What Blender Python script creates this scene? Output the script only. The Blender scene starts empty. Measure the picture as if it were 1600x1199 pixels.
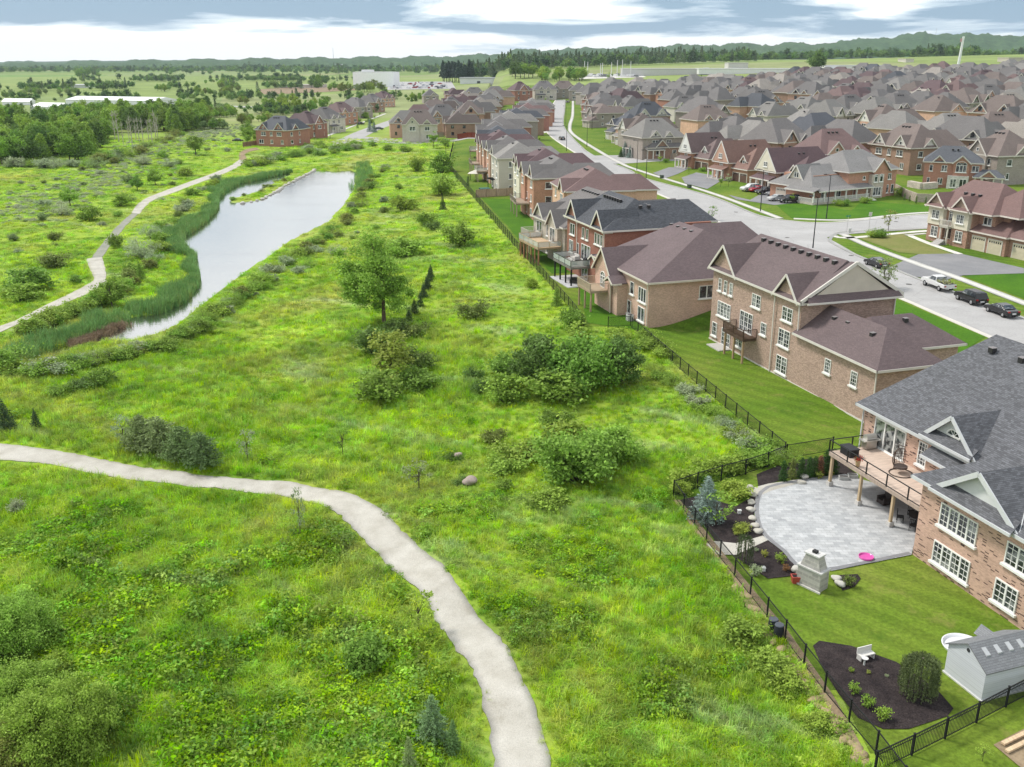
import bpy, bmesh, math, random
import numpy as np
from mathutils import Vector, Matrix, Euler
R = math.radians
SC = bpy.context.scene
COL = SC.collection
# ------------------------------------------------------------------ camera
CAM_H, FPX, HOR = 33.0, 1480.0, 92.0
TH = math.atan((599.5 - HOR) / FPX)
cam = bpy.data.cameras.new("camera"); camo = bpy.data.objects.new("camera", cam); COL.objects.link(camo)
cam.sensor_width = 36.0; cam.lens = 36.0 * FPX / 1600.0
cam.clip_start = 0.5; cam.clip_end = 40000
camo.location = (0, 0, CAM_H); camo.rotation_euler = (math.pi / 2 - TH, 0, 0)
SC.camera = camo
SC.view_settings.view_transform = 'Standard'; SC.view_settings.look = 'None'
SC.view_settings.exposure = 0.57; SC.view_settings.gamma = 1.0
SC.cycles.max_bounces = 5; SC.cycles.diffuse_bounces = 3; SC.cycles.glossy_bounces = 2
SC.cycles.transmission_bounces = 3; SC.cycles.transparent_max_bounces = 6; SC.cycles.volume_bounces = 0
SC.cycles.use_denoising = True
# ------------------------------------------------------------------ sky and sun
SUN_AZ, SUN_EL = R(-62), R(52)      # azimuth from +Y, negative is left of the view
wd = bpy.data.worlds.new("World"); SC.world = wd; wd.use_nodes = True
nt = wd.node_tree; N = nt.nodes; Lk = nt.links
bg = N["Background"]; bg.inputs[1].default_value = 0.1
sky = N.new("ShaderNodeTexSky"); sky.sky_type = 'NISHITA'; sky.sun_disc = False
sky.sun_elevation = SUN_EL; sky.sun_rotation = SUN_AZ
tc = N.new("ShaderNodeTexCoord")
mp = N.new("ShaderNodeMapping"); mp.inputs['Scale'].default_value = (4.4, 4.4, 40.0); mp.inputs['Location'].default_value = (2.3, 0.4, 0.2)
Lk.new(tc.outputs['Generated'], mp.inputs[0])
nz = N.new("ShaderNodeTexNoise"); nz.inputs['Scale'].default_value = 1.0; nz.inputs['Detail'].default_value = 8; nz.inputs['Roughness'].default_value = 0.56; nz.inputs['Distortion'].default_value = 0.35
Lk.new(mp.outputs[0], nz.inputs[0])
sep = N.new("ShaderNodeSeparateXYZ"); Lk.new(tc.outputs['Generated'], sep.inputs[0])
rz = N.new("ShaderNodeValToRGB")     # mean cloud thickness over elevation
cr = rz.color_ramp; cr.elements[0].position = 0.0; cr.elements[0].color = (.37,)*3 + (1,); cr.elements[1].position = 1.0; cr.elements[1].color = (.50,)*3 + (1,)
for p, c in ((.014, .36), (.021, .46), (.030, .56), (.044, .56), (.058, .52), (.075, .46), (.12, .45)):
    e = cr.elements.new(p); e.color = (c, c, c, 1)
tilt = N.new("ShaderNodeMath"); tilt.operation = 'MULTIPLY_ADD'; tilt.inputs[1].default_value = 0.016
Lk.new(sep.outputs['X'], tilt.inputs[0]); Lk.new(sep.outputs['Z'], tilt.inputs[2])
Lk.new(tilt.outputs[0], rz.inputs[0])
ad = N.new("ShaderNodeMath"); ad.operation = 'ADD'; Lk.new(nz.outputs[0], ad.inputs[0]); Lk.new(rz.outputs[0], ad.inputs[1])
rc = N.new("ShaderNodeValToRGB"); cr = rc.color_ramp
cr.elements[0].position = .86; cr.elements[0].color = (.98, .98, .97, 1); cr.elements[1].position = 1.0; cr.elements[1].color = (.25, .37, .49, 1)
for p_, c_ in ((.90, (.93, .95, .95)), (.925, (.70, .79, .84)), (.955, (.52, .63, .72)), (.98, (.36, .48, .60))): cr.elements.new(p_).color = (*c_, 1)
hs = N.new("ShaderNodeMath"); hs.operation = 'MULTIPLY'; hs.inputs[1].default_value = 0.92
Lk.new(ad.outputs[0], hs.inputs[0]); Lk.new(hs.outputs[0], rc.inputs[0])
cm = N.new("ShaderNodeVectorMath"); cm.operation = 'SCALE'; cm.inputs['Scale'].default_value = 9.0
Lk.new(rc.outputs[0], cm.inputs[0])
mx = N.new("ShaderNodeMixRGB"); mx.inputs[0].default_value = 0.93; Lk.new(sky.outputs[0], mx.inputs[1]); Lk.new(cm.outputs[0], mx.inputs[2])
Lk.new(mx.outputs[0], bg.inputs[0])
sl = bpy.data.lights.new("sun", 'SUN'); sl.energy = 2.3; sl.angle = R(10); sl.color = (1.0, .955, .88)
so = bpy.data.objects.new("sun", sl); COL.objects.link(so)
sd = Vector((math.sin(SUN_AZ) * math.cos(SUN_EL), math.cos(SUN_AZ) * math.cos(SUN_EL), math.sin(SUN_EL)))
so.rotation_euler = sd.to_track_quat('Z', 'Y').to_euler(); so.location = (0, 0, 80)
rnd = random.Random(11); rng = np.random.default_rng(5)

# ------------------------------------------------------------------ terrain heights
ct, st = math.cos(TH), math.sin(TH)
def ray(px, py):
    u = (px - 800) / FPX; v = (py - 599.5) / FPX
    return np.array([u, ct - v * st, -(st + v * ct)])
def P(px, py, z=0.0):
    d = ray(px, py); return d * ((z - CAM_H) / d[2]) + np.array([0, 0, CAM_H])
def sms(a, b, x): t = np.clip((x - a) / (b - a), 0, 1); return t * t * (3 - 2 * t)
FY = [-60, 38.2, 68.6, 76.2, 94.1, 112.7, 118.5, 118.9, 127.6, 152.7, 178.2, 271.5, 309.8, 400, 3000]
FX = [37, 18.7, 12.9, 23.9, 20.2, 16.6, 15.5, 9.4, 8.3, 4.3, 0, -14.5, -20.5, -24, -24]
def xf(y): return np.interp(y, FY, FX)
def poly_sd(x, y, poly):
    """signed distance, negative inside"""
    x = np.atleast_1d(np.asarray(x, float)); y = np.atleast_1d(np.asarray(y, float))
    best = np.full(x.shape, 1e18); ins = np.zeros(x.shape, bool); n = len(poly)
    for i in range(n):
        ax, ay = poly[i]; bx, by = poly[(i + 1) % n]; dx, dy = bx - ax, by - ay
        t = np.clip(((x - ax) * dx + (y - ay) * dy) / (dx * dx + dy * dy + 1e-12), 0, 1)
        best = np.minimum(best, (x - ax - t * dx) ** 2 + (y - ay - t * dy) ** 2)
        c = ((ay > y) != (by > y)) & (x < (bx - ax) * (y - ay) / (by - ay + 1e-12) + ax); ins ^= c
    d = np.sqrt(best); return np.where(ins, -d, d)
WZ = -2.8
pond_px = [(42,567),(95,557),(160,532),(212,530),(262,516),(300,487),(350,449),(382,425),(420,400),(455,375),(512,347),(537,320),(552,297),(557,272),(548,266),(520,268),(492,266),
           (470,278),(450,288),(430,301),(407,313),(362,318),(360,312),(407,298),(425,288),(452,274),(455,270),(430,275),(408,281),(375,287),(350,300),(337,312),(335,330),(317,350),(300,362),(277,377),(300,405),(305,447),(282,475),(240,492),(205,495),(180,512),(107,537),(75,548)]
POND = [tuple(P(a, b, WZ)[:2]) for a, b in pond_px]
def noise2(x, y):
    return (np.sin(x * .31 + 1.3 * np.sin(y * .17)) * np.cos(y * .27 + 1.1 * np.sin(x * .13)) + .5 * np.sin(x * .71 + y * .53) * np.cos(y * .63 - x * .41))
def T(x, y):
    x = np.asarray(x, float); y = np.asarray(y, float)
    shp = np.broadcast(x, y).shape; x = np.broadcast_to(x, shp); y = np.broadcast_to(y, shp)
    e = (x - xf(y)) * .97; d = -e
    far = sms(300, 390, y)
    mead = -2.2 * sms(0, 42, d) * (1 - far) - 0.35 * sms(0, 2.5, d) * (1 - far)
    mead = mead + far * (-.3)
    mead = mead + .22 * noise2(x, y) * sms(1.5, 8, d) * (1 - sms(200, 400, y)) * (1 - .8 * sms(50, 62, d))
    e0 = 8.5 + 9.0 * sms(96, 84, y) if False else 8.5 + 9.0 * (1 - sms(80, 90, y))
    st_ = 2.5 * sms(0, 1, (e - e0) / 13.0)
    st_ = st_ + .007 * np.clip(y - 270, 0, 900) + .034 * np.clip(x - 60, 0, 600) * sms(230, 420, y) * (1 - .5 * sms(900, 2500, y))
    st_ = st_ + 11 * sms(700, 1250, y) * sms(-250, 40, x)
    z = np.where(e > 0, st_ * sms(0, 6, e + .01), mead + 11 * sms(700, 1250, y) * sms(-250, 40, x))
    near = (x > -120) & (x < 0) & (y > 90) & (y < 350)
    if near.any():
        dd = poly_sd(x[near], y[near], POND)
        zz = z[near]
        out = WZ + .12 + (zz - WZ - .12) * sms(0, 5, dd)
        z = z.copy(); z[near] = np.where(dd < 0, WZ - 1.2 * sms(0, 2.5, -dd) - .05, out)
    # far hills
    ang = np.degrees(np.arctan2(x, np.maximum(y, 1))); r = np.hypot(x, y)
    prof = np.interp(ang, [-40, -28, -20, -12, -6, 0, 6, 12, 17, 20, 22.5, 25, 27, 30, 40], [0, 0, 14, 26, 32, 42, 46, 56, 58, 80, 100, 88, 88, 76, 66])
    z = z + (prof + 5 * np.sin(ang * 2.1) + 2.5 * np.sin(ang * 6.3)) * sms(3300, 4600, r) * (y > 0)
    return z
def Tz(x, y): return float(T(np.array([x]), np.array([y]))[0])
MARCH = np.geomspace(18, 9000, 1400)
def G(px, py):
    """first point where the line of sight of a surveyed photo point meets the terrain"""
    d = ray(px, py); t_ = MARCH / d[1]; x = d[0] * t_; z = CAM_H + d[2] * t_; g = T(x, MARCH) - z
    k = np.nonzero(g > 0)[0]
    if len(k) == 0 or k[0] == 0: i = len(MARCH) - 1 if len(k) == 0 else 1
    else: i = k[0]
    w = 0.0 if g[i] == g[i - 1] else min(1, max(0, -g[i - 1] / (g[i] - g[i - 1])))
    tt_ = t_[i - 1] + (t_[i] - t_[i - 1]) * w; x, y = d[0] * tt_, d[1] * tt_
    return Vector((x, y, Tz(x, y)))
def depth(p): return float((p[1]) * ct - (p[2] - CAM_H) * st)
def m_per_px(p): return depth(p) / FPX

# ------------------------------------------------------------------ object helpers
def tag(o, label=None, cat=None, group=None, kind=None):
    if label: o["label"] = label
    if cat: o["category"] = cat
    if group: o["group"] = group
    if kind: o["kind"] = kind
    return o
def empty(name, loc=(0, 0, 0), rz=0.0, label=None, cat=None, group=None):
    o = bpy.data.objects.new(name, None); COL.objects.link(o); o.location = loc; o.rotation_euler = (0, 0, rz)
    o.empty_display_size = .5
    return tag(o, label, cat, group)
def link(name, me, mat=None, parent=None, color=None):
    o = bpy.data.objects.new(name, me); COL.objects.link(o)
    if mat is not None and len(me.materials) == 0: me.materials.append(mat)
    if parent is not None: o.parent = parent
    if color: o.color = (*color, 1)
    return o
KIDS = {}
def kids(o): return KIDS.get(o.name) or list(o.children)
def copy_tree(o, parent=None, fn=None):
    c = o.copy(); COL.objects.link(c); c.parent = parent
    if fn: fn(c)
    for ch in kids(o): copy_tree(ch, c, fn)
    return c
class MB:
    def __init__(s): s.v = []; s.f = []
    def add(s, vs, fs):
        b = len(s.v); s.v += [tuple(map(float, v)) for v in vs]; s.f += [tuple(i + b for i in f) for f in fs]; return s
    def box(s, x0, x1, y0, y1, z0, z1):
        return s.add([(x0,y0,z0),(x1,y0,z0),(x1,y1,z0),(x0,y1,z0),(x0,y0,z1),(x1,y0,z1),(x1,y1,z1),(x0,y1,z1)],
                     [(0,3,2,1),(4,5,6,7),(0,1,5,4),(1,2,6,5),(2,3,7,6),(3,0,4,7)])
    def obox(s, c, ax, ay, az):
        c, ax, ay, az = map(Vector, (c, ax, ay, az)); vs = []
        for k in (-1, 1):
            for i, j in ((-1, -1), (1, -1), (1, 1), (-1, 1)): vs.append(c + ax * i + ay * j + az * k)
        return s.add(vs, [(0,3,2,1),(4,5,6,7),(0,1,5,4),(1,2,6,5),(2,3,7,6),(3,0,4,7)])
    def beam(s, a, b, w, h=None):
        a = Vector(a); b = Vector(b); d = b - a; L = d.length
        if L < 1e-6: return s
        d.normalize(); up = Vector((0, 0, 1)) if abs(d.z) < .95 else Vector((1, 0, 0))
        sx = d.cross(up).normalized(); sy = sx.cross(d).normalized()
        return s.obox((a + b) / 2, sx * w / 2, sy * (h or w) / 2, d * L / 2)
    def tube(s, pts, rs, n=8, cap=True):
        pts = [Vector(p) for p in pts]; rings = []; b = len(s.v); vs = []; fs = []
        for i, p in enumerate(pts):
            d = (pts[min(i + 1, len(pts) - 1)] - pts[max(i - 1, 0)]).normalized()
            up = Vector((0, 0, 1)) if abs(d.z) < .9 else Vector((1, 0, 0))
            a = d.cross(up).normalized(); c = a.cross(d)
            for k in range(n):
                t = 2 * math.pi * k / n; vs.append(p + (a * math.cos(t) + c * math.sin(t)) * rs[i])
        for i in range(len(pts) - 1):
            for k in range(n): fs.append((i*n+k, i*n+(k+1)%n, (i+1)*n+(k+1)%n, (i+1)*n+k))
        if cap: fs.append(tuple(range(n))[::-1]); fs.append(tuple((len(pts)-1)*n + k for k in range(n)))
        return s.add(vs, fs)
    def prism(s, poly, d):
        """extrude a planar 3D polygon by vector d"""
        n = len(poly); d = Vector(d); p = [Vector(q) for q in poly]
        return s.add(p + [q + d for q in p], [tuple(range(n)), tuple(range(2*n-1, n-1, -1))] + [(i, i+n, (i+1)%n+n, (i+1)%n) for i in range(n)])
    def mesh(s, name):
        me = bpy.data.meshes.new(name); me.from_pydata(s.v, [], s.f)
        bm = bmesh.new(); bm.from_mesh(me); bmesh.ops.recalc_face_normals(bm, faces=bm.faces); bm.to_mesh(me); bm.free()
        return me
    def build(s, name, mat, parent=None, color=None, smooth=False):
        if not s.v: return None
        me = s.mesh(name)
        if smooth: me.polygons.foreach_set('use_smooth', [True] * len(me.polygons))
        return link(name, me, mat, parent, color)
def np_mesh(name, V, F, smooth=False):
    """V (n,3), F (m,k) arrays"""
    me = bpy.data.meshes.new(name); m, k = F.shape
    me.vertices.add(len(V)); me.vertices.foreach_set('co', V.astype(np.float32).ravel())
    me.loops.add(m * k); me.loops.foreach_set('vertex_index', F.astype(np.int32).ravel())
    me.polygons.add(m); me.polygons.foreach_set('loop_start', np.arange(0, m * k, k, dtype=np.int32))
    try: me.polygons.foreach_set('loop_total', np.full(m, k, dtype=np.int32))
    except Exception: pass
    if smooth: me.polygons.foreach_set('use_smooth', np.ones(m, bool))
    me.update(calc_edges=True); me.validate(); return me

# ------------------------------------------------------------------ materials
def new_mat(name, rough=.8, spec=.3):
    m = bpy.data.materials.new(name); m.use_nodes = True; t = m.node_tree; b = t.nodes["Principled BSDF"]
    b.inputs['Roughness'].default_value = rough; b.inputs['Specular IOR Level'].default_value = spec
    return m, t, b
def nd(t, ty, **kw):
    n = t.nodes.new(ty)
    for k, v in kw.items():
        if k.startswith('i_'):
            key = k[2:].replace('_', ' '); n.inputs[key].default_value = v
        else: setattr(n, k, v)
    return n
def noise(t, vec, scale, detail=4, rough=.55, dist=0.0):
    n = nd(t, 'ShaderNodeTexNoise'); n.inputs['Scale'].default_value = scale; n.inputs['Detail'].default_value = detail
    n.inputs['Roughness'].default_value = rough; n.inputs['Distortion'].default_value = dist
    if vec is not None: t.links.new(vec, n.inputs[0])
    return n.outputs[0]
def ramp(t, fac, stops):
    n = nd(t, 'ShaderNodeValToRGB'); cr = n.color_ramp
    cr.elements[0].position = stops[0][0]; cr.elements[0].color = (*stops[0][1], 1) if len(stops[0][1]) == 3 else stops[0][1]
    cr.elements[1].position = stops[-1][0]; cr.elements[1].color = (*stops[-1][1], 1)
    for p, c in stops[1:-1]: cr.elements.new(p).color = (*c, 1)
    t.links.new(fac, n.inputs[0]); return n.outputs[0]
def g3(v): return (v, v, v)
def mix(t, fac, a, b, mode='MIX'):
    n = nd(t, 'ShaderNodeMixRGB', blend_type=mode)
    for i, x in ((0, fac), (1, a), (2, b)):
        if isinstance(x, (int, float)): n.inputs[i].default_value = x
        elif isinstance(x, tuple): n.inputs[i].default_value = (*x, 1)
        else: t.links.new(x, n.inputs[i])
    return n.outputs[0]
def math_(t, op, a, b=0.0, c=0.0):
    n = nd(t, 'ShaderNodeMath', operation=op)
    for i, x in enumerate((a, b, c)):
        if isinstance(x, (int, float)): n.inputs[i].default_value = x
        else: t.links.new(x, n.inputs[i])
    return n.outputs[0]
def bump(t, b, h, strength, dist):
    n = nd(t, 'ShaderNodeBump'); n.inputs['Strength'].default_value = strength; n.inputs['Distance'].default_value = dist
    t.links.new(h, n.inputs['Height']); t.links.new(n.outputs[0], b.inputs['Normal'])
def wpos(t): return nd(t, 'ShaderNodeNewGeometry').outputs['Position']
def objc(t): return nd(t, 'ShaderNodeTexCoord').outputs['Object']
def ocol(t): return nd(t, 'ShaderNodeObjectInfo').outputs['Color']
def orand(t): return nd(t, 'ShaderNodeObjectInfo').outputs['Random']
def wall_uv(t, sz=1.0):
    tcn = nd(t, 'ShaderNodeTexCoord'); so_ = nd(t, 'ShaderNodeSeparateXYZ'); sn = nd(t, 'ShaderNodeSeparateXYZ')
    t.links.new(tcn.outputs['Object'], so_.inputs[0]); t.links.new(tcn.outputs['Normal'], sn.inputs[0])
    ax = math_(t, 'ABSOLUTE', sn.outputs[0]); ay = math_(t, 'ABSOLUTE', sn.outputs[1])
    g = math_(t, 'GREATER_THAN', ay, ax); ig = math_(t, 'SUBTRACT', 1.0, g)
    u = math_(t, 'ADD', math_(t, 'MULTIPLY', so_.outputs[0], g), math_(t, 'MULTIPLY', so_.outputs[1], ig))
    cb = nd(t, 'ShaderNodeCombineXYZ'); t.links.new(u, cb.inputs[0]); t.links.new(math_(t, 'MULTIPLY', so_.outputs[2], sz), cb.inputs[1])
    return cb.outputs[0]
M = {}
def mk_paint(name, rough=.5, var=.10, scale=1.5, spec=.4, metal=0.0):
    m, t, b = new_mat(name, rough, spec); n = noise(t, objc(t), scale, 5)
    t.links.new(mix(t, 1.0, ocol(t), ramp(t, n, [(.3, g3(1 - var)), (.7, g3(1 + var * .3))]), 'MULTIPLY'), b.inputs[0]); b.inputs['Metallic'].default_value = metal
    M[name] = m
mk_paint('paint'); mk_paint('gloss', .18, .04, 2, .6); mk_paint('trim', .6, .08, 1.2); mk_paint('plain', .85, .18, 3); mk_paint('metal', .35, .1, 3, .5, .6)
mk_paint('stucco', .9, .10, .8, .2)
def mk_brick(name, bw=.22, bh=.075, dark=.72, light=1.18, blotch=.12, odd=0.0, msize=.012):
    m, t, b = new_mat(name, .9, .2); uv = wall_uv(t)
    br = nd(t, 'ShaderNodeTexBrick'); t.links.new(uv, br.inputs[0]); br.inputs['Scale'].default_value = 1
    br.inputs['Brick Width'].default_value = bw; br.inputs['Row Height'].default_value = bh; br.inputs['Mortar Size'].default_value = msize
    br.inputs['Color1'].default_value = (*g3(dark), 1); br.inputs['Color2'].default_value = (*g3(light), 1); br.inputs['Mortar'].default_value = (1.15, 1.14, 1.1, 1)
    c = mix(t, 1.0, ocol(t), br.outputs[0], 'MULTIPLY')
    n1 = noise(t, objc(t), .45, 5, .6); c = mix(t, 1.0, c, ramp(t, n1, [(.25, g3(1 - blotch)), (.75, g3(1 + blotch))]), 'MULTIPLY')
    if odd:
        sc = nd(t, 'ShaderNodeVectorMath', operation='MULTIPLY'); sc.inputs[1].default_value = (3.0, 13.3, 1); t.links.new(uv, sc.inputs[0])
        wn = nd(t, 'ShaderNodeVectorMath', operation='FLOOR'); t.links.new(sc.outputs[0], wn.inputs[0])
        w = nd(t, 'ShaderNodeTexWhiteNoise'); w.noise_dimensions = '2D'; t.links.new(wn.outputs[0], w.inputs[0])
        c = mix(t, ramp(t, w.outputs[0], [(odd, g3(1)), (odd + .001, g3(0))]), c, (.11, .07, .06))
    t.links.new(c, b.inputs[0]); bump(t, b, br.outputs['Fac'], -.3, .01); M[name] = m
mk_brick('brick'); mk_brick('brick_mixed', dark=.62, light=1.32, blotch=.08); mk_brick('brick_odd', dark=.8, light=1.18, odd=.09)
mk_brick('stone', .55, .24, .8, 1.15, .15, 0, .02); mk_brick('siding', 6.0, .13, .93, 1.04, .04, 0, .012)
def mk_shingle(name, lo, hi, sc=2.4):
    m, t, b = new_mat(name, .75, .35); uv = wall_uv(t)
    br = nd(t, 'ShaderNodeTexBrick'); t.links.new(uv, br.inputs[0]); br.inputs['Scale'].default_value = 1
    br.inputs['Brick Width'].default_value = .30; br.inputs['Row Height'].default_value = .075; br.inputs['Mortar Size'].default_value = .006
    br.inputs['Color1'].default_value = (*g3(lo), 1); br.inputs['Color2'].default_value = (*g3(hi), 1); br.inputs['Mortar'].default_value = (*g3(lo * .7), 1)
    c = mix(t, 1.0, ocol(t), br.outputs[0], 'MULTIPLY')
    n1 = noise(t, objc(t), .35, 5, .65); c = mix(t, 1.0, c, ramp(t, n1, [(.25, g3(.88)), (.75, g3(1.10))]), 'MULTIPLY')
    n2 = noise(t, objc(t), sc * 6, 2, .6); c = mix(t, 1.0, c, ramp(t, n2, [(.3, g3(.85)), (.7, g3(1.12))]), 'MULTIPLY')
    t.links.new(c, b.inputs[0]); bump(t, b, br.outputs['Fac'], -.25, .02); M[name] = m
mk_shingle('shingle', .88, 1.1); mk_shingle('shingle_mixed', .66, 1.25, 4)
m, t, b = new_mat('glass', .06, .8); n = noise(t, wpos(t), .9, 3, .6)
t.links.new(ramp(t, n, [(.38, (.012, .016, .02)), (.52, (.05, .06, .07)), (.60, (.26, .27, .27))]), b.inputs[0]); M['glass'] = m
m, t, b = new_mat('curtain_glass', .1, .8); n = noise(t, wpos(t), 2.2, 3)
t.links.new(ramp(t, n, [(.4, (.03, .035, .04)), (.55, (.32, .33, .32))]), b.inputs[0]); M['curtain'] = m
def mk_ground(name, stops, big, fine, fstops, rough=.95, bmp=0.0):
    m, t, b = new_mat(name, rough, .15); w = wpos(t)
    c = ramp(t, noise(t, w, big, 6, .6), stops)
    c = mix(t, 1.0, c, ramp(t, noise(t, w, fine, 4, .7), fstops), 'MULTIPLY')
    t.links.new(c, b.inputs[0]); M[name] = m
    if bmp: bump(t, b, noise(t, w, fine * .7, 4, .7), bmp, .05)
    return m, t, b, c
mk_ground('gravel', [(.25, (.35, .325, .275)), (.5, (.455, .43, .38)), (.75, (.53, .505, .455))], .55, 14, [(.25, g3(.70)), (.5, g3(1.0)), (.75, g3(1.16))], bmp=.4)
mk_ground('gravel_dark', [(.3, (.22, .23, .19)), (.7, (.34, .33, .28))], .5, 9, [(.25, g3(.8)), (.75, g3(1.1))])
mk_ground('dirt', [(.3, (.22, .16, .10)), (.7, (.34, .26, .17))], .5, 5, [(.25, g3(.7)), (.75, g3(1.15))], bmp=.3)
mk_ground('asphalt_pale', [(.3, (.34, .33, .325)), (.45, (.40, .39, .385)), (.52, (.375, .365, .36)), (.7, (.45, .44, .435))], .09, 3.5, [(.3, g3(.88)), (.7, g3(1.08))])
t_ = M['asphalt_pale'].node_tree; b_ = t_.nodes['Principled BSDF']; vo = nd(t_, 'ShaderNodeTexVoronoi', feature='DISTANCE_TO_EDGE'); vo.inputs['Scale'].default_value = .16; t_.links.new(mix(t_, .12, wpos(t_), nd(t_, 'ShaderNodeTexNoise').outputs[1]), vo.inputs[0])
old = b_.inputs[0].links[0].from_socket; t_.links.new(mix(t_, ramp(t_, vo.outputs[0], [(.003, g3(.30)), (.007, g3(0))]), old, (.12, .12, .12)), b_.inputs[0])
mk_ground('asphalt', [(.3, (.20, .20, .21)), (.7, (.27, .265, .27))], .2, 4, [(.3, g3(.9)), (.7, g3(1.08))])
mk_ground('concrete', [(.3, (.56, .54, .50)), (.7, (.66, .635, .59))], .3, 5, [(.3, g3(.93)), (.7, g3(1.05))])
mk_ground('mulch', [(.3, (.018, .014, .015)), (.7, (.045, .035, .034))], 1.2, 14, [(.35, g3(.5)), (.7, g3(1.9))], bmp=.6)
mk_ground('lawn', [(.25, (.060, .13, .010)), (.45, (.105, .185, .014)), (.62, (.155, .215, .026)), (.8, (.22, .235, .055))], .055, 3.5, [(.25, g3(.55)), (.75, g3(1.32))], bmp=.5)
for nm_ in ('lawn',):
    t_ = M[nm_].node_tree; b_ = t_.nodes['Principled BSDF']; old = b_.inputs[0].links[0].from_socket; w_ = wpos(t_); wv_ = nd(t_, 'ShaderNodeTexWave'); wv_.bands_direction = 'DIAGONAL'; wv_.inputs['Scale'].default_value = .22; wv_.inputs['Distortion'].default_value = 1.5; t_.links.new(w_, wv_.inputs[0])
    c_ = mix(t_, 1.0, old, ramp(t_, wv_.outputs[1], [(.3, g3(.90)), (.7, g3(1.08))]), 'MULTIPLY'); c_ = mix(t_, ramp(t_, noise(t_, w_, .38, 5, .7), [(.56, g3(0)), (.72, g3(.6))]), c_, (.25, .235, .07)); c_ = mix(t_, ramp(t_, noise(t_, w_, .23, 5, .7), [(.28, g3(.7)), (.42, g3(0))]), c_, (.05, .12, .008)); t_.links.new(c_, b_.inputs[0])
mk_ground('lawn_lush', [(.3, (.045, .13, .006)), (.6, (.075, .18, .008)), (.8, (.13, .20, .02))], .16, 4.5, [(.25, g3(.62)), (.75, g3(1.25))], bmp=.4)
mk_ground('lawn_dry', [(.3, (.15, .19, .04)), (.5, (.19, .20, .06)), (.8, (.25, .22, .09))], .2, 4.5, [(.25, g3(.7)), (.75, g3(1.2))], bmp=.4)
def meadow_color(t, w, dist_fade=True):
    a = noise(t, w, .028, 5, .6, .6); b_ = noise(t, w, .11, 6, .62, .8); sc = nd(t, 'ShaderNodeVectorMath', operation='MULTIPLY'); sc.inputs[1].default_value = (.05, .16, .1)
    rt = nd(t, 'ShaderNodeVectorRotate', rotation_type='Z_AXIS'); rt.inputs['Angle'].default_value = .5; t.links.new(w, rt.inputs[0]); t.links.new(rt.outputs[0], sc.inputs[0])
    s_ = noise(t, sc.outputs[0], 1.0, 5, .6, .5)
    base = ramp(t, b_, [(.28, (.13, .235, .028)), (.45, (.215, .34, .035)), (.6, (.30, .42, .045)), (.78, (.35, .43, .08))])
    base = mix(t, ramp(t, a, [(.50, g3(0)), (.66, g3(.75))]), base, (.33, .33, .085))         # yellow-green drift
    base = mix(t, ramp(t, s_, [(.56, g3(0)), (.70, g3(.75))]), base, (.33, .40, .19))           # pale lodged grass
    return base
m, t, b = new_mat('meadow', .95, .1); w = wpos(t); c = meadow_color(t, w)
c = mix(t, 1.0, c, ramp(t, noise(t, w, 1.6, 6, .7), [(.3, g3(.8)), (.7, g3(1.12))]), 'MULTIPLY')
sx = nd(t, 'ShaderNodeSeparateXYZ'); t.links.new(w, sx.inputs[0])
fr = ramp(t, math_(t, 'DIVIDE', sx.outputs[1], 1000.0), [(.36, g3(0)), (.62, g3(1))])
fields = nd(t, 'ShaderNodeTexVoronoi'); fields.inputs['Scale'].default_value = .0028; t.links.new(w, fields.inputs[0])
fc = ramp(t, nd(t, 'ShaderNodeSeparateColor').outputs[0], [(0, g3(0)), (1, g3(1))])
scn = nd(t, 'ShaderNodeSeparateColor'); t.links.new(fields.outputs['Color'], scn.inputs[0])
fc = ramp(t, scn.outputs[0], [(0, (.20, .27, .08)), (.35, (.25, .31, .10)), (.6, (.17, .25, .065)), (.8, (.31, .31, .16)), (1, (.15, .26, .06))])
fc = mix(t, 1.0, fc, ramp(t, noise(t, w, .02, 6, .65), [(.3, g3(.75)), (.7, g3(1.15))]), 'MULTIPLY')
c = mix(t, fr, c, fc); t.links.new(c, b.inputs[0]); bump(t, b, noise(t, w, 2.2, 5, .7), .5, .15); M['meadow'] = m
m, t, b = new_mat('tuft', .75, .15); w = wpos(t); c = meadow_color(t, w)
hsn = nd(t, 'ShaderNodeHueSaturation'); t.links.new(c, hsn.inputs['Color'])
t.links.new(math_(t, 'MULTIPLY_ADD', orand(t), .055, .475), hsn.inputs['Hue']); rv = ramp(t, math_(t, 'FRACT', math_(t, 'MULTIPLY', orand(t), 17.3)), [(0, g3(.60)), (.45, g3(1.0)), (.8, g3(1.3)), (1, g3(1.7))]); t.links.new(math_(t, 'MULTIPLY', rv, 1.42), hsn.inputs['Value']); t.links.new(math_(t, 'MULTIPLY_ADD', math_(t, 'FRACT', math_(t, 'MULTIPLY', orand(t), 5.7)), .28, .88), hsn.inputs['Saturation'])
c = hsn.outputs[0]; t.links.new(c, b.inputs[0])
tr = nd(t, 'ShaderNodeBsdfTranslucent'); t.links.new(c, tr.inputs[0]); ms = nd(t, 'ShaderNodeMixShader'); ms.inputs[0].default_value = .35
t.links.new(b.outputs[0], ms.inputs[1]); t.links.new(tr.outputs[0], ms.inputs[2]); t.links.new(ms.outputs[0], t.nodes['Material Output'].inputs[0]); M['tuft'] = m
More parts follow.
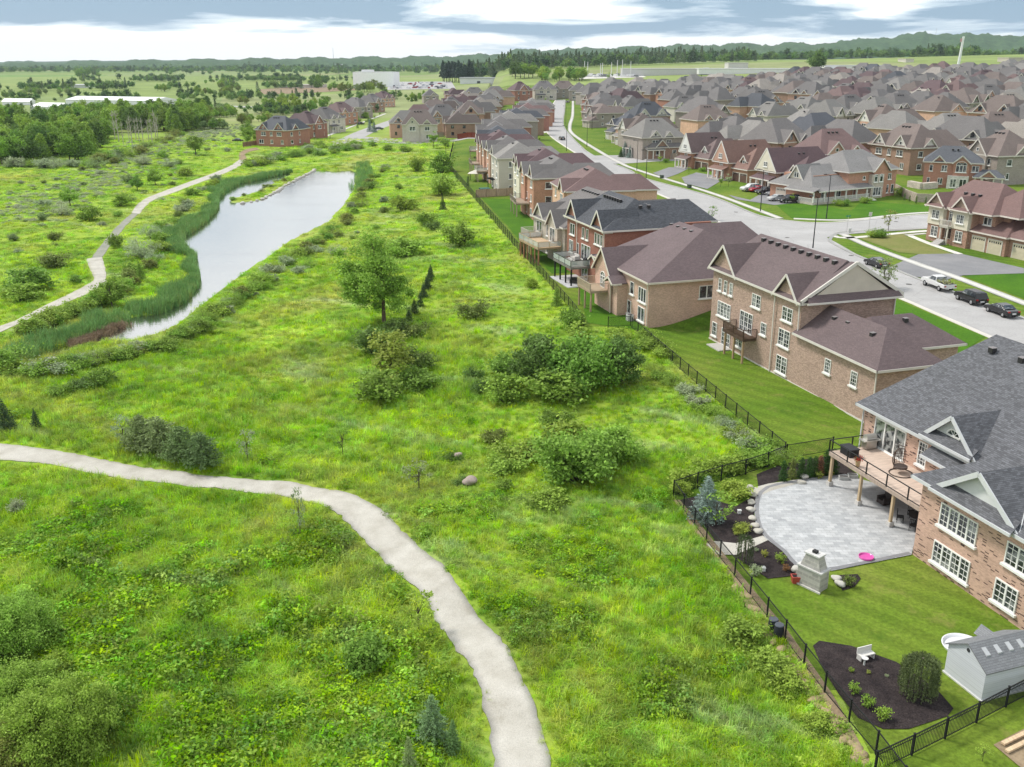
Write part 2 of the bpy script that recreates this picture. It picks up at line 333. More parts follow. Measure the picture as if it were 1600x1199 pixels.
def mk_leaf(name, hv=.035, vv=.5, trl=.3):
    m, t, b = new_mat(name, .65, .25); n = noise(t, objc(t), 1.1, 3, .6)
    rp = nd(t, 'ShaderNodeNewGeometry').outputs['Random Per Island']
    hsn = nd(t, 'ShaderNodeHueSaturation'); t.links.new(ocol(t), hsn.inputs['Color'])
    t.links.new(math_(t, 'MULTIPLY_ADD', orand(t), hv, .5 - hv / 2), hsn.inputs['Hue'])
    t.links.new(math_(t, 'MULTIPLY_ADD', rp, vv, 1 - vv / 2), hsn.inputs['Value'])
    c = mix(t, 1.0, hsn.outputs[0], ramp(t, n, [(.35, g3(.75)), (.65, g3(1.2))]), 'MULTIPLY'); t.links.new(c, b.inputs[0])
    tr = nd(t, 'ShaderNodeBsdfTranslucent'); t.links.new(c, tr.inputs[0]); ms = nd(t, 'ShaderNodeMixShader'); ms.inputs[0].default_value = trl
    t.links.new(b.outputs[0], ms.inputs[1]); t.links.new(tr.outputs[0], ms.inputs[2]); t.links.new(ms.outputs[0], t.nodes['Material Output'].inputs[0]); M[name] = m
mk_leaf('leaf'); mk_leaf('needle', .02, .5, .1)
mw = M['tuft'].copy(); M['weed'] = mw; tw = mw.node_tree
for nd_ in list(tw.nodes):
    if nd_.type == 'HUE_SAT':
        outs = [l.to_socket for l in nd_.outputs[0].links]; mm_ = tw.nodes.new('ShaderNodeMixRGB'); mm_.blend_type = 'MULTIPLY'; mm_.inputs[0].default_value = 1; mm_.inputs[2].default_value = (.68, .76, .70, 1); tw.links.new(nd_.outputs[0], mm_.inputs[1])
        for o_ in outs: tw.links.new(mm_.outputs[0], o_)
m, t, b = new_mat('bark', .9, .1); t.links.new(mix(t, 1.0, ocol(t), ramp(t, noise(t, objc(t), 6, 4), [(.3, g3(.6)), (.7, g3(1.2))]), 'MULTIPLY'), b.inputs[0]); M['bark'] = m
m, t, b = new_mat('wood', .8, .2); uv = objc(t); wv = nd(t, 'ShaderNodeTexNoise'); mpn = nd(t, 'ShaderNodeMapping'); mpn.inputs['Scale'].default_value = (7, .6, .6)
t.links.new(uv, mpn.inputs[0]); t.links.new(mpn.outputs[0], wv.inputs[0]); wv.inputs['Scale'].default_value = 1.5
t.links.new(mix(t, 1.0, ocol(t), ramp(t, wv.outputs[0], [(.3, g3(.8)), (.7, g3(1.12))]), 'MULTIPLY'), b.inputs[0]); M['wood'] = m
m, t, b = new_mat('water', .11, .9); b.inputs['Base Color'].default_value = (.055, .06, .05, 1); b.inputs['IOR'].default_value = 1.33; w = wpos(t)
mpn = nd(t, 'ShaderNodeMapping'); mpn.inputs['Scale'].default_value = (.25, 1, 1); t.links.new(w, mpn.inputs[0])
t.links.new(ramp(t, noise(t, mpn.outputs[0], .09, 4, .6, 1.0), [(.35, g3(.04)), (.65, g3(.22))]), b.inputs['Roughness'])
bump(t, b, noise(t, mpn.outputs[0], 2.0, 4, .6), .25, .06)
gls = nd(t, 'ShaderNodeBsdfGlossy'); gls.inputs[0].default_value = (.80, .80, .80, 1); gls.inputs['Roughness'].default_value = .07; bw_ = nd(t, 'ShaderNodeBump'); bw_.inputs['Strength'].default_value = .35; bw_.inputs['Distance'].default_value = .05; t.links.new(noise(t, mpn.outputs[0], 1.6, 4, .6), bw_.inputs['Height']); t.links.new(bw_.outputs[0], gls.inputs['Normal'])
ms = nd(t, 'ShaderNodeMixShader'); ms.inputs[0].default_value = .72; t.links.new(b.outputs[0], ms.inputs[1]); t.links.new(gls.outputs[0], ms.inputs[2])
t.links.new(ms.outputs[0], t.nodes['Material Output'].inputs[0]); M['water'] = m
m, t, b = new_mat('patio', .85, .25); w = objc(t)
br = nd(t, 'ShaderNodeTexBrick'); t.links.new(w, br.inputs[0]); br.inputs['Scale'].default_value = 1; br.inputs['Brick Width'].default_value = .6; br.inputs['Row Height'].default_value = .36; br.inputs['Mortar Size'].default_value = .012
br.inputs['Color1'].default_value = (.36, .37, .38, 1); br.inputs['Color2'].default_value = (.50, .505, .51, 1); br.inputs['Mortar'].default_value = (.30, .30, .30, 1)
c = mix(t, 1.0, br.outputs[0], ramp(t, noise(t, w, 1.3, 5, .7), [(.3, g3(.82)), (.7, g3(1.13))]), 'MULTIPLY'); t.links.new(c, b.inputs[0]); M['patio'] = m
m, t, b = new_mat('netting', .6, .3); b.inputs['Base Color'].default_value = (.012, .014, .013, 1)
w = objc(t); sx = nd(t, 'ShaderNodeSeparateXYZ'); t.links.new(w, sx.inputs[0])
def dia(sgn):
    a = math_(t, 'MULTIPLY_ADD', sx.outputs[2], sgn, math_(t, 'ADD', sx.outputs[0], sx.outputs[1]))
    return math_(t, 'LESS_THAN', math_(t, 'FRACT', math_(t, 'MULTIPLY', a, 14.0)), .16)
al = math_(t, 'MAXIMUM', dia(1.0), dia(-1.0)); t.links.new(al, b.inputs['Alpha']); M['netting'] = m
m, t, b = new_mat('rail_glass', .08, .5); b.inputs['Base Color'].default_value = (.55, .6, .6, 1); b.inputs['Alpha'].default_value = .45; M['rail_glass'] = m
m, t, b = new_mat('hill_forest', .95, .05); w = wpos(t)
c = ramp(t, noise(t, w, .012, 6, .7), [(.3, (.035, .075, .03)), (.6, (.07, .125, .045)), (.75, (.12, .17, .07))])
c = mix(t, 1.0, c, ramp(t, noise(t, w, .09, 3, .7), [(.35, g3(.6)), (.65, g3(1.3))]), 'MULTIPLY'); t.links.new(c, b.inputs[0]); M['hill_forest'] = m
# ------------------------------------------------------------------ ground sheet
def axis_pts(lo, hi, step, far, g=1.09):
    a = list(np.arange(lo, hi + .01, step)); s = step; x = hi
    while x < far: s = min(s * g, 260); x += s; a.append(x)
    return a
xs = [-v for v in axis_pts(0, 105, 1.0, 9000)][::-1] + axis_pts(0, 105, 1.0, 9000)[1:]
ys = [25 - (v - 25) for v in axis_pts(25, 30, 1.0, 120)][::-1][:-1] + axis_pts(25, 300, 1.0, 9500, 1.06)
X, Y = np.meshgrid(np.array(xs), np.array(ys)); nx, ny = len(xs), len(ys)
Z = T(X.ravel(), Y.ravel()); V = np.stack([X.ravel(), Y.ravel(), Z], 1)
ii, jj = np.meshgrid(np.arange(nx - 1), np.arange(ny - 1)); q = (jj * nx + ii).ravel()
F = np.stack([q, q + 1, q + nx + 1, q + nx], 1)
ctr = V[F].mean(1); e_ = ctr[:, 0] - xf(ctr[:, 1]); r_ = np.hypot(ctr[:, 0], ctr[:, 1])
is_hill = (r_ > 3350) & (ctr[:, 1] > 0)
is_lawn = (e_ > 0) & (ctr[:, 1] < 900) & (ctr[:, 0] < 520) & ~is_hill
def sub(mask, name, mat, kind='structure', hide=None):
    f = F[mask]; u, inv = np.unique(f, return_inverse=True)
    o = link(name, np_mesh(name, V[u], inv.reshape(f.shape), True), M[mat]); o["kind"] = kind; return o
sub(~is_lawn & ~is_hill, 'meadow_ground', 'meadow'); sub(is_lawn, 'lawn', 'lawn')
# hills: denser sheet with tree-top relief
na, nr = 620, 46; A = np.radians(np.linspace(-44, 44, na)); Rr = np.geomspace(3350, 8800, nr)
AA, RR = np.meshgrid(A, Rr); hx = (RR * np.sin(AA)).ravel(); hyy = (RR * np.cos(AA)).ravel()
hz = T(hx, hyy) + 1.5 + rng.uniform(0, 11, hx.shape) * (.35 + .65 * (np.sin(np.degrees(AA.ravel()) * 3 + RR.ravel() * .004) > -.5))
ii, jj = np.meshgrid(np.arange(na - 1), np.arange(nr - 1)); q = (jj * na + ii).ravel()
o = link('hills', np_mesh('hills', np.stack([hx, hyy, hz], 1), np.stack([q, q + 1, q + na + 1, q + na], 1)), M['hill_forest']); o["kind"] = 'structure'
sub(is_hill, 'far_terrain', 'hill_forest')

def smooth_line(pts, n=6):
    pts = [np.array(p, float) for p in pts]; out = []
    for i in range(len(pts) - 1):
        p0 = pts[max(i - 1, 0)]; p1 = pts[i]; p2 = pts[i + 1]; p3 = pts[min(i + 2, len(pts) - 1)]
        for k in range(n):
            t = k / n; out.append(.5 * ((2 * p1) + (-p0 + p2) * t + (2*p0 - 5*p1 + 4*p2 - p3) * t*t + (-p0 + 3*p1 - 3*p2 + p3) * t**3))
    out.append(pts[-1]); return out
def resample(pts, n):
    pts = np.array(pts); d = np.r_[0, np.cumsum(np.hypot(*np.diff(pts[:, :2], axis=0).T))]
    s = np.linspace(0, d[-1], n); return np.stack([np.interp(s, d, pts[:, k]) for k in range(2)], 1)
def ribbon(name, L, Rt, mat, dz=.06, lat=4, n=None, skirt=0.0, kind='structure', wob=0.0):
    """surface between two edge lines, draped on the terrain"""
    L = np.array([p[:2] for p in L]); Rt = np.array([p[:2] for p in Rt])
    ln = np.hypot(*np.diff(L, axis=0).T).sum(); n = n or max(6, int(ln / 1.2))
    L = resample(L, n); Rt = resample(Rt, n)
    if wob:
        L = L + rng.normal(0, wob, L.shape); Rt = Rt + rng.normal(0, wob, Rt.shape)
    V_ = []
    for k in range(lat + 1): V_.append(L + (Rt - L) * k / lat)
    V_ = np.stack(V_, 1).reshape(-1, 2); z = T(V_[:, 0], V_[:, 1]) + dz; VV = np.c_[V_, z]
    FF = []
    for i in range(n - 1):
        for k in range(lat): a = i * (lat + 1) + k; FF.append((a, a + 1, a + lat + 2, a + lat + 1))
    if skirt:
        b0 = len(VV); lo = VV.reshape(n, lat + 1, 3)[:, [0, -1]].reshape(-1, 3).copy(); lo[:, 2] -= skirt; VV = np.r_[VV, lo]
        for i in range(n - 1):
            FF.append((i*(lat+1), (i+1)*(lat+1), b0 + 2*(i+1), b0 + 2*i)); FF.append((i*(lat+1)+lat, (i+1)*(lat+1)+lat, b0 + 2*(i+1)+1, b0 + 2*i+1))
    o = link(name, np_mesh(name, VV, np.array(FF)), M[mat] if isinstance(mat, str) else mat)
    if kind: o["kind"] = kind
    return o
def offset_line(line, w):
    line = np.array([p[:2] for p in line]); t = np.gradient(line, axis=0); t /= np.linalg.norm(t, axis=1)[:, None] + 1e-9
    return line + np.stack([-t[:, 1], t[:, 0]], 1) * w
def gp(pts, n=5): return smooth_line([tuple(G(*p)[:2]) for p in pts], n)
def drape(name, poly, mat, dz, step=1.5, kind='structure', color=None):
    """polygon (world xy) cut into a grid and laid on the terrain"""
    bm = bmesh.new(); vs = [bm.verts.new((x, y, 0)) for x, y in poly]; bm.faces.new(vs)
    bm.normal_update(); bmesh.ops.triangulate(bm, faces=bm.faces[:])
    xa = [p[0] for p in poly]; ya = [p[1] for p in poly]
    for ax, lo, hi in ((0, min(xa), max(xa)), (1, min(ya), max(ya))):
        v = lo + step
        while v < hi:
            co = [0, 0, 0]; co[ax] = v; no = [0, 0, 0]; no[ax] = 1
            bmesh.ops.bisect_plane(bm, geom=bm.verts[:] + bm.edges[:] + bm.faces[:], plane_co=co, plane_no=no); v += step
    xy = np.array([v.co[:2] for v in bm.verts]); zz = T(xy[:, 0], xy[:, 1]) + dz
    for v, z in zip(bm.verts, zz): v.co.z = z
    bmesh.ops.recalc_face_normals(bm, faces=bm.faces)
    me = bpy.data.meshes.new(name); bm.to_mesh(me); bm.free()
    if me.polygons and me.polygons[0].normal.z < 0: me.flip_normals()
    o = link(name, me, M[mat], None, color)
    if kind: o["kind"] = kind
    return o
# water
wpx = [(a, b) for a, b in pond_px]
cx_, cy_ = np.mean([p[0] for p in POND]), np.mean([p[1] for p in POND])
mbw = MB(); x0, x1, y0, y1 = -102, -40, 100, 345
wm = bmesh.new(); 
hull = []
for (x, y) in POND: hull.append((x, y))
def grow(poly, d):
    out = []; n = len(poly); area = sum(poly[i][0]*poly[(i+1)%n][1] - poly[(i+1)%n][0]*poly[i][1] for i in range(n)); sg = 1 if area > 0 else -1
    for i in range(n):
        a = np.array(poly[i-1]); b = np.array(poly[i]); c = np.array(poly[(i+1)%n]); t = (c - a) / (np.linalg.norm(c - a) + 1e-9)
        out.append(tuple(b + sg * d * np.array([t[1], -t[0]])))
    return out
wm.free()
gw = grow(POND, .5); bm = bmesh.new(); bm.faces.new([bm.verts.new((x, y, WZ)) for x, y in gw]); bmesh.ops.triangulate(bm, faces=bm.faces[:])
me = bpy.data.meshes.new('pond_water'); bm.to_mesh(me); bm.free()
if me.polygons[0].normal.z < 0: me.flip_normals()
o = link('pond_water', me, M['water']); o["kind"] = 'structure'
# gravel trail in the foreground
TU = gp([(-160,688),(-60,690),(0,694),(100,707),(200,727),(325,745),(400,751),(462,756),(540,770),(575,785),(625,825),(662,860),(690,884),(731,940),(781,997),(806,1044),(834,1100),(847,1147),(862,1199),(872,1290)])
TLo = gp([(-160,722),(-60,720),(0,720),(75,726),(150,742),(300,762),(400,771),(487,786),(540,815),(575,850),(619,897),(656,925),(681,969),(712,1016),(734,1037),(746,1069),(759,1116),(767,1162),(770,1199),(775,1290)])
ribbon('gravel_path', TU, TLo, 'gravel', .07, 5, 150, .1, wob=.07)
ua = gp([(-60,528),(0,510),(27,500),(87,470),(142,442),(145,430),(140,420),(135,405)]); la = gp([(-60,540),(0,520),(50,497),(112,470),(162,447),(166,436),(165,425),(160,402)])
ribbon('pond_path', ua, la, 'gravel', .06, 3, 50, .1, wob=.05)
ribbon('worn_path', gp([(142,404),(165,375),(185,352),(207,333)]), gp([(160,402),(180,374),(198,352),(216,335)]), 'gravel_dark', .05, 3, 40, .1, wob=.05)
ribbon('far_path', gp([(205,333),(225,312),(275,292),(317,277),(357,261),(374,250)]), gp([(218,335),(237,315),(278,299),(325,281),(365,265),(386,252)]), 'gravel', .06, 3, 60, .1, wob=.06)
ribbon('dirt_path', gp([(374,250),(374,240),(384,234),(400,231)]), gp([(388,251),(383,242),(392,237),(406,234)]), 'dirt', .07, 2, 20, .1)
UPP = [(gp([(142,404),(165,375),(185,352),(207,333)]), gp([(160,402),(180,374),(198,352),(216,335)])), (gp([(205,333),(225,312),(275,292),(317,277),(357,261),(374,250)]), gp([(218,335),(237,315),(278,299),(325,281),(365,265),(386,252)])), (gp([(374,250),(374,240),(384,234),(400,231)]), gp([(388,251),(383,242),(392,237),(406,234)]))]
PATHPOLY = [tuple(p[:2]) for p in resample(TU, 60)] + [tuple(p[:2]) for p in resample(TLo, 60)][::-1]
# streets
kn = gp([(868,156),(858,172),(852,190),(856,210),(905,244),(960,276),(1046,312),(1092,335),(1200,382),(1395,463),(1450,487),(1540,526),(1640,570),(1800,640)], 6)
kf = gp([(884,156),(883,172),(881,195),(895,215),(912,232),(932,245),(960,257),(987,267),(1012,280),(1050,291),(1112,307),(1187,337),(1231,347),(1290,371),(1347,402),(1390,417),(1439,437),(1598,496),(1690,535),(1860,603)], 6)
ribbon('street', kn, kf, 'asphalt_pale', .05, 8, 260)
cu = gp([(1180,335),(1231,345),(1300,348),(1450,335),(1620,330),(1750,326)], 6); cl = gp([(1250,392),(1300,369),(1330,366),(1455,358),(1620,352),(1750,348)], 6)
ribbon('side_street', cu, cl, 'asphalt_pale', .056, 6, 90)
ribbon('side_road', gp([(905,244),(960,243),(1040,242),(1110,241)]), gp([(935,256),(975,256),(1040,252),(1110,251)]), 'asphalt_pale', .054, 3, 40)
def kerb(name, line, w=.28, h=.12):
    w *= 2.1; L = resample([p[:2] for p in line], max(8, int(len(line) * 2))); ribbon(name, L, offset_line(L, w), 'concrete', h, 1, len(L), .3)
kerb('kerb', kn); kerb('kerb', gp([(884,156),(883,172),(881,195),(895,215),(910,230),(918,238)], 6), -.28)
kerb('kerb', gp([(962,257),(987,267),(1012,280),(1112,307),(1187,337),(1231,345),(1300,348),(1450,335),(1620,330)], 6), -.28)
kerb('kerb', gp([(1620,352),(1455,358),(1330,363),(1308,367),(1300,374),(1304,381),(1347,402),(1390,417),(1439,437),(1598,496),(1700,540)], 6), -.28)
def walk(pts, w=1.6, n=5, mat='concrete'):
    L = gp(pts, n); ribbon('sidewalk', L, offset_line(L, w), mat, .09, 2, None, .2)
walk([(897,158),(897,180),(893,197),(898,210),(940,237),(975,256),(1000,266),(1110,300),(1180,325),(1225,342)], -1.6)
walk([(1325,367),(1370,387),(1450,416),(1500,433),(1598,470),(1700,508)], -1.7)
walk([(1308,369),(1330,371),(1453,360),(1600,355)], -1.4)
walk([(1240,343),(1330,345),(1440,334),(1600,330)], 1.3)
walk([(1418,369),(1450,382),(1496,398)], 1.0); walk([(1418,369),(1450,366)], 1.0)
for yy in (162, 169, 177, 186, 196, 207): ribbon('driveway', gp([(815, yy - 1), (854, yy - 1.2)]), gp([(815, yy + 1), (854, yy + 1)]), 'concrete', .07, 2, 20)
# left crescent street
ribbon('crescent_street', gp([(612,187),(560,205),(530,218),(515,222)]), gp([(628,190),(600,200),(578,210),(556,222)]), 'asphalt_pale', .05, 3, 50)
ribbon('crescent_road', gp([(520,222),(560,214),(640,219),(700,218),(745,214),(800,205)]), gp([(520,230),(560,222),(640,225),(700,222),(745,217),(800,208)]), 'asphalt_pale', .06, 3, 70)
walk([(505,216),(560,195),(604,178)], 1.6)
# drives and lawns with their own tone
def gpoly(pts): return [tuple(G(*p)[:2]) for p in pts]
for nm, pts, mt, dz in [
    ('driveway', [(1390,418),(1435,398),(1500,397),(1600,420),(1600,428),(1505,431),(1470,440),(1430,433)], 'asphalt', .075),
    ('lawn_corner', [(1335,370),(1416,363),(1416,370),(1492,399),(1440,398),(1405,395)], 'lawn_dry', .045),
    ('lawn_right', [(1506,432),(1600,421),(1700,416),(1700,505),(1560,452)], 'lawn_lush', .045),
    ('lawn_porch', [(1212,320),(1262,318),(1330,330),(1350,312),(1390,318),(1450,322),(1450,333),(1310,343),(1236,341)], 'lawn_lush', .045),
    ('driveway', [(1172,313),(1195,300),(1255,303),(1262,316),(1210,321),(1150,312),(1138,305)], 'asphalt', .07),
    ('driveway', [(1065,278),(1088,270),(1124,276),(1125,284),(1105,296),(1070,287)], 'asphalt', .07),
    ('driveway', [(1020,271),(1045,262),(1080,262),(1060,272),(1040,279)], 'asphalt', .07),
    ('driveway', [(975,232),(1015,228),(1030,233),(985,238)], 'concrete', .07),
    ('driveway', [(1432,553),(1462,549),(1500,556),(1510,575),(1455,572)], 'concrete', .07),
    ('lawn_front', [(1394,466),(1539,527),(1500,553),(1433,550),(1400,520)], 'lawn_lush', .045),
    ('lawn_yard', [(900,440),(946,416),(962,470),(1010,518),(960,511),(918,505)], 'lawn_lush', .04),
    ('lawn_yard', [(753,310),(842,305),(850,342),(880,400),(905,425),(862,428),(820,386),(790,350)], 'lawn_lush', .04),
    ('lawn_yard', [(712,228),(745,226),(740,272),(700,266)], 'lawn', .04),
    ('patio_paving', [(1182,770),(1200,758),(1250,750),(1320,742),(1380,760),(1440,800),(1424,868),(1300,893),(1248,892),(1222,862),(1196,842),(1181,820),(1178,795)], 'patio', .06),
    ('mulch_bed', [(1058,783),(1092,775),(1150,792),(1182,772),(1178,805),(1196,842),(1222,862),(1250,892),(1246,900),(1200,905),(1165,882),(1120,850),(1098,818)], 'mulch', .04),
    ('mulch_bed', [(1185,762),(1182,742),(1230,722),(1300,713),(1340,742),(1312,745),(1270,752),(1240,745)], 'mulch', .042),
    ('mulch_bed', [(1270,1010),(1280,1002),(1330,1010),(1400,1035),(1440,1060),(1470,1085),(1490,1108),(1480,1120),(1420,1140),(1380,1140),(1340,1122),(1310,1085),(1285,1045)], 'mulch', .04),
    ('mulch_bed', [(1305,900),(1340,898),(1345,905),(1335,918),(1316,924)], 'mulch', .045),
    ('gravel_strip', [(1160,768),(1200,757),(1262,748),(1245,757),(1205,768),(1182,778)], 'gravel', .065),
    ('gravel_strip', [(1098,845),(1150,850),(1192,838),(1200,845),(1150,868),(1120,868)], 'gravel', .05),
    ('dirt_strip', [(1052,782),(1098,850),(1150,925),(1215,1000),(1290,1100),(1350,1195),(1362,1195),(1300,1085),(1230,985),(1150,890),(1090,815),(1062,782)], 'dirt', .05),
    ('sand_pit', [(1552,1165),(1600,1140),(1700,1100),(1720,1230),(1600,1205)], 'dirt', .05)]:
    o = drape(nm, gpoly(pts), mt, dz, 1.2 if pts[0][1] > 500 else 3)
pb = gp([(1320,743),(1250,751),(1203,759),(1184,772),(1179,795),(1183,822),(1198,843),(1223,863),(1249,891),(1300,892),(1424,867)], 5)
ribbon('patio_border', pb, offset_line(pb, .32), 'asphalt', .075, 1)
# ------------------------------------------------------------------ houses
WINC = {}
ROT = {'back': 0, 'side': math.pi / 2, 'front': math.pi, 'left': -math.pi / 2}
def win_mesh(w, h, n, grid, sill, thick=.055, arch=False):
    key = (round(w, 2), round(h, 2), n, grid, sill, arch)
    if key in WINC: return WINC[key]
    f = MB(); p = MB(); t = .08; d0, d1 = -.09, .04
    f.box(-w/2, w/2, d0, d1, h - t, h); f.box(-w/2, w/2, d0, d1, 0, t)
    f.box(-w/2, -w/2 + t, d0 + .002, d1, t, h - t); f.box(w/2 - t, w/2, d0 + .002, d1, t, h - t)
    for i in range(1, n): x = -w/2 + w * i / n; f.box(x - t * .8, x + t * .8, d0 + .004, d1, t, h - t)
    if grid:
        gc, gr = grid
        for i in range(n):
            a = -w/2 + w * i / n; b = a + w / n
            for k in range(1, gc): x = a + (b - a) * k / gc; f.box(x - .016, x + .016, -.055, .0, t, h - t)
        for k in range(1, gr): z = h * k / gr; f.box(-w/2 + t, w/2 - t, -.052, .0, z - .016, z + .016)
    if sill: f.box(-w/2 - .15, w/2 + .15, -.2, .05, -.16, -.002)
    if arch:
        m_ = 10; pts = [(-w/2, 0, h)] + [(-w/2 * math.cos(math.pi * k / m_), 0, h + w/2 * .75 * math.sin(math.pi * k / m_)) for k in range(1, m_)] + [(w/2, 0, h)]
        for a, b in zip(pts[:-1], pts[1:]): f.beam((a[0], -.03, a[2]), (b[0], -.03, b[2]), .12, .1)
        for k in (3, 5, 7): f.beam((0, -.03, h), pts[k], .04, .04)
        p.prism([(q[0], -.018, q[2]) for q in pts], (0, .05, 0))
    p.box(-w/2 + .02, w/2 - .02, -.02, .03, .02, h - .02)
    WINC[key] = (f.mesh('window'), p.mesh('pane')); return WINC[key]
class House:
    def __init__(s, name, label, corner, ang, W, z=0.0, wall=(.3, .2, .16), wmat='brick', roof=(.12, .11, .11), rmat='shingle', trim=(.62, .58, .52), group=None, cat='house', world=True):
        s.W = W; ux, uy = math.cos(ang), math.sin(ang)
        o = (corner[0] - ux * W, corner[1] - uy * W)
        s.root = empty(name, (o[0], o[1], z), ang, label, cat, group)
        s.wb = MB(); s.rb = MB(); s.tb = MB(); s.gb = MB(); s.gl = []; s.wc, s.rc, s.tc_ = wall, roof, trim; s.wm, s.rm = wmat, rmat; s.gc = wall; s.gm = wmat
        s.dsp = []
    def FT(s, face, pl):
        return {'back': lambda a, o, z: (a, pl - o, z), 'side': lambda a, o, z: (pl + o, a, z), 'front': lambda a, o, z: (a, pl + o, z), 'left': lambda a, o, z: (pl - o, a, z)}[face]
    def walls(s, u0, u1, v0, v1, z0, z1): s.wb.box(u0, u1, v0, v1, z0, z1)
    def hip(s, u0, u1, v0, v1, ze, zr, axis='u', in0=None, in1=None, oh=.45, vm=None, trimh=.24, mb=None):
        a0, a1, b0, b1 = u0 - oh, u1 + oh, v0 - oh, v1 + oh
        rb = mb or s.rb
        if axis == 'u':
            half = (b1 - b0) / 2; m_ = vm if vm is not None else (b0 + b1) / 2
            i0 = half if in0 is None else in0; i1 = half if in1 is None else in1
            c = [(a0, b0, ze), (a1, b0, ze), (a1, b1, ze), (a0, b1, ze)]; r0 = (a0 + i0, m_, zr); r1 = (a1 - i1, m_, zr)
            rb.add(c + [r0, r1], [(0, 1, 5, 4), (1, 2, 5), (2, 3, 4, 5), (3, 0, 4), (3, 2, 1, 0)])
            ends = ((0, i0, 0, 3, r0, 'left'), (1, i1, 1, 2, r1, 'side'))
        else:
            half = (a1 - a0) / 2; m_ = vm if vm is not None else (a0 + a1) / 2
            i0 = half if in0 is None else in0; i1 = half if in1 is None else in1
            c = [(a0, b0, ze), (a1, b0, ze), (a1, b1, ze), (a0, b1, ze)]; r0 = (m_, b0 + i0, zr); r1 = (m_, b1 - i1, zr)
            rb.add(c + [r0, r1], [(0, 1, 4), (1, 2, 5, 4), (2, 3, 5), (3, 0, 4, 5), (3, 2, 1, 0)])
            ends = ((0, i0, 0, 1, r0, 'back'), (1, i1, 3, 2, r1, 'front'))
        for p, q in ((0, 1), (1, 2), (2, 3), (3, 0)):
            A_ = Vector(c[p]); B_ = Vector(c[q]); d = (B_ - A_).normalized() * .06
            s.tb.beam(A_ - d - Vector((0, 0, trimh/2 + .01)), B_ + d - Vector((0, 0, trimh/2 + .01)), .12, trimh)
        s.tb.add([(a0 + .05, b0 + .05, ze - .2), (a1 - .05, b0 + .05, ze - .2), (a1 - .05, b1 - .05, ze - .2), (a0 + .05, b1 - .05, ze - .2)], [(0, 1, 2, 3)])
        for _, ins, p, q, r, face in ends:
            if ins < .01:
                A_ = Vector(c[p]); B_ = Vector(c[q]); Rr_ = Vector(r)
                n_ = {'left': Vector((-1, 0, 0)), 'side': Vector((1, 0, 0)), 'back': Vector((0, -1, 0)), 'front': Vector((0, 1, 0))}[face]
                g_ = MB(); s.gl.append(g_); g_.prism([A_ + n_ * .004 + (Rr_ - A_) * .02, B_ + n_ * .004 + (Rr_ - B_) * .02, Rr_ + n_ * .004 - Vector((0, 0, .12))], n_ * .03)
                for e in (A_, B_): s.tb.beam(e + n_ * .07 - Vector((0, 0, .04)), Rr_ + n_ * .07 - Vector((0, 0, .04)), .10, .30)
    def gable(s, face, a, hw, pl, ze, rise, depth, oh=.4, wall=True, trimh=.26, side_oh=.35, recess=0.0, ret=True, pent=0.0):
        f = s.FT(face, pl); k = rise / hw; zl = ze - k * side_oh; zt = ze + rise
        if wall:
            t3 = [f(a - hw, .03, ze), f(a + hw, .03, ze), f(a, .03, zt)]; back = Vector(f(0, -.35, 0)) - Vector(f(0, .03, 0))
            g_ = MB(); s.gl.append(g_); g_.prism(t3, back)
        L = hw + side_oh; th = .14
        for sg in (-1, 1):
            p = [f(a + sg * L, oh, zl), f(a, oh, zt + .02), f(a, -depth, zt + .02), f(a + sg * L, -depth, zl)]
            s.rb.prism(p, (0, 0, th))
            e0 = Vector(f(a + sg * L, oh + .04, zl + .02)); e1 = Vector(f(a, oh + .04, zt + .04)); s.tb.beam(e0, e1, .08, trimh)
            g0 = Vector(f(a + sg * (L + .04), oh, zl + .02)); g1 = Vector(f(a + sg * (L + .04), -min(depth, 1.2), zl + .02)); s.tb.beam(g0, g1, .1, .2)
        if pent:
            n0 = [f(a - hw, .03, ze + pent), f(a + hw, .03, ze + pent), f(a + hw + .2, pent + .35, ze - .05), f(a - hw - .2, pent + .35, ze - .05)]
            s.rb.prism(n0, (0, 0, -.1)); s.tb.beam(f(a - hw - .2, pent + .38, ze - .12), f(a + hw + .2, pent + .38, ze - .12), .1, .2)
    def win(s, face, a, z, w, h, pl, n=1, grid=None, sill=True, glass='glass', arch=False, name='window', color=(.82, .81, .78)):
        fm, pm = win_mesh(w, h, n, grid, sill, arch=arch)
        o = link(name, fm, M['trim'], s.root, color); o.location = s.FT(face, pl)(a, .0, z); o.rotation_euler = (0, 0, ROT[face])
        p = bpy.data.objects.new('pane', pm); COL.objects.link(p); p.parent = o
        if len(pm.materials) == 0: pm.materials.append(M[glass])
        return o
    def garage(s, face, a, z, w, h, pl, color=(.55, .5, .4)):
        key = ('g', round(w, 1), round(h, 1))
        if key not in WINC:
            d = MB(); nz_ = 4
            for i in range(nz_): d.box(-w/2, w/2, -.05 - .004 * (i % 2), .03, h * i / nz_ + .015, h * (i + 1) / nz_ - .015)
            d.box(-w/2, w/2, -.03, .035, 0, h)
            tr = MB(); tr.box(-w/2 - .14, -w/2, -.09, .04, 0, h + .14); tr.box(w/2, w/2 + .14, -.09, .04, 0, h + .14); tr.box(-w/2, w/2, -.09, .04, h, h + .14)
            g = MB(); k = max(4, int(w / .45)); 
            for i in range(k): x = -w/2 + w * (i + .5) / k; g.box(x - .14, x + .14, -.068, .0, h * .80, h * .93)
            WINC[key] = (d.mesh('garage_door'), tr.mesh('door_frame'), g.mesh('door_window'))
        dm, tm, gm = WINC[key]
        o = link('garage_door', dm, M['paint'], s.root, color); o.location = s.FT(face, pl)(a, 0, z); o.rotation_euler = (0, 0, ROT[face])
        link('door_frame', tm, M['trim'], o, (.7, .67, .6)); link('door_window', gm, M['glass'], o)
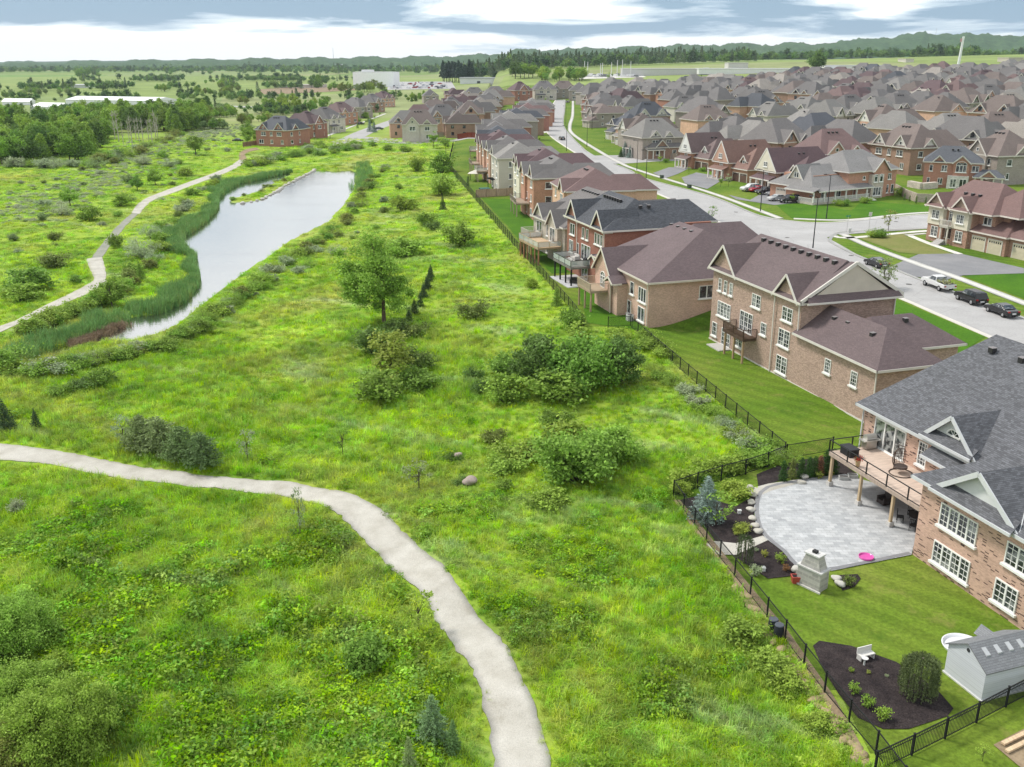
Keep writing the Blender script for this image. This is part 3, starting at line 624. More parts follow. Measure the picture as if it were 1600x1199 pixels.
    def door(s, face, a, z, w, h, pl, color=(.1, .05, .04)):
        b = MB().box(-w/2, w/2, -.05, .03, 0, h); b.box(-w/2 + .12, w/2 - .12, -.07, 0, .2, h * .42); b.box(-w/2 + .12, w/2 - .12, -.07, 0, h * .5, h - .15)
        o = b.build('door', M['paint'], s.root, color); o.location = s.FT(face, pl)(a, 0, z); o.rotation_euler = (0, 0, ROT[face])
        f = MB(); f.box(-w/2 - .1, -w/2, -.08, .03, 0, h + .1).box(w/2, w/2 + .1, -.08, .03, 0, h + .1).box(-w/2, w/2, -.08, .03, h, h + .1); f.build('door_frame', M['trim'], o, (.75, .73, .68))
        MB().box(w/2 - .16, w/2 - .1, -.13, -.07, h * .46, h * .5).build('handle', M['metal'], o, (.5, .48, .4))
    def vent(s, u, v, z, sl=.4):
        key = 'vent'
        if key not in WINC:
            b = MB().box(-.22, .22, -.22, .22, -.25, .16); WINC[key] = b.mesh('roof_vent')
        o = link('roof_vent', WINC[key], M['paint'], s.root, (.03, .028, .03)); o.location = (u, v, z)
        if 'ventcap' not in WINC: WINC['ventcap'] = MB().box(-.25, .25, -.25, .25, .162, .20).mesh('cap')
        link('cap', WINC['ventcap'], M['paint'], o, (.22, .20, .2))
    def spout(s, pts):
        b = MB()
        for p, q in zip(pts[:-1], pts[1:]): b.beam(p, q, .1, .1)
        b.build('downspout', M['trim'], s.root, s.tc_)
    def deck(s, u0, u1, v0, v1, z, posts=3, col=(.42, .30, .22), postcol=(.45, .33, .2), rail='bars', railcol=(.02, .02, .02), zb=0.0, name='deck', depth=.28):
        d = MB().box(u0, u1, v0, v1, z - .06, z); o = d.build(name, M['wood'], s.root, col)
        MB().box(u0 + .01, u1 - .01, v0 + .01, v0 + .07, z - depth - .06, z - .062).box(u0 + .01, u0 + .07, v0 + .07, v1, z - depth - .06, z - .062).box(u1 - .07, u1 - .01, v0 + .07, v1, z - depth - .06, z - .062).build('rim_joist', M['wood'], o, tuple(c * .72 for c in col))
        for i in range(posts):
            u = u0 + .25 + (u1 - u0 - .5) * i / max(1, posts - 1)
            MB().box(u - .1, u + .1, v0 + .12, v0 + .32, zb - .3, z - .07).build('post', M['wood'], o, postcol)
        rl = MB(); gl = MB(); H_ = 1.0; k = max(2, int((u1 - u0) / 2.2) + 1)
        segs = [((u0, v1), (u0, v0), max(2, int((v1 - v0) / 2) + 1)), ((u0, v0), (u1, v0), k), ((u1, v0), (u1, v1), max(2, int((v1 - v0) / 2) + 1))]
        for (a, b, m_) in segs:
            for i in range(m_):
                t_ = i / (m_ - 1); x = a[0] + (b[0] - a[0]) * t_; y = a[1] + (b[1] - a[1]) * t_; rl.box(x - .04, x + .04, y - .04, y + .04, z, z + H_)
            rl.beam((a[0], a[1], z + H_), (b[0], b[1], z + H_), .07, .06); rl.beam((a[0], a[1], z + .1), (b[0], b[1], z + .1), .04, .05)
            if rail == 'bars':
                n_ = int(math.hypot(b[0]-a[0], b[1]-a[1]) / .14)
                for i in range(n_):
                    t_ = i / n_; x = a[0] + (b[0] - a[0]) * t_; y = a[1] + (b[1] - a[1]) * t_; rl.box(x - .018, x + .018, y - .018, y + .018, z + .1, z + H_)
            elif rail == 'glass': gl.beam((a[0], a[1], z + .55), (b[0], b[1], z + .55), .015, .8)
        rl.build('railing', M['paint'], o, railcol)
        if gl.v: gl.build('glass_panel', M['rail_glass'], o)
        return o
    def done(s):
        s.wb.build('wall', M[s.wm], s.root, s.wc); s.rb.build('roof', M[s.rm], s.root, s.rc)
        s.tb.build('eaves_trim', M['trim'], s.root, s.tc_); s.gb.build('gable', M[s.gm], s.root, s.gc)
        for g_ in s.gl: g_.build('gable', M[s.gm], s.root, s.gc)
        return s.root
A0 = math.atan2(-.954, .30)
MAROON = (.125, .078, .083); MAR2 = (.18, .115, .11); GREYR = (.165, .152, .148); GREYL = (.24, .225, .21); DGREY = (.085, .09, .105); BROWNR = (.185, .145, .13); TANR = (.34, .30, .265)
BRK_RED = (.35, .175, .135); BRK_PINK = (.50, .315, .24); BRK_BRN = (.33, .215, .165); BRK_PEACH = (.60, .39, .28); BRK_YEL = (.47, .38, .27); BEIGE = (.52, .48, .43); STONE = (.33, .29, .26); BRK_ORG = (.44, .245, .175)
CREAM = (.68, .63, .52)
# --- the grey roofed house with the deck (nearest)
h = House('brick_house', 'orange brick house with dark grey mottled roof and raised deck over the stone patio', (31.0, 50.2), A0, 24, 0, (.50, .335, .265), 'brick_odd', (.118, .12, .132), 'shingle_mixed', (.58, .59, .60))
# local: wing starts at u=24-9.54=14.5 ; deck wall v=5.3
UW = 14.6
h.walls(UW, 25.5, 0, 16, -.4, 6.0); h.walls(1.3, UW, 5.3, 24, -.4, 6.0)
h.hip(UW, 27.5, 0, 20, 6.0, 10.6, 'v', 9.0, 4, .55)
h.hip(1.3, 27, 5.3, 24.5, 6.05, 11.9, 'u', 3.2, 4, .55)
h.gc = (.64, .65, .65); h.gm = 'stucco'
h.gable('back', 19.6, 3.3, .02, 6.05, 2.3, 5, .45, pent=.55, trimh=.34)
h.gable('back', 11.2, 2.4, 5.32, 6.35, 2.1, 5, .5, pent=.5, trimh=.30)
h.walls(9.9, 12.6, 4.3, 5.31, -.4, 4.9); h.rb.prism([(9.6, 4.0, 5.0), (12.9, 4.0, 5.0), (12.9, 5.3, 5.8), (9.6, 5.3, 5.8)], (0, 0, .12)); h.tb.beam((9.6, 3.95, 5.0), (12.9, 3.95, 5.0), .12, .22)
W6 = dict(grid=(2, 4))
h.win('back', 18.2, 3.35, 3.3, 1.65, 0, 4, (2, 4)); h.win('back', 18.1, .55, 3.3, 1.6, 0, 4, (2, 4)); h.win('back', 23.2, 3.5, 1.9, 1.55, 0, 2, (2, 4)); h.win('back', 22.8, .7, 1.8, 1.6, 0, 2, (2, 4))
h.win('back', 8.4, 3.5, .95, 1.9, 5.3, 1, (3, 5)); h.win('side', 3, 3.4, 1.6, 1.5, 25.5, 2, (2, 3)); h.win('side', 3, .6, 1.6, 1.5, 25.5, 2, (2, 3)); h.win('side', 9, 3.4, 1.2, 1.5, 25.5, 1, (2, 3))
d_ = h.win('back', 4.6, 3.02, 3.7, 2.4, 5.3, 3, None, True, 'curtain', name='patio_door'); h.win('back', 4.6, 5.42, 3.7, .42, 5.3, 3, (2, 1), False, name='transom_window')
for uu in (3.0, 7.0, 11.0): h.win('back', uu, .4, 2.2, 2.1, 5.3, 2, None, False, name='patio_door')
o_ = h.win('back', 11.2, 6.95, 1.3, .05, 5.26, 1, None, False, arch=True, name='arched_window')
for uu, vv in ((5.5, 13.2), (8.3, 13.4), (11, 13.6), (14, 13.6), (17, 13.8)): h.vent(uu, vv, 11.2)
h.spout([(1.25, 5.2, 6.0), (1.25, 5.2, 0)])
dk = h.deck(2.9, UW - .02, 1.0, 5.28, 3.0, 4, (.56, .44, .36), (.5, .38, .24), 'none', (.015, .015, .015))
for i in range(4):
    u = 2.9 + .25 + (UW - 2.92 - .5) * i / 3; MB().box(u - .2, u + .2, 1.02, 1.42, -.1, .42).build('footing', M['paint'], dk, (.55, .53, .5))
h.tb.beam((11.3, 8.7, 8.46), (13.85, 4.9, 6.13), .05, .05); h.tb.beam((19.7, 3.9, 8.36), (23.2, -.3, 6.1), .05, .05)
h.done(); HA = h
def loc(H, u, v, z=0): a = H.root.rotation_euler[2]; o = H.root.location; return Vector((o[0] + u * math.cos(a) - v * math.sin(a), o[1] + u * math.sin(a) + v * math.cos(a), o[2] + z))
# --- tall brown brick house with maroon roof
h = House('brick_house', 'tall brown brick house with maroon roof, small dark balcony and long garage wing', (24.588 + .30 * 31.6, 113.59 - .954 * 31.6), A0, 31.6, 0, (.40, .285, .235), 'brick_mixed', (.135, .098, .10), 'shingle', (.66, .62, .57))
h.walls(0, 18.6, 0, 11.6, -.5, 9.1); h.walls(18.6, 31.4, 0, 6.9, -.5, 5.75); h.walls(18.6, 26.5, 6.9, 13.5, 1, 5.75); h.walls(6, 15, 11.6, 14, 1, 8.9)
h.gc = (.55, .49, .42); h.gm = 'stucco'
h.hip(0, 18.6, 0, 11.6, 9.1, 12.9, 'u', 1.0, 1.6, .5)
# clipped stucco gable with a pent roof on the garage side
h.gb.prism([(18.3, .9, 9.45), (18.3, 10.8, 9.45), (18.3, 5.8, 12.75)], (.72, 0, 0))
h.tb.beam((19.12, -.5, 9.2), (19.12, 5.8, 12.95), .16, .34); h.tb.beam((19.12, 12.1, 9.2), (19.12, 5.8, 12.95), .16, .34)
h.rb.prism([(19.0, -.2, 9.12), (19.0, 11.8, 9.12), (19.0, 11.3, 9.75), (19.0, .5, 9.75)], (.06, 0, 0)); h.rb.prism([(19.03, .3, 9.75), (19.03, 11.3, 9.75), (19.7, 11.6, 9.1), (19.7, 0, 9.1)], (0, 0, .06)); h.tb.beam((19.72, -.1, 9.05), (19.72, 11.7, 9.05), .1, .2)
h.rb.add([(18.05, 5.8, 12.9), (19.1, 5.8, 12.96), (19.1, -.5, 9.22), (18.05, -.45, 9.12)], [(0, 1, 2, 3)]); h.rb.add([(18.05, 5.8, 12.9), (19.1, 5.8, 12.96), (19.1, 12.1, 9.22), (18.05, 12.05, 9.12)], [(0, 1, 2, 3)])
h.hip(18.6, 31.4, 0, 6.9, 5.75, 8.5, 'u', 0.4, 4.2, .5)
h.hip(18.7, 26.5, 4, 13.5, 5.76, 8.1, 'v', 2, 3.5, .5)
h.gb2 = MB(); gcol = (.48, .35, .285)
for a, hw, rs in ((2.6, 2.9, 3.0), (16.0, 2.1, 2.3)):
    h.gable('back', a, hw, 0, 9.1, rs, 6, .45, wall=False); f = h.FT('back', 0); h.wb.prism([f(a - hw, .03, 9.05), f(a + hw, .03, 9.05), f(a, .03, 9.05 + rs)], (0, .35, 0))
for a, z, w_, hh, n, g in ((1.8, 6.5, .7, 1.5, 1, (2, 3)), (3.1, 6.5, .7, 1.5, 1, (2, 3)), (4.4, 6.5, .7, 1.5, 1, (2, 3)), (3.1, 3.5, 3.0, 1.8, 4, (2, 4)), (1.2, .7, 1.1, 1.7, 1, (3, 3)),
                           (10.0, 6.4, 1.8, 1.5, 2, (2, 3)), (16.2, 6.4, 1.9, 1.5, 2, (2, 3)), (11.9, 3.7, 1.1, 1.4, 1, (3, 3)), (16.0, 3.5, 2.1, 1.9, 2, (2, 4)), (16.0, .5, 2.0, 1.9, 2, (2, 4)), (7.0, .9, 1.6, 1.2, 2, (2, 2)), (24.0, 3.0, 1.0, 1.5, 1, (3, 4)), (28.2, 3.0, 1.0, 1.5, 1, (3, 4))):
    h.win('back', a, z, w_, hh, 0, n, g)
h.win('back', 8.2, 3.05, 2.7, 2.35, 0, 3, (2, 4), name='patio_door'); h.win('back', 4.0, .15, 2.0, 2.1, 0, 2, (2, 4), False, name='patio_door')
for i in range(10):
    u = 2.5 + i * 1.55; h.vent(u, 5.0, 12.55)
for u, v in ((21, 2.4), (23, 2.6), (27.2, 2.3), (23.6, 9)): h.vent(u, v, 7.75)
h.spout([(18.5, -.25, 9), (18.5, -.12, 5.9)]); h.spout([(13.9, -.25, 9), (13.9, -.12, 0)]); h.spout([(31.5, -.2, 5.7), (31.5, -.1, 0)]); h.spout([(18.75, 11.5, 9), (18.75, 11.5, 6)])
h.tb.box(-.02, 31.42, -.06, .0, .0, .16)
h.deck(6.1, 10.6, -1.7, -.02, 3.0, 3, (.13, .085, .06), (.4, .28, .17), 'bars', (.09, .055, .04), name='balcony')
MB().box(2.4, 5.4, -1.7, -.05, -.1, .12).build('door_step', M['paint'], h.root, (.5, .48, .45))
h.done(); HD = h
# --- beige brick house with maroon roof
h = House('brick_house', 'pink beige brick house with maroon roof next to the tall brown brick house', (17.57, 118.33), A0, 17.5, 0, (.56, .385, .31), 'brick', (.145, .105, .108), 'shingle', (.66, .60, .52))
h.walls(0, 17.5, 0, 15, -.5, 6.1); h.walls(3, 14, 15, 20, 1, 6.1)
h.hip(0, 17.5, 0, 22, 6.1, 11.1, 'u', 4, 7.4, .5); h.hip(-4, 6, 12, 26, 6.1, 10.2, 'v', 3, 4, .4); h.walls(-3.5, 5.5, 14, 25, 1, 6.1)
h.gable('back', 6.0, 2.9, -1.6, 5.4, 3.0, 8, .4, pent=0); h.walls(3.2, 8.8, -1.6, 0, -.5, 5.4)
h.gable('back', 9.6, 1.1, -2.2, 4.6, .6, 2, .2, wall=False)
h.win('back', 6.0, 3.0, 1.6, 1.6, -1.6, 2, (2, 3), arch=True); h.win('back', 12.3, 3.3, 1.2, 1.7, 0, 1, None); h.win('back', 15.5, 3.0, 2.3, 1.9, 0, 3, None); h.win('back', 15.4, .4, 2.0, 1.9, 0, 2, None); h.win('back', 11.6, .5, 1.1, 1.8, 0, 1, None)
h.win('side', 8.2, 3.4, 2.2, 1.7, 17.5, 2, None); h.walls(9.1, 10.6, -1.4, 0, -.3, 4.6)
h.deck(3.0, 7.9, -4.2, -1.62, 3.0, 3, (.5, .38, .27), (.42, .3, .2), 'bars', (.5, .42, .32))
for u, v in ((3, 10.0), (5, 10.0), (7, 10.0), (9, 10.0)): h.vent(u, v, 10.6)
for u, v in ((13.8, 14.5), (12.4, 18)): h.vent(u, v, 9.2)
h.vent(5.9, 3.6, 8.2); h.spout([(17.3, -.2, 6), (17.3, -.1, 0)]); h.spout([(9, -1.75, 5.3), (9, -1.7, 0)])
h.done(); HE = h
# --- red brick house with dark grey roof and glass railed deck
h = House('brick_house', 'red brick house with charcoal grey roof and a glass railed deck on black posts', (13.8, 139.6), A0 + .01, 15.5, 0, (.29, .135, .10), 'brick', (.074, .078, .09), 'shingle_mixed', (.66, .62, .56))
h.walls(0, 15.5, 0, 12, -.5, 9.0); h.walls(2, 13, 12, 19, 1.5, 9.0); h.hip(0, 15.5, 0, 13.5, 9.0, 12.8, 'u', 1.5, 5.2, .5); h.hip(4, 12, 6, 20, 9.01, 11.9, 'v', 2, 3, .4)
h.hip(13, 19.5, 14, 25, 5.6, 8.9, 'v', 3, 3, .4); h.walls(13.2, 19.3, 14.2, 24.8, 1.5, 5.6)
h.gable('back', 2.5, 2.2, 0, 9.0, 2.7, 6, .4); h.gable('back', 13.0, 2.1, 0, 9.0, 2.5, 6, .4)
for a, z, w_, hh, n in ((2.4, 6.2, 2.0, 1.8, 2), (7.0, 6.4, .9, 1.7, 1), (8.6, 6.4, .9, 1.7, 1), (12.0, 6.4, .8, 1.7, 1), (13.1, 6.4, .8, 1.7, 1), (14.2, 6.4, .8, 1.7, 1), (2.0, 3.3, 1.6, 2.0, 2), (4.8, 3.3, .9, 2, 1), (8, .3, 2.4, 2.1, 2)): h.win('back', a, z, w_, hh, 0, n, None)
h.win('back', 8.2, 3.05, 3.6, 2.5, 0, 3, None, name='patio_door')
h.deck(4.4, 12.0, -4.0, -.02, 3.0, 4, (.30, .28, .26), (.02, .02, .02), 'glass', (.02, .02, .02))
MB().box(4.3, 12.6, -4.6, -.05, -.2, .1).build('patio_slab', M['paint'], h.root, (.55, .55, .56)); h.walls(12.3, 14.6, -1.0, 0, -.3, 4.4); h.gable('back', 13.4, 1.15, -1.0, 4.3, .7, 1.2, .2, wall=False)
for i in range(7): h.vent(3 + i * 1.0, 5.2, 12.3)
for i in range(3): h.vent(9 + i * .9, 8.6, 11.7)
for i in range(2): h.vent(12.6, 6.9 + i * 1.4, 11.8)
h.spout([(15.4, -.2, 9), (15.4, -.1, 0)]); h.spout([(4.6, -.2, 9), (4.6, -.1, 3)]); h.done(); HF = h
# --- pale house with the high wooden deck
h = House('brick_house', 'beige brick house with brown grey roof and long wooden deck on many posts', (8.9, 159.4), A0 + .03, 15, 0, (.47, .42, .36), 'brick', (.16, .145, .14), 'shingle', (.66, .62, .56))
h.walls(0, 15, 0, 13, -.5, 6.1); h.walls(2, 13, 13, 20, 1, 6.1); h.hip(0, 15, 0, 20, 6.1, 10.9, 'u', 1.5, 5.5, .5); h.hip(13.5, 21, 9, 22, 6.0, 10.4, 'v', 4, 3, .4); h.walls(13.8, 20.6, 9.3, 21.6, 1, 6.0)
h.gable('back', 3.0, 2.4, 0, 6.1, 2.4, 5, .4); h.gable('back', 11.4, 2.2, -.8, 6.1, 2.4, 5, .4); h.walls(9.2, 13.6, -.8, 0, -.5, 6.1)
for a, w_ in ((3.0, 2.6), (7.4, 1.6)): h.win('back', a, 3.4, w_, 2.0, 0, 2, None); h.win('back', a, .4, w_, 1.9, 0, 2, None)
h.win('back', 11.4, 3.1, 2.2, 2.4, -.8, 2, None, name='patio_door'); h.win('side', 4, 3.4, 1.4, 1.5, 15)
h.deck(6.0, 15.5, -5.0, -.82, 3.0, 6, (.52, .38, .25), (.40, .2, .12), 'glass', (.45, .35, .2)); h.deck(.4, 4.4, -2.6, -.02, 3.0, 2, (.45, .36, .3), (.45, .38, .3), 'bars', (.6, .56, .5))
MB().add([(4.6, -3.2, 0), (5.9, -3.2, 2.9), (5.9, -4.4, 2.9), (4.6, -4.4, 0)], [(0, 1, 2, 3)]).build('stairs', M['wood'], h.root, (.5, .42, .34))
for i in range(7): h.vent(2 + i * 1.1, 8.8, 10.4)
h.vent(15.5, 13, 9.6); h.vent(17, 12, 9.9); h.done()

WSTY = [(None, 1), ((2, 2), 1)]
def generic(label, corner, ang, W, D, z, ez, rs, roof, wall, seed, group=None, gables=((.25, 1), (.75, 1)), side_gable=False, garage=False, wmat='brick', gcol=None, base=-.5, wing=True, vents=5, deck=False, name='brick_house', porch=False, rmat='shingle', trim=(.64, .60, .54), windows=True, axis='u'):
    r = random.Random(seed); h = House(name, label, corner, ang, W, z, wall, wmat, roof, rmat, trim, group)
    h.walls(0, W, 0, D, base, ez)
    if gcol: h.gc = gcol; h.gm = 'stucco'
    i0 = min(W, D) * r.uniform(.32, .5); i1 = min(W, D) * r.uniform(.32, .5)
    h.hip(0, W, 0, D, ez, ez + rs, axis, i0, i1, .45)
    if wing:
        a = W * r.uniform(.45, .6); b = W * r.uniform(.86, 1.0); h.walls(a, b, D, D + 5, base, ez - .02); h.hip(a, b, D - 5, D + 5, ez + .01, ez + rs * .72, 'v', 2, 3.2, .4)
    for fa, sc_ in gables:
        hw = W * .155 * sc_; pr = r.choice((0.0, .5)); 
        if pr: h.walls(W * fa - hw, W * fa + hw, -pr, 0, base, ez)
        h.gable('back', W * fa, hw, -pr, ez, hw * r.uniform(.85, 1.15), D * .4, .35)
        if windows: h.win('back', W * fa, ez - 2.3, min(2.2, hw * 1.1), 1.5, -pr, 2, (2, 2) if W > 13 else None)
        if windows and hw > 1.9: h.win('back', W * fa, ez + hw * .2, .8, .8, -pr - .03, 1, None, False)
    if side_gable:
        hw = D * .17; aa = D * r.uniform(.3, .6); h.gable('side', aa, hw, W, ez, hw * 1.0, W * .35, .35)
    if windows:
        lv = [q for q in (ez - 2.3, ez - 5.3, ez - 8.3) if q > .2]
        for li, zz in enumerate(lv):
            for k in range(int(W // 5)):
                a = W * (k + .5) / int(W // 5)
                if li == 0 and any(abs(a - W * fa) < W * .17 for fa, _ in gables): continue
                if garage and li == len(lv) - 1 and a > W * .45: continue
                h.win('back', a, zz, r.choice((1.2, 1.8, 2.2)), 1.5, 0, 2, None)
            for k in range(2): h.win('side', D * (.25 + .45 * k), zz, r.choice((.8, 1.4)), 1.4, W, 1, None)
    if garage:
        gw = 2.6; 
        if W > 11:
            h.walls(W * .5, W, -3.5, 0, base, 3.1); h.hip(W * .5, W, -3.5, .5, 3.1, 5.0, 'u', 1.2, 1.2, .4, vm=.3)
            h.garage('back', W * .63, 0, gw, 2.3, -3.5, r.choice(((.5, .46, .38), (.6, .58, .54), (.12, .07, .05), (.3, .2, .14)))); h.garage('back', W * .86, 0, gw, 2.3, -3.5, (.5, .46, .38))
        h.door('back', W * .4, .4, 1.0, 2.1, 0, r.choice(((.1, .03, .02), (.03, .03, .04), (.2, .1, .05))))
    if porch:
        h.rb.prism([(W * .04, -2.0, 2.9), (W * .48, -2.0, 2.9), (W * .48, 0, 3.7), (W * .04, 0, 3.7)], (0, 0, .14)); h.tb.beam((W * .04, -2.02, 2.88), (W * .48, -2.02, 2.88), .14, .24)
        for fa in (.06, .2, .34, .46): MB().box(W * fa - .14, W * fa + .14, -1.95, -1.67, 0, 2.8).build('porch_column', M['trim'], h.root, (.72, .69, .64))
        MB().box(W * .04, W * .48, -2.0, 0, -.3, .35).build('porch', M['paint'], h.root, (.45, .43, .4))
    if deck: h.deck(W * .2, W * .7, -3, -.02, 3.0, 3, (.45, .36, .28), (.45, .36, .28), r.choice(('glass', 'bars')), (.3, .26, .22))
    pitch = rs / (D / 2 + .45)
    for i in range(vents):
        h.vent(W * .5 + (i - vents / 2) * 1.1, D / 2 - 1.1, ez + rs - pitch * 1.1 + .1)
    return h.done()
def fang(y):  # heading of the row along the long fence
    dx = float(xf(y + 8) - xf(y - 8)); return math.atan2(-16, -dx)
# the rest of the row that backs on the meadow
row = [  # corner, W, D, eave, rise, roof, wall, label, kwargs
 ((10.6, 183.5), 14.5, 13, 9.0, 3.7, MAR2, BRK_PEACH, 'peach brick house with maroon hip roof behind the beige house with the long deck', dict(vents=3, gables=((.8, .9),), side_gable=False)),
 ((4.6, 204.5), 17.0, 13, 9.0, 3.7, GREYR, BRK_ORG, 'three storey orange red brick house with grey roof, its blank side facing the camera', dict(vents=3, gables=((.35, 1), (.85, .9)), deck=True)),
 ((2.4, 226.0), 13.5, 13, 9.0, 3.8, MAROON, CREAM, 'cream sided house with dark maroon roof behind the orange red brick house', dict(vents=2, wmat='siding')),
 ((-3.4, 247.0), 14.5, 12, 9.0, 3.6, GREYL, BEIGE, 'tall beige sided house with pale grey roof above the wooden fence', dict(vents=2, wmat='siding', gables=((.3, 1),))),
 ((-6.2, 268.0), 14.0, 12, 9.0, 3.6, GREYR, BRK_PINK, 'pink brick house with brown grey roof past the tall beige sided house', dict(vents=2, deck=True)),
 ((-8.6, 288.0), 14.0, 12, 9.0, 3.7, MAROON, BRK_PINK, 'maroon roofed pink brick house, second past the tall beige sided house', dict(vents=2, deck=True)),
 ((-10.2, 309.0), 14.0, 12, 9.0, 3.7, DGREY, BRK_ORG, 'dark grey roofed brick house halfway along the far mown yard', dict(vents=0)),
 ((-11.5, 330.0), 14.0, 12, 9.0, 3.8, GREYR, BRK_PINK, 'grey roofed pink brick house next to the red stained fence', dict(vents=0, deck=True)),
 ((-10.0, 352.0), 14.0, 12, 8.0, 3.7, GREYR, BRK_RED, 'grey roofed red brick house right behind the red stained fence', dict(vents=0)),
 ((-7.0, 374.0), 14.0, 12, 7.5, 3.7, GREYL, STONE, 'pale grey roofed stone house second behind the red stained fence', dict(vents=0)),
 ((-4.0, 397.0), 14.0, 12, 7.0, 3.7, DGREY, BRK_BRN, 'dark roofed brown brick house third behind the red stained fence', dict(vents=0)),
 ((-1.0, 420.0), 14.0, 12, 6.5, 3.7, GREYR, BRK_RED, 'grey roofed house fourth behind the red stained fence', dict(vents=0)),
 ((1.5, 445.0), 14.0, 12, 6.5, 3.8, MAR2, BRK_ORG, 'maroon roofed house fifth behind the red stained fence', dict(vents=0)),
 ((3.5, 470.0), 14.0, 12, 6.5, 3.7, GREYR, BRK_RED, 'tall red brick house at the far left end of the straight street', dict(vents=0)),
 ((4.5, 495.0), 14.0, 12, 6.5, 3.7, GREYL, STONE, 'pale roofed house closing the far left end of the straight street', dict(vents=0)),
]
for i, (c, W, D, ez, rs, rf, wl, lb, kw) in enumerate(row):
    z = 0.0 if c[1] < 340 else Tz(c[0] + 3, c[1])
    generic(lb, c, fang(c[1] + 6) if c[1] < 330 else math.radians(-88), W, D, z, ez, rs, rf, wl, 100 + i, **kw)
# houses across the street, corner survey in photo pixels at their near front corner
def gxy(px, py): p = G(px, py); return (p.x, p.y), p.z
across = [
 (1010, 251, 15, 13, 3.9, 4.4, GREYR, BRK_BRN, 'low grey roofed bungalow on the corner with blue spruces in its garden', dict(gables=((.3, .9),), side_gable=True, porch=True, vents=4, ang=.05)),
 (985, 228, 13, 12, 5.4, 4.2, GREYL, BRK_PEACH, 'pale grey roofed house with portico behind the corner bungalow', dict(garage=True, porch=True, gables=((.3, 1.0),), vents=0, ang=.08)),
 (967, 219, 12, 12, 5.4, 4.2, DGREY, STONE, 'dark roofed stone fronted house second behind the corner bungalow', dict(garage=True, gables=((.4, 1.0),), vents=0, ang=.06)),
 (930, 200, 14, 12, 6.2, 3.9, BROWNR, STONE, 'brown roofed stone house with arched gable on the straight street', dict(garage=True, gables=((.6, 1.1),), vents=0, ang=.1)),
 (926, 185, 14, 12, 6.2, 3.9, GREYR, BRK_RED, 'grey roofed red brick house behind the brown roofed stone house', dict(garage=True, gables=((.5, 1.1),), vents=0, ang=.1)),
 (925, 174, 14, 12, 6.2, 3.9, BROWNR, BRK_RED, 'brown roofed red brick house third along the far right side of the straight street', dict(garage=True, gables=((.35, 1.1),), vents=0, ang=.1)),
]
for i, (px, py, W, D, ez, rs, rf, wl, lb, kw) in enumerate(across):
    kw = dict(kw); a = A0 + kw.pop('ang', 0); (x, y), z = gxy(px, py)
    generic(lb, (x + .6, y), a, W, D, z, ez, rs, rf, wl, 300 + i, **kw)
def steep(label, cpx, W, D, ang, roof, wall, gcol, split, dorm=True, second=None):
    (x, y), z = gxy(*cpx); h = House('brick_house', label, (x, y), A0 + ang, W, z, wall, 'brick', roof, 'shingle', (.68, .65, .6)); a = W * split
    h.gc = gcol; h.gm = 'stucco'
    h.walls(0, a, 0, D, -.4, 4.6); h.hip(0, a, 0, D, 4.6, 10.0, 'v', 0, 3.0, .45); h.walls(a, W, 1.2, D, -.4, 3.4); h.hip(a - .4, W, 1.2, D, 3.4, 8.6, 'v', 5.5, 3, .45)
    h.walls(a * .5, W - .2, D * .5, D, 3, 5.5)
    h.win('back', a * .5, 5.6, 1.5, 1.2, -.45 - .04, 2, (2, 2)); h.win('back', a * .5, 3.2, 1.4, 1.2, 0, 2, (2, 2))
    if dorm: h.gable('back', a + (W - a) * .5, 1.1, 2.2, 5.4, 1.2, 3.5, .25); h.win('back', a + (W - a) * .5, 4.6, .9, .9, 2.2 - .03, 1, None, False)
    h.rb.prism([(.1, -2.1, 2.7), (a + .1, -2.1, 2.7), (a + .1, 0, 3.5), (.1, 0, 3.5)], (0, 0, .14)); h.tb.beam((.1, -2.12, 2.68), (a + .1, -2.12, 2.68), .14, .28)
    for k in range(4): u = .3 + (a - .5) * k / 3; MB().box(u - .16, u + .16, -2.05, -1.73, .3, 2.6).build('porch_column', M['trim'], h.root, (.72, .69, .64))
    MB().box(.1, a, -2.1, 0, -.3, .35).build('porch', M['paint'], h.root, (.5, .47, .44)); h.door('back', a * .6, .4, 1.1, 2.1, 0, (.1, .04, .03)); h.win('back', a * .25, .9, 1.3, 1.4, 0, 2, None)
    gw = (W - a) / 2 - .5; h.garage('back', a + gw * .5 + .35, 0, gw, 2.2, 1.2, second or (.14, .08, .06)); h.garage('back', a + gw * 1.5 + .75, 0, gw, 2.2, 1.2, second or (.14, .08, .06))
    h.win('side', D * .45, .9, 1.2, 1.4, W, 1, None); h.win('side', D * .75, 3.4, 1.2, 1.2, W, 1, None) if False else None; h.vent(a * .5 + 1.2, 8, 8.6); h.vent(a * .5 + 1.2, 9.4, 8.6); return h.done()
steep('cream gabled house with steep maroon roof and cars on its driveway', (1240, 306), 15.5, 17, .05, MAROON, BRK_BRN, CREAM, .52)
steep('brick house with steep rusty red roof and stone portico beside the cream gabled house', (1161, 287), 13.5, 16, .09, (.22, .13, .105), BRK_ORG, BRK_PINK, .5)
steep('small brick house with maroon roof and white gable past the rusty red roof', (1101, 268), 12.5, 14, .12, (.17, .12, .115), BRK_ORG, (.74, .73, .71), .45)
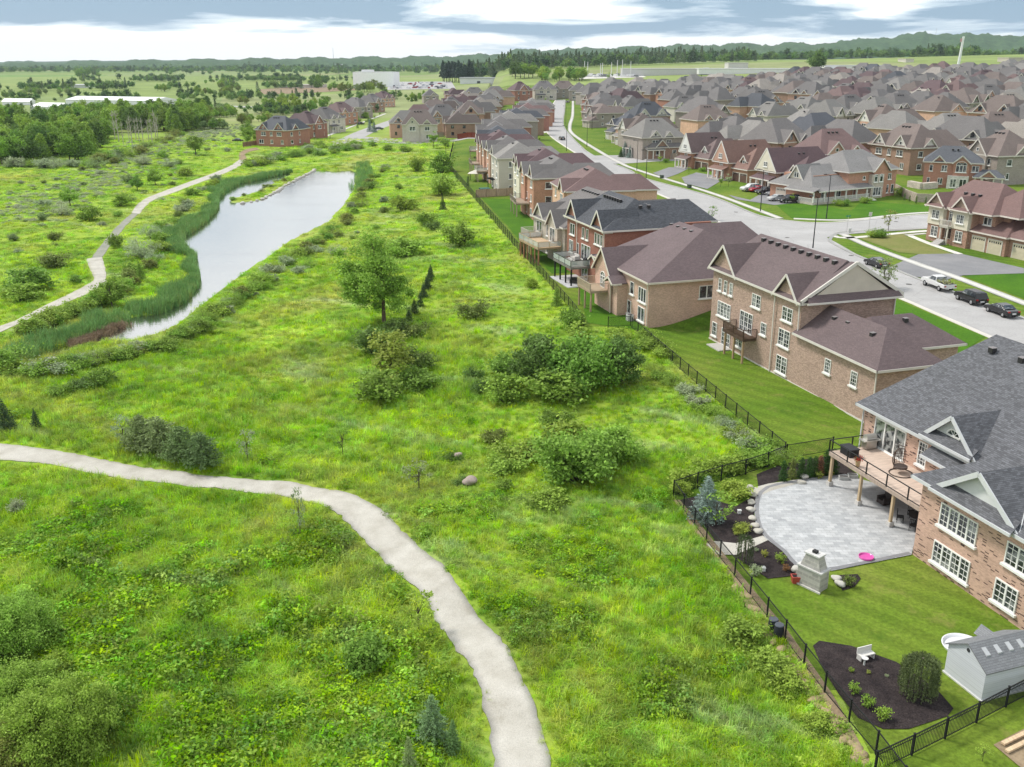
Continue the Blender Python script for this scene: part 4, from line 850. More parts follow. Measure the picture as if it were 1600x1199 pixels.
# corner house with the wrap round porch
(x, y), z = gxy(1266, 318)
h = House('brick_house', 'corner house with pale grey hip roof, white wrap round porch and clipped cedars', (x, y), A0 + .22, 12.5, z, BRK_ORG, 'brick', (.225, .215, .21), 'shingle', (.68, .65, .6))
h.gc = CREAM; h.gm = 'stucco'; h.walls(0, 12.5, 0, 13, -.4, 3.4); h.walls(0, 13.0, 11, 27, -.4, 6.3); h.walls(1, 10, 3, 12, 3, 5.6)
h.hip(0, 12.9, -.2, 16, 3.4, 7.6, 'v', 6.0, 2, .45); h.hip(0, 13, 11, 27, 6.3, 10.4, 'v', 4.8, 5.5, .5); h.gable('back', 6.4, 2.2, 1.4, 4.7, 3.0, 7, .4); h.win('back', 6.4, 5.0, 1.4, 1.2, 1.36, 2, None, False)
h.walls(13.0, 13.7, 18.4, 23.2, -.4, 6.3); h.gable('side', 20.8, 2.5, 13.7, 6.3, 2.5, 6, .4, wall=False); h.wb.prism([(13.72, 18.3, 6.28), (13.72, 23.3, 6.28), (13.72, 20.8, 8.8)], (-.3, 0, 0))
MB().box(13.0, 14.0, 17.6, 21.6, -.4, 5.4).build('bay', M['stone'], h.root, (.5, .44, .38))
for v_, zz, w_ in ((18.8, 3.7, 1.3), (20.6, 3.7, 1.3)): h.win('side', v_, zz, 1.1, 1.3, 14.0, 1, None, True, arch=True)
h.win('side', 19.6, .6, 2.6, 1.9, 14.0, 3, None); h.win('side', 24.2, .8, .9, 1.9, 13.0); h.win('side', 26.0, .8, .9, 1.9, 13.0); h.win('side', 24.6, 3.9, 1.2, 1.4, 13.0, 2, None); h.win('side', 16.0, 4.3, .8, .8, 13.0)
h.rb.prism([(12.5, -.5, 3.5), (12.5, 17.2, 3.5), (15.2, 17.2, 2.8), (15.2, -.5, 2.8)], (0, 0, .13)); h.tb.beam((15.22, -.5, 2.78), (15.22, 17.2, 2.78), .14, .28)
h.rb.prism([(6.5, 0, 3.5), (15.2, 0, 3.5), (15.2, -2.2, 2.8), (6.5, -2.2, 2.8)], (0, 0, .12)); h.tb.beam((6.5, -2.22, 2.78), (15.2, -2.22, 2.78), .14, .28)
MB().box(12.5, 15.0, -2.0, 17, -.5, .5).box(6.6, 12.49, -2.0, -.02, -.5, .5).build('porch', M['stone'], h.root, (.5, .45, .4)); b_ = MB()
for i in range(90): v_ = -1.9 + i * .2; b_.box(14.85, 14.93, v_, v_ + .06, .5, 1.35)
for i in range(38): u_ = 7.2 + i * .2; b_.box(u_, u_ + .06, -1.95, -1.87, .5, 1.35)
b_.box(14.84, 14.94, -1.95, 16.2, 1.35, 1.43).box(7.1, 14.83, -1.96, -1.86, 1.35, 1.43).build('railing', M['trim'], h.root, (.78, .77, .74))
for v_ in (-1.8, 1.6, 5, 8.4, 11.8, 15.2): MB().box(14.75, 15.03, v_ - .14, v_ + .14, .5, 2.75).build('porch_column', M['trim'], h.root, (.74, .72, .68))
for i in range(5): MB().box(14.9, 15.3 + .3 * (4 - i), 15.6, 16.9, .1 * i - .3, .1 * i + .06).build('step', M['paint'], h.root, (.7, .69, .66))
h.win('side', 4, .7, 1.8, 1.6, 12.5, 2, None); h.win('side', 8.5, .7, 1.8, 1.6, 12.5, 2, None); h.door('side', 13.4, .5, 1.1, 2.1, 13.0, (.2, .06, .04)); h.garage('back', 3.4, 0, 2.8, 2.3, 0, (.6, .52, .44)); h.done()
# --- brown brick house with three garage doors at the right
(x, y), z = gxy(1600, 418); c0, _z = gxy(1449, 374)
ang = math.atan2(y - c0[1], x - c0[0]); 
h = House('brick_house', 'brown brick house with two cream bay gables, front steps and cream garage doors', (c0[0] + 24 * math.cos(A0 + .03), c0[1] + 24 * math.sin(A0 + .03)), A0 + .03, 24, z, (.37, .225, .17), 'brick_mixed', (.19, .115, .105), 'shingle', (.68, .62, .56))
h.walls(0, 9.6, 0, 11, -.4, 6.3); h.walls(9.6, 13, 1.5, 11, -.4, 6.3); h.walls(13, 14.5, 3, 11, -.4, 6.3); h.walls(9.6, 17.0, .2, 8, -.4, 3.2); h.walls(17.0, 24, .9, 8, -.4, 3.2)
h.gc = (.33, .25, .2); h.gm = 'brick'
h.hip(0, 13.5, 0, 11.5, 6.3, 10.6, 'u', 3.2, 4.5, .5); h.hip(9, 17.6, 1.5, 12, 6.3, 10.2, 'v', 5, 4, .45); h.hip(9.6, 17, .2, 9, 3.2, 5.9, 'u', .2, 3, .45); h.hip(16.6, 24, .9, 10, 3.22, 6.4, 'v', 4, 3, .45)
for a in (1.9, 7.6):
    h.walls(a - 1.8, a + 1.8, -.5, 0, -.4, 3.0); h.gable('back', a, 1.95, -.7, 6.3, 2.1, 5, .4, pent=.4)
    MB().box(a - 1.8, a + 1.8, -.7, .1, 3.0, 6.25).build('bay', M['stucco'], h.root, CREAM); h.win('back', a, 4.0, 1.7, 1.5, -.7, 2, (2, 3)); h.win('back', a, .9, 1.6, 1.8, -.5, 2, (2, 3))
h.win('back', 4.8, 4.0, .9, 1.3, 0, 1, (2, 2), arch=True); h.win('back', 11.4, 4.2, 1.7, 1.3, 1.5, 2, None); h.door('back', 4.7, .9, 1.3, 2.2, 0, (.07, .04, .035))
h.deck(3.7, 5.8, -1.3, 0, 3.2, 2, (.6, .57, .5), (.66, .62, .55), 'bars', (.7, .67, .62), name='balcony')
for i in range(5): MB().box(3.9, 5.6, -1.4 - .32 * (5 - i), -1.35, 0 + .18 * i - .3, .18 * (i + 1) - .02).build('step', M['paint'], h.root, (.5, .48, .46))
for a, pl in ((11.4, .2), (14.9, .2), (19.3, .9), (22.4, .9)): h.garage('back', a, 0, 2.7, 2.3, pl, (.60, .53, .40))
for i in range(3): h.vent(4.6 + i * 1.6, 2.6, 8.6)
h.tb.box(-.04, 9.55, -.06, -.01, .9, 1.0); h.done()
# --- red brick house with white bay and porch above the retaining wall
(x, y), z = gxy(1440, 292)
aq = -.42
h = House('brick_house', 'red brick house with slate grey roof, white bay window and gabled side porch', (x + 13 * math.cos(aq), y + 13 * math.sin(aq)), aq, 13, z, (.40, .215, .16), 'brick', (.10, .105, .118), 'shingle', (.66, .62, .56))
h.walls(0, 13, 0, 11, -1, 6.3); h.hip(0, 13, 0, 11, 6.3, 9.8, 'u', 4, 5, .45); h.gable('back', 3.2, 1.4, 0, 6.3, 1.4, 5, .35); h.gable('back', 8.4, 1.8, -.6, 6.3, 1.6, 5, .35); h.walls(6.6, 10.2, -.6, 0, 3, 6.3)
MB().box(5.6, 10.4, -1.3, -.02, -.6, 3.1).build('bay', M['stone'], h.root, (.62, .6, .56)); h.win('back', 7.0, .4, 1.4, 2.0, -1.3, 2, None, glass='curtain'); h.win('back', 9.2, .4, 1.6, 2.0, -1.3, 2, None, glass='curtain')
for a, zz, w_ in ((1.6, 4, .8), (4.6, 4, 1.3), (11.6, 4.1, 1.6), (1.3, .9, .7), (4, .9, 1.1)): h.win('back', a, zz, w_, 1.5, 0, 1 if w_ < 1 else 2, None)
h.win('back', 8.4, 4.0, 2.4, 1.7, -.6, 3, None, arch=True)
h.hip(11.5, 18, -2.5, 3.5, 3.2, 4.8, 'u', 2, 2, .3); h.gable('back', 14.6, 1.7, -2.6, 3.3, 1.4, 3, .3)
for a in (11.8, 13.4, 15.9, 17.8): MB().box(a - .15, a + .15, -2.4, -2.1, -.6, 3.1).build('porch_column', M['trim'], h.root, (.7, .68, .64))
h.vent(6, 3.6, 9.1); h.vent(7.2, 3.6, 9.1); h.done()
# ------------------------------------------------------------------ houses farther off, copied from a few built kinds
def snapshot(root):
    allo = list(root.children_recursive); d = {}
    for o in allo: d.setdefault(o.parent.name, []).append(o)
    return d
def clone(root, snap, loc_, rz, scale=1.0, colors=None, label=None, group=None):
    def rec(o, par):
        c = o.copy(); COL.objects.link(c); c.parent = par
        s_ = o.name.split('.')[0]
        if colors and s_ in colors: c.color = (*colors[s_], 1)
        for k in snap.get(o.name, ()): rec(k, c)
        return c
    r = rec(root, None); r.location = loc_; r.rotation_euler = (0, 0, rz); r.scale = (scale,) * 3 if not isinstance(scale, tuple) else scale
    if label: r["label"] = label
    if group: r["group"] = group
    return r
def strip_windows(root):
    for o in list(root.children_recursive):
        s_ = o.name.split('.')[0]
        if s_ in ('pane', 'door_frame', 'handle', 'door_window', 'cap'): bpy.data.objects.remove(o)
    for o in list(root.children):
        if o.name.split('.')[0] == 'window':
            o.data = FARWIN[0] if rnd.random() < .7 else FARWIN[1]
FARWIN = [MB().box(-.7, .7, -.05, .03, 0, 1.4).mesh('window'), MB().box(-.45, .45, -.05, .03, 0, 1.5).mesh('window')]
for f_ in FARWIN: f_.materials.append(M['glass'])
TEMP = []
spec = [dict(W=13, D=12, gables=((.3, 1.2), (.72, .8))), dict(W=15, D=12, gables=((.25, 1), (.75, 1)), side_gable=True), dict(W=12, D=13, gables=((.5, 1.6),), side_gable=True), dict(W=14, D=14, gables=((.3, .9), (.62, .7)), porch=True),
        dict(W=16, D=12, gables=((.2, .9), (.8, .9)), side_gable=True), dict(W=13, D=14, gables=((.66, 1.3),), axis='v')]
used_t = {}
RC = {'grey': GREYR, 'pale grey': GREYL, 'charcoal': DGREY, 'maroon': MAROON, 'dusty red': MAR2, 'brown': BROWNR, 'tan': TANR}
WC = {'red brick': BRK_RED, 'orange brick': BRK_ORG, 'pink brick': BRK_PINK, 'peach brick': BRK_PEACH, 'brown brick': BRK_BRN, 'stone': STONE, 'beige': BEIGE, 'cream': CREAM, 'yellow brick': BRK_YEL}
placed = []
def far_house(x, y, z, rz, scale, roof, wall, label, ti, far, group, gcol=None):
    key = (ti, far)
    jit = [rnd.uniform(.9, 1.12) for _ in range(2)]
    cols = {'wall': tuple(c * jit[0] for c in WC[wall]), 'roof': tuple(c * jit[1] * (.86, .87, .87)[i_] for i_, c in enumerate(RC[roof])), 'gable': gcol or tuple(c * jit[0] for c in WC[wall])}
    W = spec[ti % 6]['W'] * scale; D = spec[ti % 6]['D'] * scale; ux, uy = math.cos(rz), math.sin(rz)
    ox = x - ux * W / 2 + uy * D / 2; oy = y - uy * W / 2 - ux * D / 2
    if key not in used_t:
        kw = dict(spec[ti % 6]); W_ = kw.pop('W'); D_ = kw.pop('D')
        kw.setdefault('vents', 0 if far else 3)
        r = generic(label, (ox + ux * W_, oy + uy * W_), rz, W_, D_, z, 6.5, 5.2, RC[roof], WC[wall], 700 + ti, group=group, gcol=gcol, **kw, base=-1.5)
        if far: strip_windows(r)
        used_t[key] = (r, snapshot(r)); r.location = (ox, oy, z); r.scale = (scale,) * 3
    else:
        r, s_ = used_t[key]; clone(r, s_, (ox, oy, z), rz, scale, cols, label, group)
    placed.append((x, y))
def G_up(px, py, h):
    z = h
    for _ in range(25):
        p = P(px, py, z); z = .5 * z + .5 * (Tz(p[0], p[1]) + h)
    p = P(px, py, z); return p[0], p[1], Tz(p[0], p[1])
ORD = ['first', 'second', 'third', 'fourth', 'fifth', 'sixth', 'seventh', 'eighth', 'ninth', 'tenth', 'eleventh', 'twelfth', 'thirteenth', 'fourteenth', 'fifteenth', 'sixteenth', 'seventeenth', 'eighteenth', 'nineteenth', 'twentieth', 'twenty-first', 'twenty-second', 'twenty-third', 'twenty-fourth', 'twenty-fifth', 'twenty-sixth', 'twenty-seventh', 'twenty-eighth', 'twenty-ninth', 'thirtieth']
mid = [  # apex px, py, scale, roof, wall, turned, gable white, note
 (1300,203,1.45,'dusty red','pink brick',1,0,'with very wide roof behind the cream gable'), (1425,195,1.15,'brown','brown brick',0,1,'with a white side gable above the corner lawn fence'), (1572,205,1.3,'brown','stone',0,0,'with big purple brown roof by the bay'),
 (1485,178,1.2,'pale grey','stone',1,0,'behind the slate roofed house'), (1560,176,1.1,'brown','peach brick',1,0,'with a blank peach side wall'), (1262,172,1.1,'pale grey','cream',1,1,'with cream gables behind the maroon roofs'),
 (1205,160,1.0,'pale grey','beige',0,1,'between the peach house and the cream gables'), (1190,141,1.1,'grey','pink brick',1,0,'with a broad grey roof above the peach house'), (1150,178,.95,'grey','red brick',0,1,'with a white gable and small pointed turret'),
 (1105,165,1.05,'brown','peach brick',1,0,'with a rear sliding door facing the orange fence'), (1070,150,1.0,'grey','beige',1,1,'with two white gables left of the peach house'), (1055,141,1.0,'grey','red brick',1,0,'with dark windows behind the two white gables'),
 (1118,136,1.05,'grey','red brick',1,0,'with a tall blank red wall'), (1170,121,1.1,'dusty red','peach brick',1,1,'with white front gable in the middle distance'), (1168,134,.95,'grey','yellow brick',1,0,'with a yellow wall under the maroon roof'),
 (1232,130,1.05,'grey','brown brick',1,0,'with a plain dark grey roof'), (1258,152,1.0,'pale grey','stone',0,0,'with a light roof behind the cream gables'), (1285,146,1.0,'brown','brown brick',0,1,'with a white dormer'), (1328,149,1.3,'grey','brown brick',1,1,'with a huge grey roof and pointed front gables'),
 (1322,131,1.0,'grey','peach brick',0,1,'with one white gable behind the huge grey roof'), (1383,164,1.1,'brown','pink brick',0,1,'with a pink side wall'), (1406,147,1.1,'grey','peach brick',1,1,'with small white gable right of the huge grey roof'), (1350,122,1.0,'pale grey','red brick',1,0,'with pale roof in the middle distance'),
 (1470,150,1.1,'brown','peach brick',1,0,'with two arched dormers'), (1578,146,1.15,'tan','beige',1,1,'with a light tan roof'), (1545,133,1.05,'grey','peach brick',1,0,'with two roof levels'), (1500,118,1.0,'dusty red','red brick',0,1,'with a long red roof'), (1455,127,.95,'dusty red','pink brick',0,0,'with a salmon roof'), (1440,140,.95,'tan','stone',0,1,'with a tan hip roof'),
 (942,146,.95,'grey','red brick',0,0,'beside the far bend'), (985,150,1.0,'grey','beige',0,0,'with a long beige side wall'), (1012,160,1.05,'charcoal','brown brick',1,1,'with a rounded dormer'), (1003,178,1.0,'brown','stone',0,1,'with twin pale roof slopes'), (1022,186,1.05,'pale grey','stone',1,1,'behind the corner bungalow roof'),
 (960,128,1.0,'grey','stone',1,0,'above the grey roofed bend'), (1010,128,1.0,'grey','red brick',1,1,'with a red front gable'), (1038,124,1.0,'grey','brown brick',1,0,'left of the middle distance'),
 (1085,118,1.0,'grey','brown brick',0,1,'with two tiny white dormers'), (1415,105,1.0,'pale grey','red brick',1,0,'with tall red side wall near the flag pole'), (1478,112,1.05,'brown','red brick',1,0,'with a low red wall near the flag pole'), (1540,110,1.05,'maroon','stone',1,1,'with white front gables near the flag pole'), (1590,112,1.0,'grey','pink brick',1,1,'with pointed gables at the far right'),
 # left of the straight street
 (655,172,1.25,'brown','beige',2,0,'with two beige front gables on the crescent corner'), (690,164,1.1,'grey','pink brick',1,0,'with grey roof behind the crescent corner house'), (705,152,1.05,'grey','brown brick',1,0,'with a covered balcony'), (722,147,1.0,'dusty red','orange brick',0,0,'with a red roof above the gardens'), (740,137,1.0,'grey','orange brick',1,0,'with an orange wall near the sandy lot'),
 (672,140,.9,'grey','stone',1,0,'at the back of the crescent'), (708,138,.95,'maroon','pink brick',0,0,'with a maroon roof at the back of the crescent'),
 (436,182,1.0,'charcoal','red brick',1,0,'at the pond end of the crescent row'), (478,174,1.0,'maroon','red brick',0,0,'with maroon roof second in the crescent row'), (506,168,1.0,'grey','beige',0,1,'third in the crescent row'), (530,160,1.0,'dusty red','orange brick',0,0,'with red roof fourth in the crescent row'), (556,153,1.0,'grey','stone',0,0,'fifth in the crescent row'), (580,147,1.0,'grey','brown brick',0,0,'sixth in the crescent row'), (598,143,.95,'maroon','pink brick',0,0,'at the far end of the crescent row'),
 (812,128,1.1,'maroon','red brick',1,0,'with purple roof at the far end of the street'), (850,127,1.1,'grey','beige',2,0,'closing the far end of the street'), (880,127,1.05,'brown','stone',2,0,'with small porch closing the far end of the street'), (905,129,1.05,'grey','stone',2,1,'right of the two that close the far end of the street'), (925,133,1.0,'charcoal','red brick',2,0,'with a red front at the far bend')]
for i, (px, py, sc_, rf, wl, tn, gw_, note) in enumerate(mid):
    sc_ = min(sc_, 1.12); x, y, z = G_up(px, py, 11.4 * sc_)
    if y > 800: k_ = (740 + (i * 37) % 60) / y; x, y = x * k_, y * k_; z = Tz(x, y)
    rz = A0 + [(.05), math.pi / 2, math.pi / 2 - .25][tn] + rnd.uniform(-.12, .12)
    if px < 620: rz = A0 - .75 + rnd.uniform(-.05, .05) + (math.pi / 2 if tn == 1 else math.pi) * 1
    far_house(x, y, z, rz, sc_, rf, wl, f"{rf} roofed {wl} house {note}", i % 6, False, 'houses of the middle distance', (.68, .66, .62) if gw_ else None)
cnt = 0; rowi = 0
roofs_w = ['grey'] * 8 + ['pale grey'] * 4 + ['charcoal', 'brown', 'brown', 'brown', 'maroon', 'dusty red', 'tan']; walls_w = ['red brick', 'brown brick', 'brown brick', 'pink brick', 'stone', 'stone', 'peach brick', 'beige', 'orange brick']
for b in range(0, 26):
    v = 22 + b * 29.0 + (b % 2) * 9; k = 0
    for a in range(0, 40):
        if cnt >= 235: break
        u = 20 + a * 18.4 + rnd.uniform(-1.5, 1.5)
        x = 22 + v * .975 - u * .13; y = 265 + u * .985 + v * .05; z = Tz(x, y)
        d = y * ct - (z + 8 - CAM_H) * st; px = 800 + FPX * x / d; py = 599.5 + FPX * ((CAM_H - z - 9) * ct - y * st) / d
        if y > 830 or y < 265 or px < 925 or px > 1640: continue
        if py > (240 if px > 1080 else 150) or (px < 1240 and y > 760): continue
        if any((x - q[0])**2 + (y - q[1])**2 < 16.5**2 for q in placed): continue
        rf = rnd.choice(roofs_w); wl = rnd.choice(walls_w)
        rz = A0 + .3 + rnd.choice((0, 0, math.pi / 2, math.pi / 2, math.pi)) + rnd.uniform(-.08, .08)
        lb = f"{rf} roofed {wl} house, {ORD[min(k, 29)]} from the near end of far row {ORD[b % 30]}"
        far_house(x, y, z, rz, rnd.uniform(1.0, 1.2), rf, wl, lb, cnt % 6, True, 'houses of the far rows', (.66, .64, .6) if rnd.random() < .4 else None)
        cnt += 1; k += 1
k = 0
for yy in range(440, 700, 22):
    for xx in (-24, -48):
        x = xx + (yy - 440) * .06 + rnd.uniform(-1, 1); y = yy + rnd.uniform(-2, 2)
        if any((x - q[0])**2 + (y - q[1])**2 < 17**2 for q in placed): continue
        rf = rnd.choice(roofs_w); wl = rnd.choice(walls_w)
        far_house(x, y, Tz(x, y), A0 + rnd.choice((0, math.pi / 2)) - .15, rnd.uniform(.95, 1.1), rf, wl, f"{rf} roofed {wl} house, {ORD[k]} in the block between crescent and street", k % 6, True, 'houses between the crescent and the street', None); k += 1
print("far houses", cnt, 'mid', len(mid))
for i, (px, py) in enumerate([(1330, 400), (1230, 372), (1150, 332), (1420, 445), (1075, 312), (1400, 347), (940, 262)]):
    o = MB().tube([(0, 0, 0), (0, 0, .075)], [.42, .42], 18).build('manhole_cover', M['plain'], None, (.12, .115, .11)); o.location = G(px, py); tag(o, f'dark round manhole cover in the street, {ORD[i]} of seven', 'manhole cover')
# ------------------------------------------------------------------ vehicles
def car(kind, color, p, ang, label, group='parked cars', scale=1.0):
    prof = {'sedan': dict(L=4.7, W=1.8, pts=[(-2.35,.35),(-2.35,.72),(-2.2,.92),(-1.55,1.0),(-.85,1.38),(.35,1.42),(1.15,1.0),(2.1,.82),(2.35,.62),(2.35,.32)], g=(-1.5,-.8,.3,1.1,1.0,1.42)),
            'suv': dict(L=4.9, W=1.92, pts=[(-2.4,.42),(-2.42,.95),(-2.3,1.15),(-2.05,1.68),(-1.6,1.78),(.35,1.76),(1.0,1.2),(2.15,1.05),(2.42,.8),(2.42,.4)], g=(-2.2,-1.95,.3,.95,1.15,1.76)),
            'pickup': dict(L=5.7, W=1.98, pts=[(-2.85,.55),(-2.85,1.1),(-.75,1.12),(-.6,1.75),(.55,1.82),(1.2,1.25),(2.55,1.15),(2.85,.9),(2.85,.5)], g=(-.72,-.58,.5,1.15,1.22,1.8))}[kind]
    r = empty({'sedan': 'parked_car', 'suv': 'parked_suv', 'pickup': 'pickup_truck'}[kind], p, ang, label, {'sedan': 'car', 'suv': 'car', 'pickup': 'truck'}[kind], group); r.scale = (scale,) * 3
    W = prof['W'] / 2; pts = prof['pts']; L = prof['L']; b = bmesh.new(); rings = []
    zb = min(z for _, z in pts)
    for y, tuck in ((-W, .0), (-W * .93, .0), (W * .93, 0), (W, 0)):
        ring = []
        for (x, z) in pts:
            inset = max(0, (z - 1.0)) * .30
            yy = y + (inset if y < 0 else -inset); xx = x * (1 if abs(y) < W * .95 else .985)
            ring.append(b.verts.new((xx, yy, z if abs(y) < W * .95 else z - (.05 if z > .6 else -.04))))
        rings.append(ring)
    n = len(pts)
    for i in range(3):
        for k in range(n): b.faces.new([rings[i][k], rings[i][(k + 1) % n], rings[i + 1][(k + 1) % n], rings[i + 1][k]])
    b.faces.new(rings[0]); b.faces.new(rings[3][::-1]); bmesh.ops.recalc_face_normals(b, faces=b.faces)
    me = bpy.data.meshes.new('body'); b.to_mesh(me); b.free(); o = link('body', me, M['gloss'], r, color)
    md = o.modifiers.new('bevel', 'BEVEL'); md.width = .07; md.segments = 2; md.limit_method = 'ANGLE'; md.angle_limit = R(25)
    x0, x1, x2, x3, z0, z1 = prof['g']; g = MB(); ins = lambda z: W - max(0, z - 1) * .30 + .012
    for sg in (-1, 1):
        xm = (x1 + x2) / 2
        for (a0, a1, b1, b0) in ((x0 + .1, x1 + .06, xm - .04, xm - .04), (xm + .04, xm + .04, x2 - .02, x3 - .12)):
            q = [(a0, sg * ins(z0), z0 + .03), (b0, sg * ins(z0), z0 + .03), (b1, sg * ins(z1 - .07), z1 - .08), (a1, sg * ins(z1 - .07), z1 - .08)]
            g.prism(q, (0, -sg * .03, 0))
    g.prism([(x0 - .02, -W * .8, z0 + .06), (x0 - .02, W * .8, z0 + .06), (x1 - .04, W * .72, z1 - .06), (x1 - .04, -W * .72, z1 - .06)], (-.02, 0, .02))
    g.prism([(x3 + .02, -W * .82, z0 + .03), (x3 + .02, W * .82, z0 + .03), (x2 + .06, W * .72, z1 - .05), (x2 + .06, -W * .72, z1 - .05)], (.02, 0, .02))
    g.build('windows', M['glass'], r)
    wr = .33 if kind == 'sedan' else .39
    for x in (-L * .3, L * .31):
        for sg in (-1, 1):
            t_ = MB().tube([(x, sg * (W - .22), wr), (x, sg * (W + .012), wr)], [wr, wr], 16).build('wheel', M['plain'], r, (.015, .015, .016))
            MB().tube([(x, sg * (W - .0), wr), (x, sg * (W + .025), wr)], [wr * .62, wr * .55], 10).build('rim', M['metal'], t_, (.45, .45, .46))
    for sg in (-1, 1):
        MB().box(L/2 - .1, L/2 + .01, sg * W * .55 - .2, sg * W * .55 + .2, .62, .78).build('headlight', M['gloss'], r, (.7, .7, .68))
        MB().box(-L/2 - .02, -L/2 + .1, sg * W * .78 - .14, sg * W * .78 + .12, .78, .95).build('taillight', M['gloss'], r, (.35, .01, .01))
    MB().box(-L/2 - .025, -L/2 + .05, -.26, .26, .55, .7).build('licence_plate', M['paint'], r, (.7, .7, .7))
    if kind == 'pickup':
        MB().box(-2.75, -.85, -.85, .85, .9, 1.125).build('truck_bed', M['plain'], r, (.02, .02, .02))
        c = MB(); rr = random.Random(3)
        for i in range(26): x = rr.uniform(-2.6, -.95); y = rr.uniform(-.75, .75); c.beam((x, y, 1.1), (x + rr.uniform(-.5, .5), y + rr.uniform(-.3, .3), 1.1 + rr.uniform(.1, .6)), .05, .12)
        o = empty('load', r.location, ang); bpy.data.objects.remove(o)
        q = c.build('garden_waste', M['wood'], None, (.35, .36, .18)); q.location = r.location; q.rotation_euler = (0, 0, ang); tag(q, 'loose branches and boards heaped in the open bed of the silver truck', 'garden waste')
    return r
def car_at(kind, color, px, py, ang, label, **k): p = G(px, py); p.z += .06; return car(kind, color, p, ang, label, **k)
SA = math.atan2(127.5 - 105.8, 51.7 - 55.0)       # street heading, away from the camera
car_at('sedan', (.012, .012, .016), 1369, 417, SA + .03, 'black sedan parked alone by the far kerb near the street corner')
car_at('pickup', (.62, .62, .62), 1465, 451, SA, 'silver pickup truck with a loaded bed parked by the kerb')
car_at('suv', (.01, .01, .012), 1516, 473, SA, 'black wagon parked between the silver pickup and a black sedan')
car_at('sedan', (.012, .012, .014), 1564, 492, SA + .02, 'black sedan parked right behind the black wagon')
DA = A0 + math.pi / 2 + .05
for (k, c, px, py, l) in [('suv', (.6, .6, .6), 1172, 299, 'white car nearest the cream gabled porch on the driveway'), ('sedan', (.35, .02, .04), 1184, 300, 'red car on the driveway beside the white car'), ('suv', (.02, .02, .025), 1196, 304, 'black suv on the driveway between red and grey cars'),
                          ('sedan', (.16, .16, .18), 1212, 306, 'dark grey sedan on the driveway behind the silver sedan'), ('sedan', (.45, .45, .45), 1214, 314, 'silver sedan at the front of the driveway row'), ('suv', (.012, .012, .015), 1233, 317, 'black car behind the bush at the end of the driveway row')]:
    car_at(k, c, px, py, DA + math.pi, l, group='cars on the driveway')
for (c, px, py, a, l) in [((.03, .03, .03), 878, 219, SA, 'small dark car on the street beyond the maroon roof'), ((.05, .05, .06), 887, 161, SA, 'dark car at the far end of the straight street'), ((.03, .03, .03), 861, 172, 0, 'dark car in a far left driveway'), ((.02, .02, .03), 822, 190, 0, 'black car in a driveway behind the row of houses'), ((.03, .03, .04), 563, 195, .8, 'dark car on the crescent'), ((.3, .3, .32), 487, 212, .3, 'blue grey car beside the crescent row'), ((.02, .03, .05), 592, 203, .2, 'dark car by the beige corner house'), ((.6, .6, .6), 1000, 233, .1, 'white car behind the blue spruces'), ((.55, .55, .55), 1208, 221, .1, 'white car parked between far houses'), ((.03, .03, .03), 372, 222, .1, 'dark blue car by the fence at the pond path end'), ((.5, .5, .5), 912, 160, .1, 'pale car in the far bend driveway')]:
    car_at('sedan', c, px, py, a, l)
# ------------------------------------------------------------------ street lamps and small street things
lamps = [(1270, 388, 9.0, 'street lamp behind the maroon roof of the tall brown brick house'), (1188, 331, 8.6, 'street lamp on the strip of grass beside the long sidewalk'), (1291, 342, 8.6, 'street lamp on the corner lawn by the side street'), (1009, 290, 8.6, 'street lamp on the kerb behind the dark grey roof'), (917, 230, 8.2, 'street lamp at the mouth of the small side road'), (885, 236, 8.2, 'street lamp standing left of the road behind the maroon roof'), (995, 266, 8.2, 'street lamp opposite the blue spruces'), (884, 195, 8.2, 'street lamp on the far grass strip'), (925, 203, 8.2, 'street lamp by the brown roofed stone house'), (856, 175, 8.2, 'street lamp on the left kerb far down the street'), (516, 217, 8, 'street lamp at the crescent junction'), (537, 203, 8, 'second street lamp along the crescent'), (677, 218, 8, 'street lamp beside the grey garden fence')]
proto = None
for px, py, hh, lb in lamps:
    p = G(px, py)
    if proto is None:
        r = empty('street_lamp', p, SA, lb, 'street lamp', 'street lamps')
        MB().tube([(0, 0, -.3), (0, 0, 1.2), (0, 0, 8.6)], [.13, .1, .065], 8).build('pole', M['plain'], r, (.03, .032, .035))
        MB().tube([(0, 0, 8.45), (0, .5, 8.8), (0, 1.1, 8.85)], [.04, .035, .03], 6).build('arm', M['plain'], r, (.03, .032, .035))
        MB().box(-.16, .16, .9, 1.55, 8.74, 8.9).build('lamp_head', M['plain'], r, (.05, .05, .055)); proto = (r, snapshot(r))
    else: clone(*proto, p, SA + rnd.uniform(-.2, .2), hh / 8.6, None, lb, 'street lamps')
def sign(px, py, lb, name, hh, col, w=.5, h2=.6, rz=SA):
    p = G(px, py); r = empty(name, p, rz, lb, 'sign'); MB().tube([(0, 0, -.2), (0, 0, hh)], [.035, .035], 6).build('post', M['metal'], r, (.5, .5, .5))
    MB().box(-.03, .03, -w / 2, w / 2, hh - h2, hh).build('panel', M['paint'], r, col)
sign(1323, 362, 'green street name sign on a thin post at the corner', 'street_sign', 3.0, (.03, .25, .12), .9, .25); sign(1357, 362, 'pale traffic sign on a tall grey post by the side street', 'traffic_sign', 3.6, (.6, .6, .58), .6, .75)
p = G(1327, 364); b = MB().box(-.25, .25, -.2, .2, -.1, .8).box(-.28, .28, -.23, .23, .8, .86); o = b.build('utility_box', M['paint'], None, (.6, .6, .58)); o.location = p; tag(o, 'pale utility box on the corner verge beneath the street name sign', 'utility box')
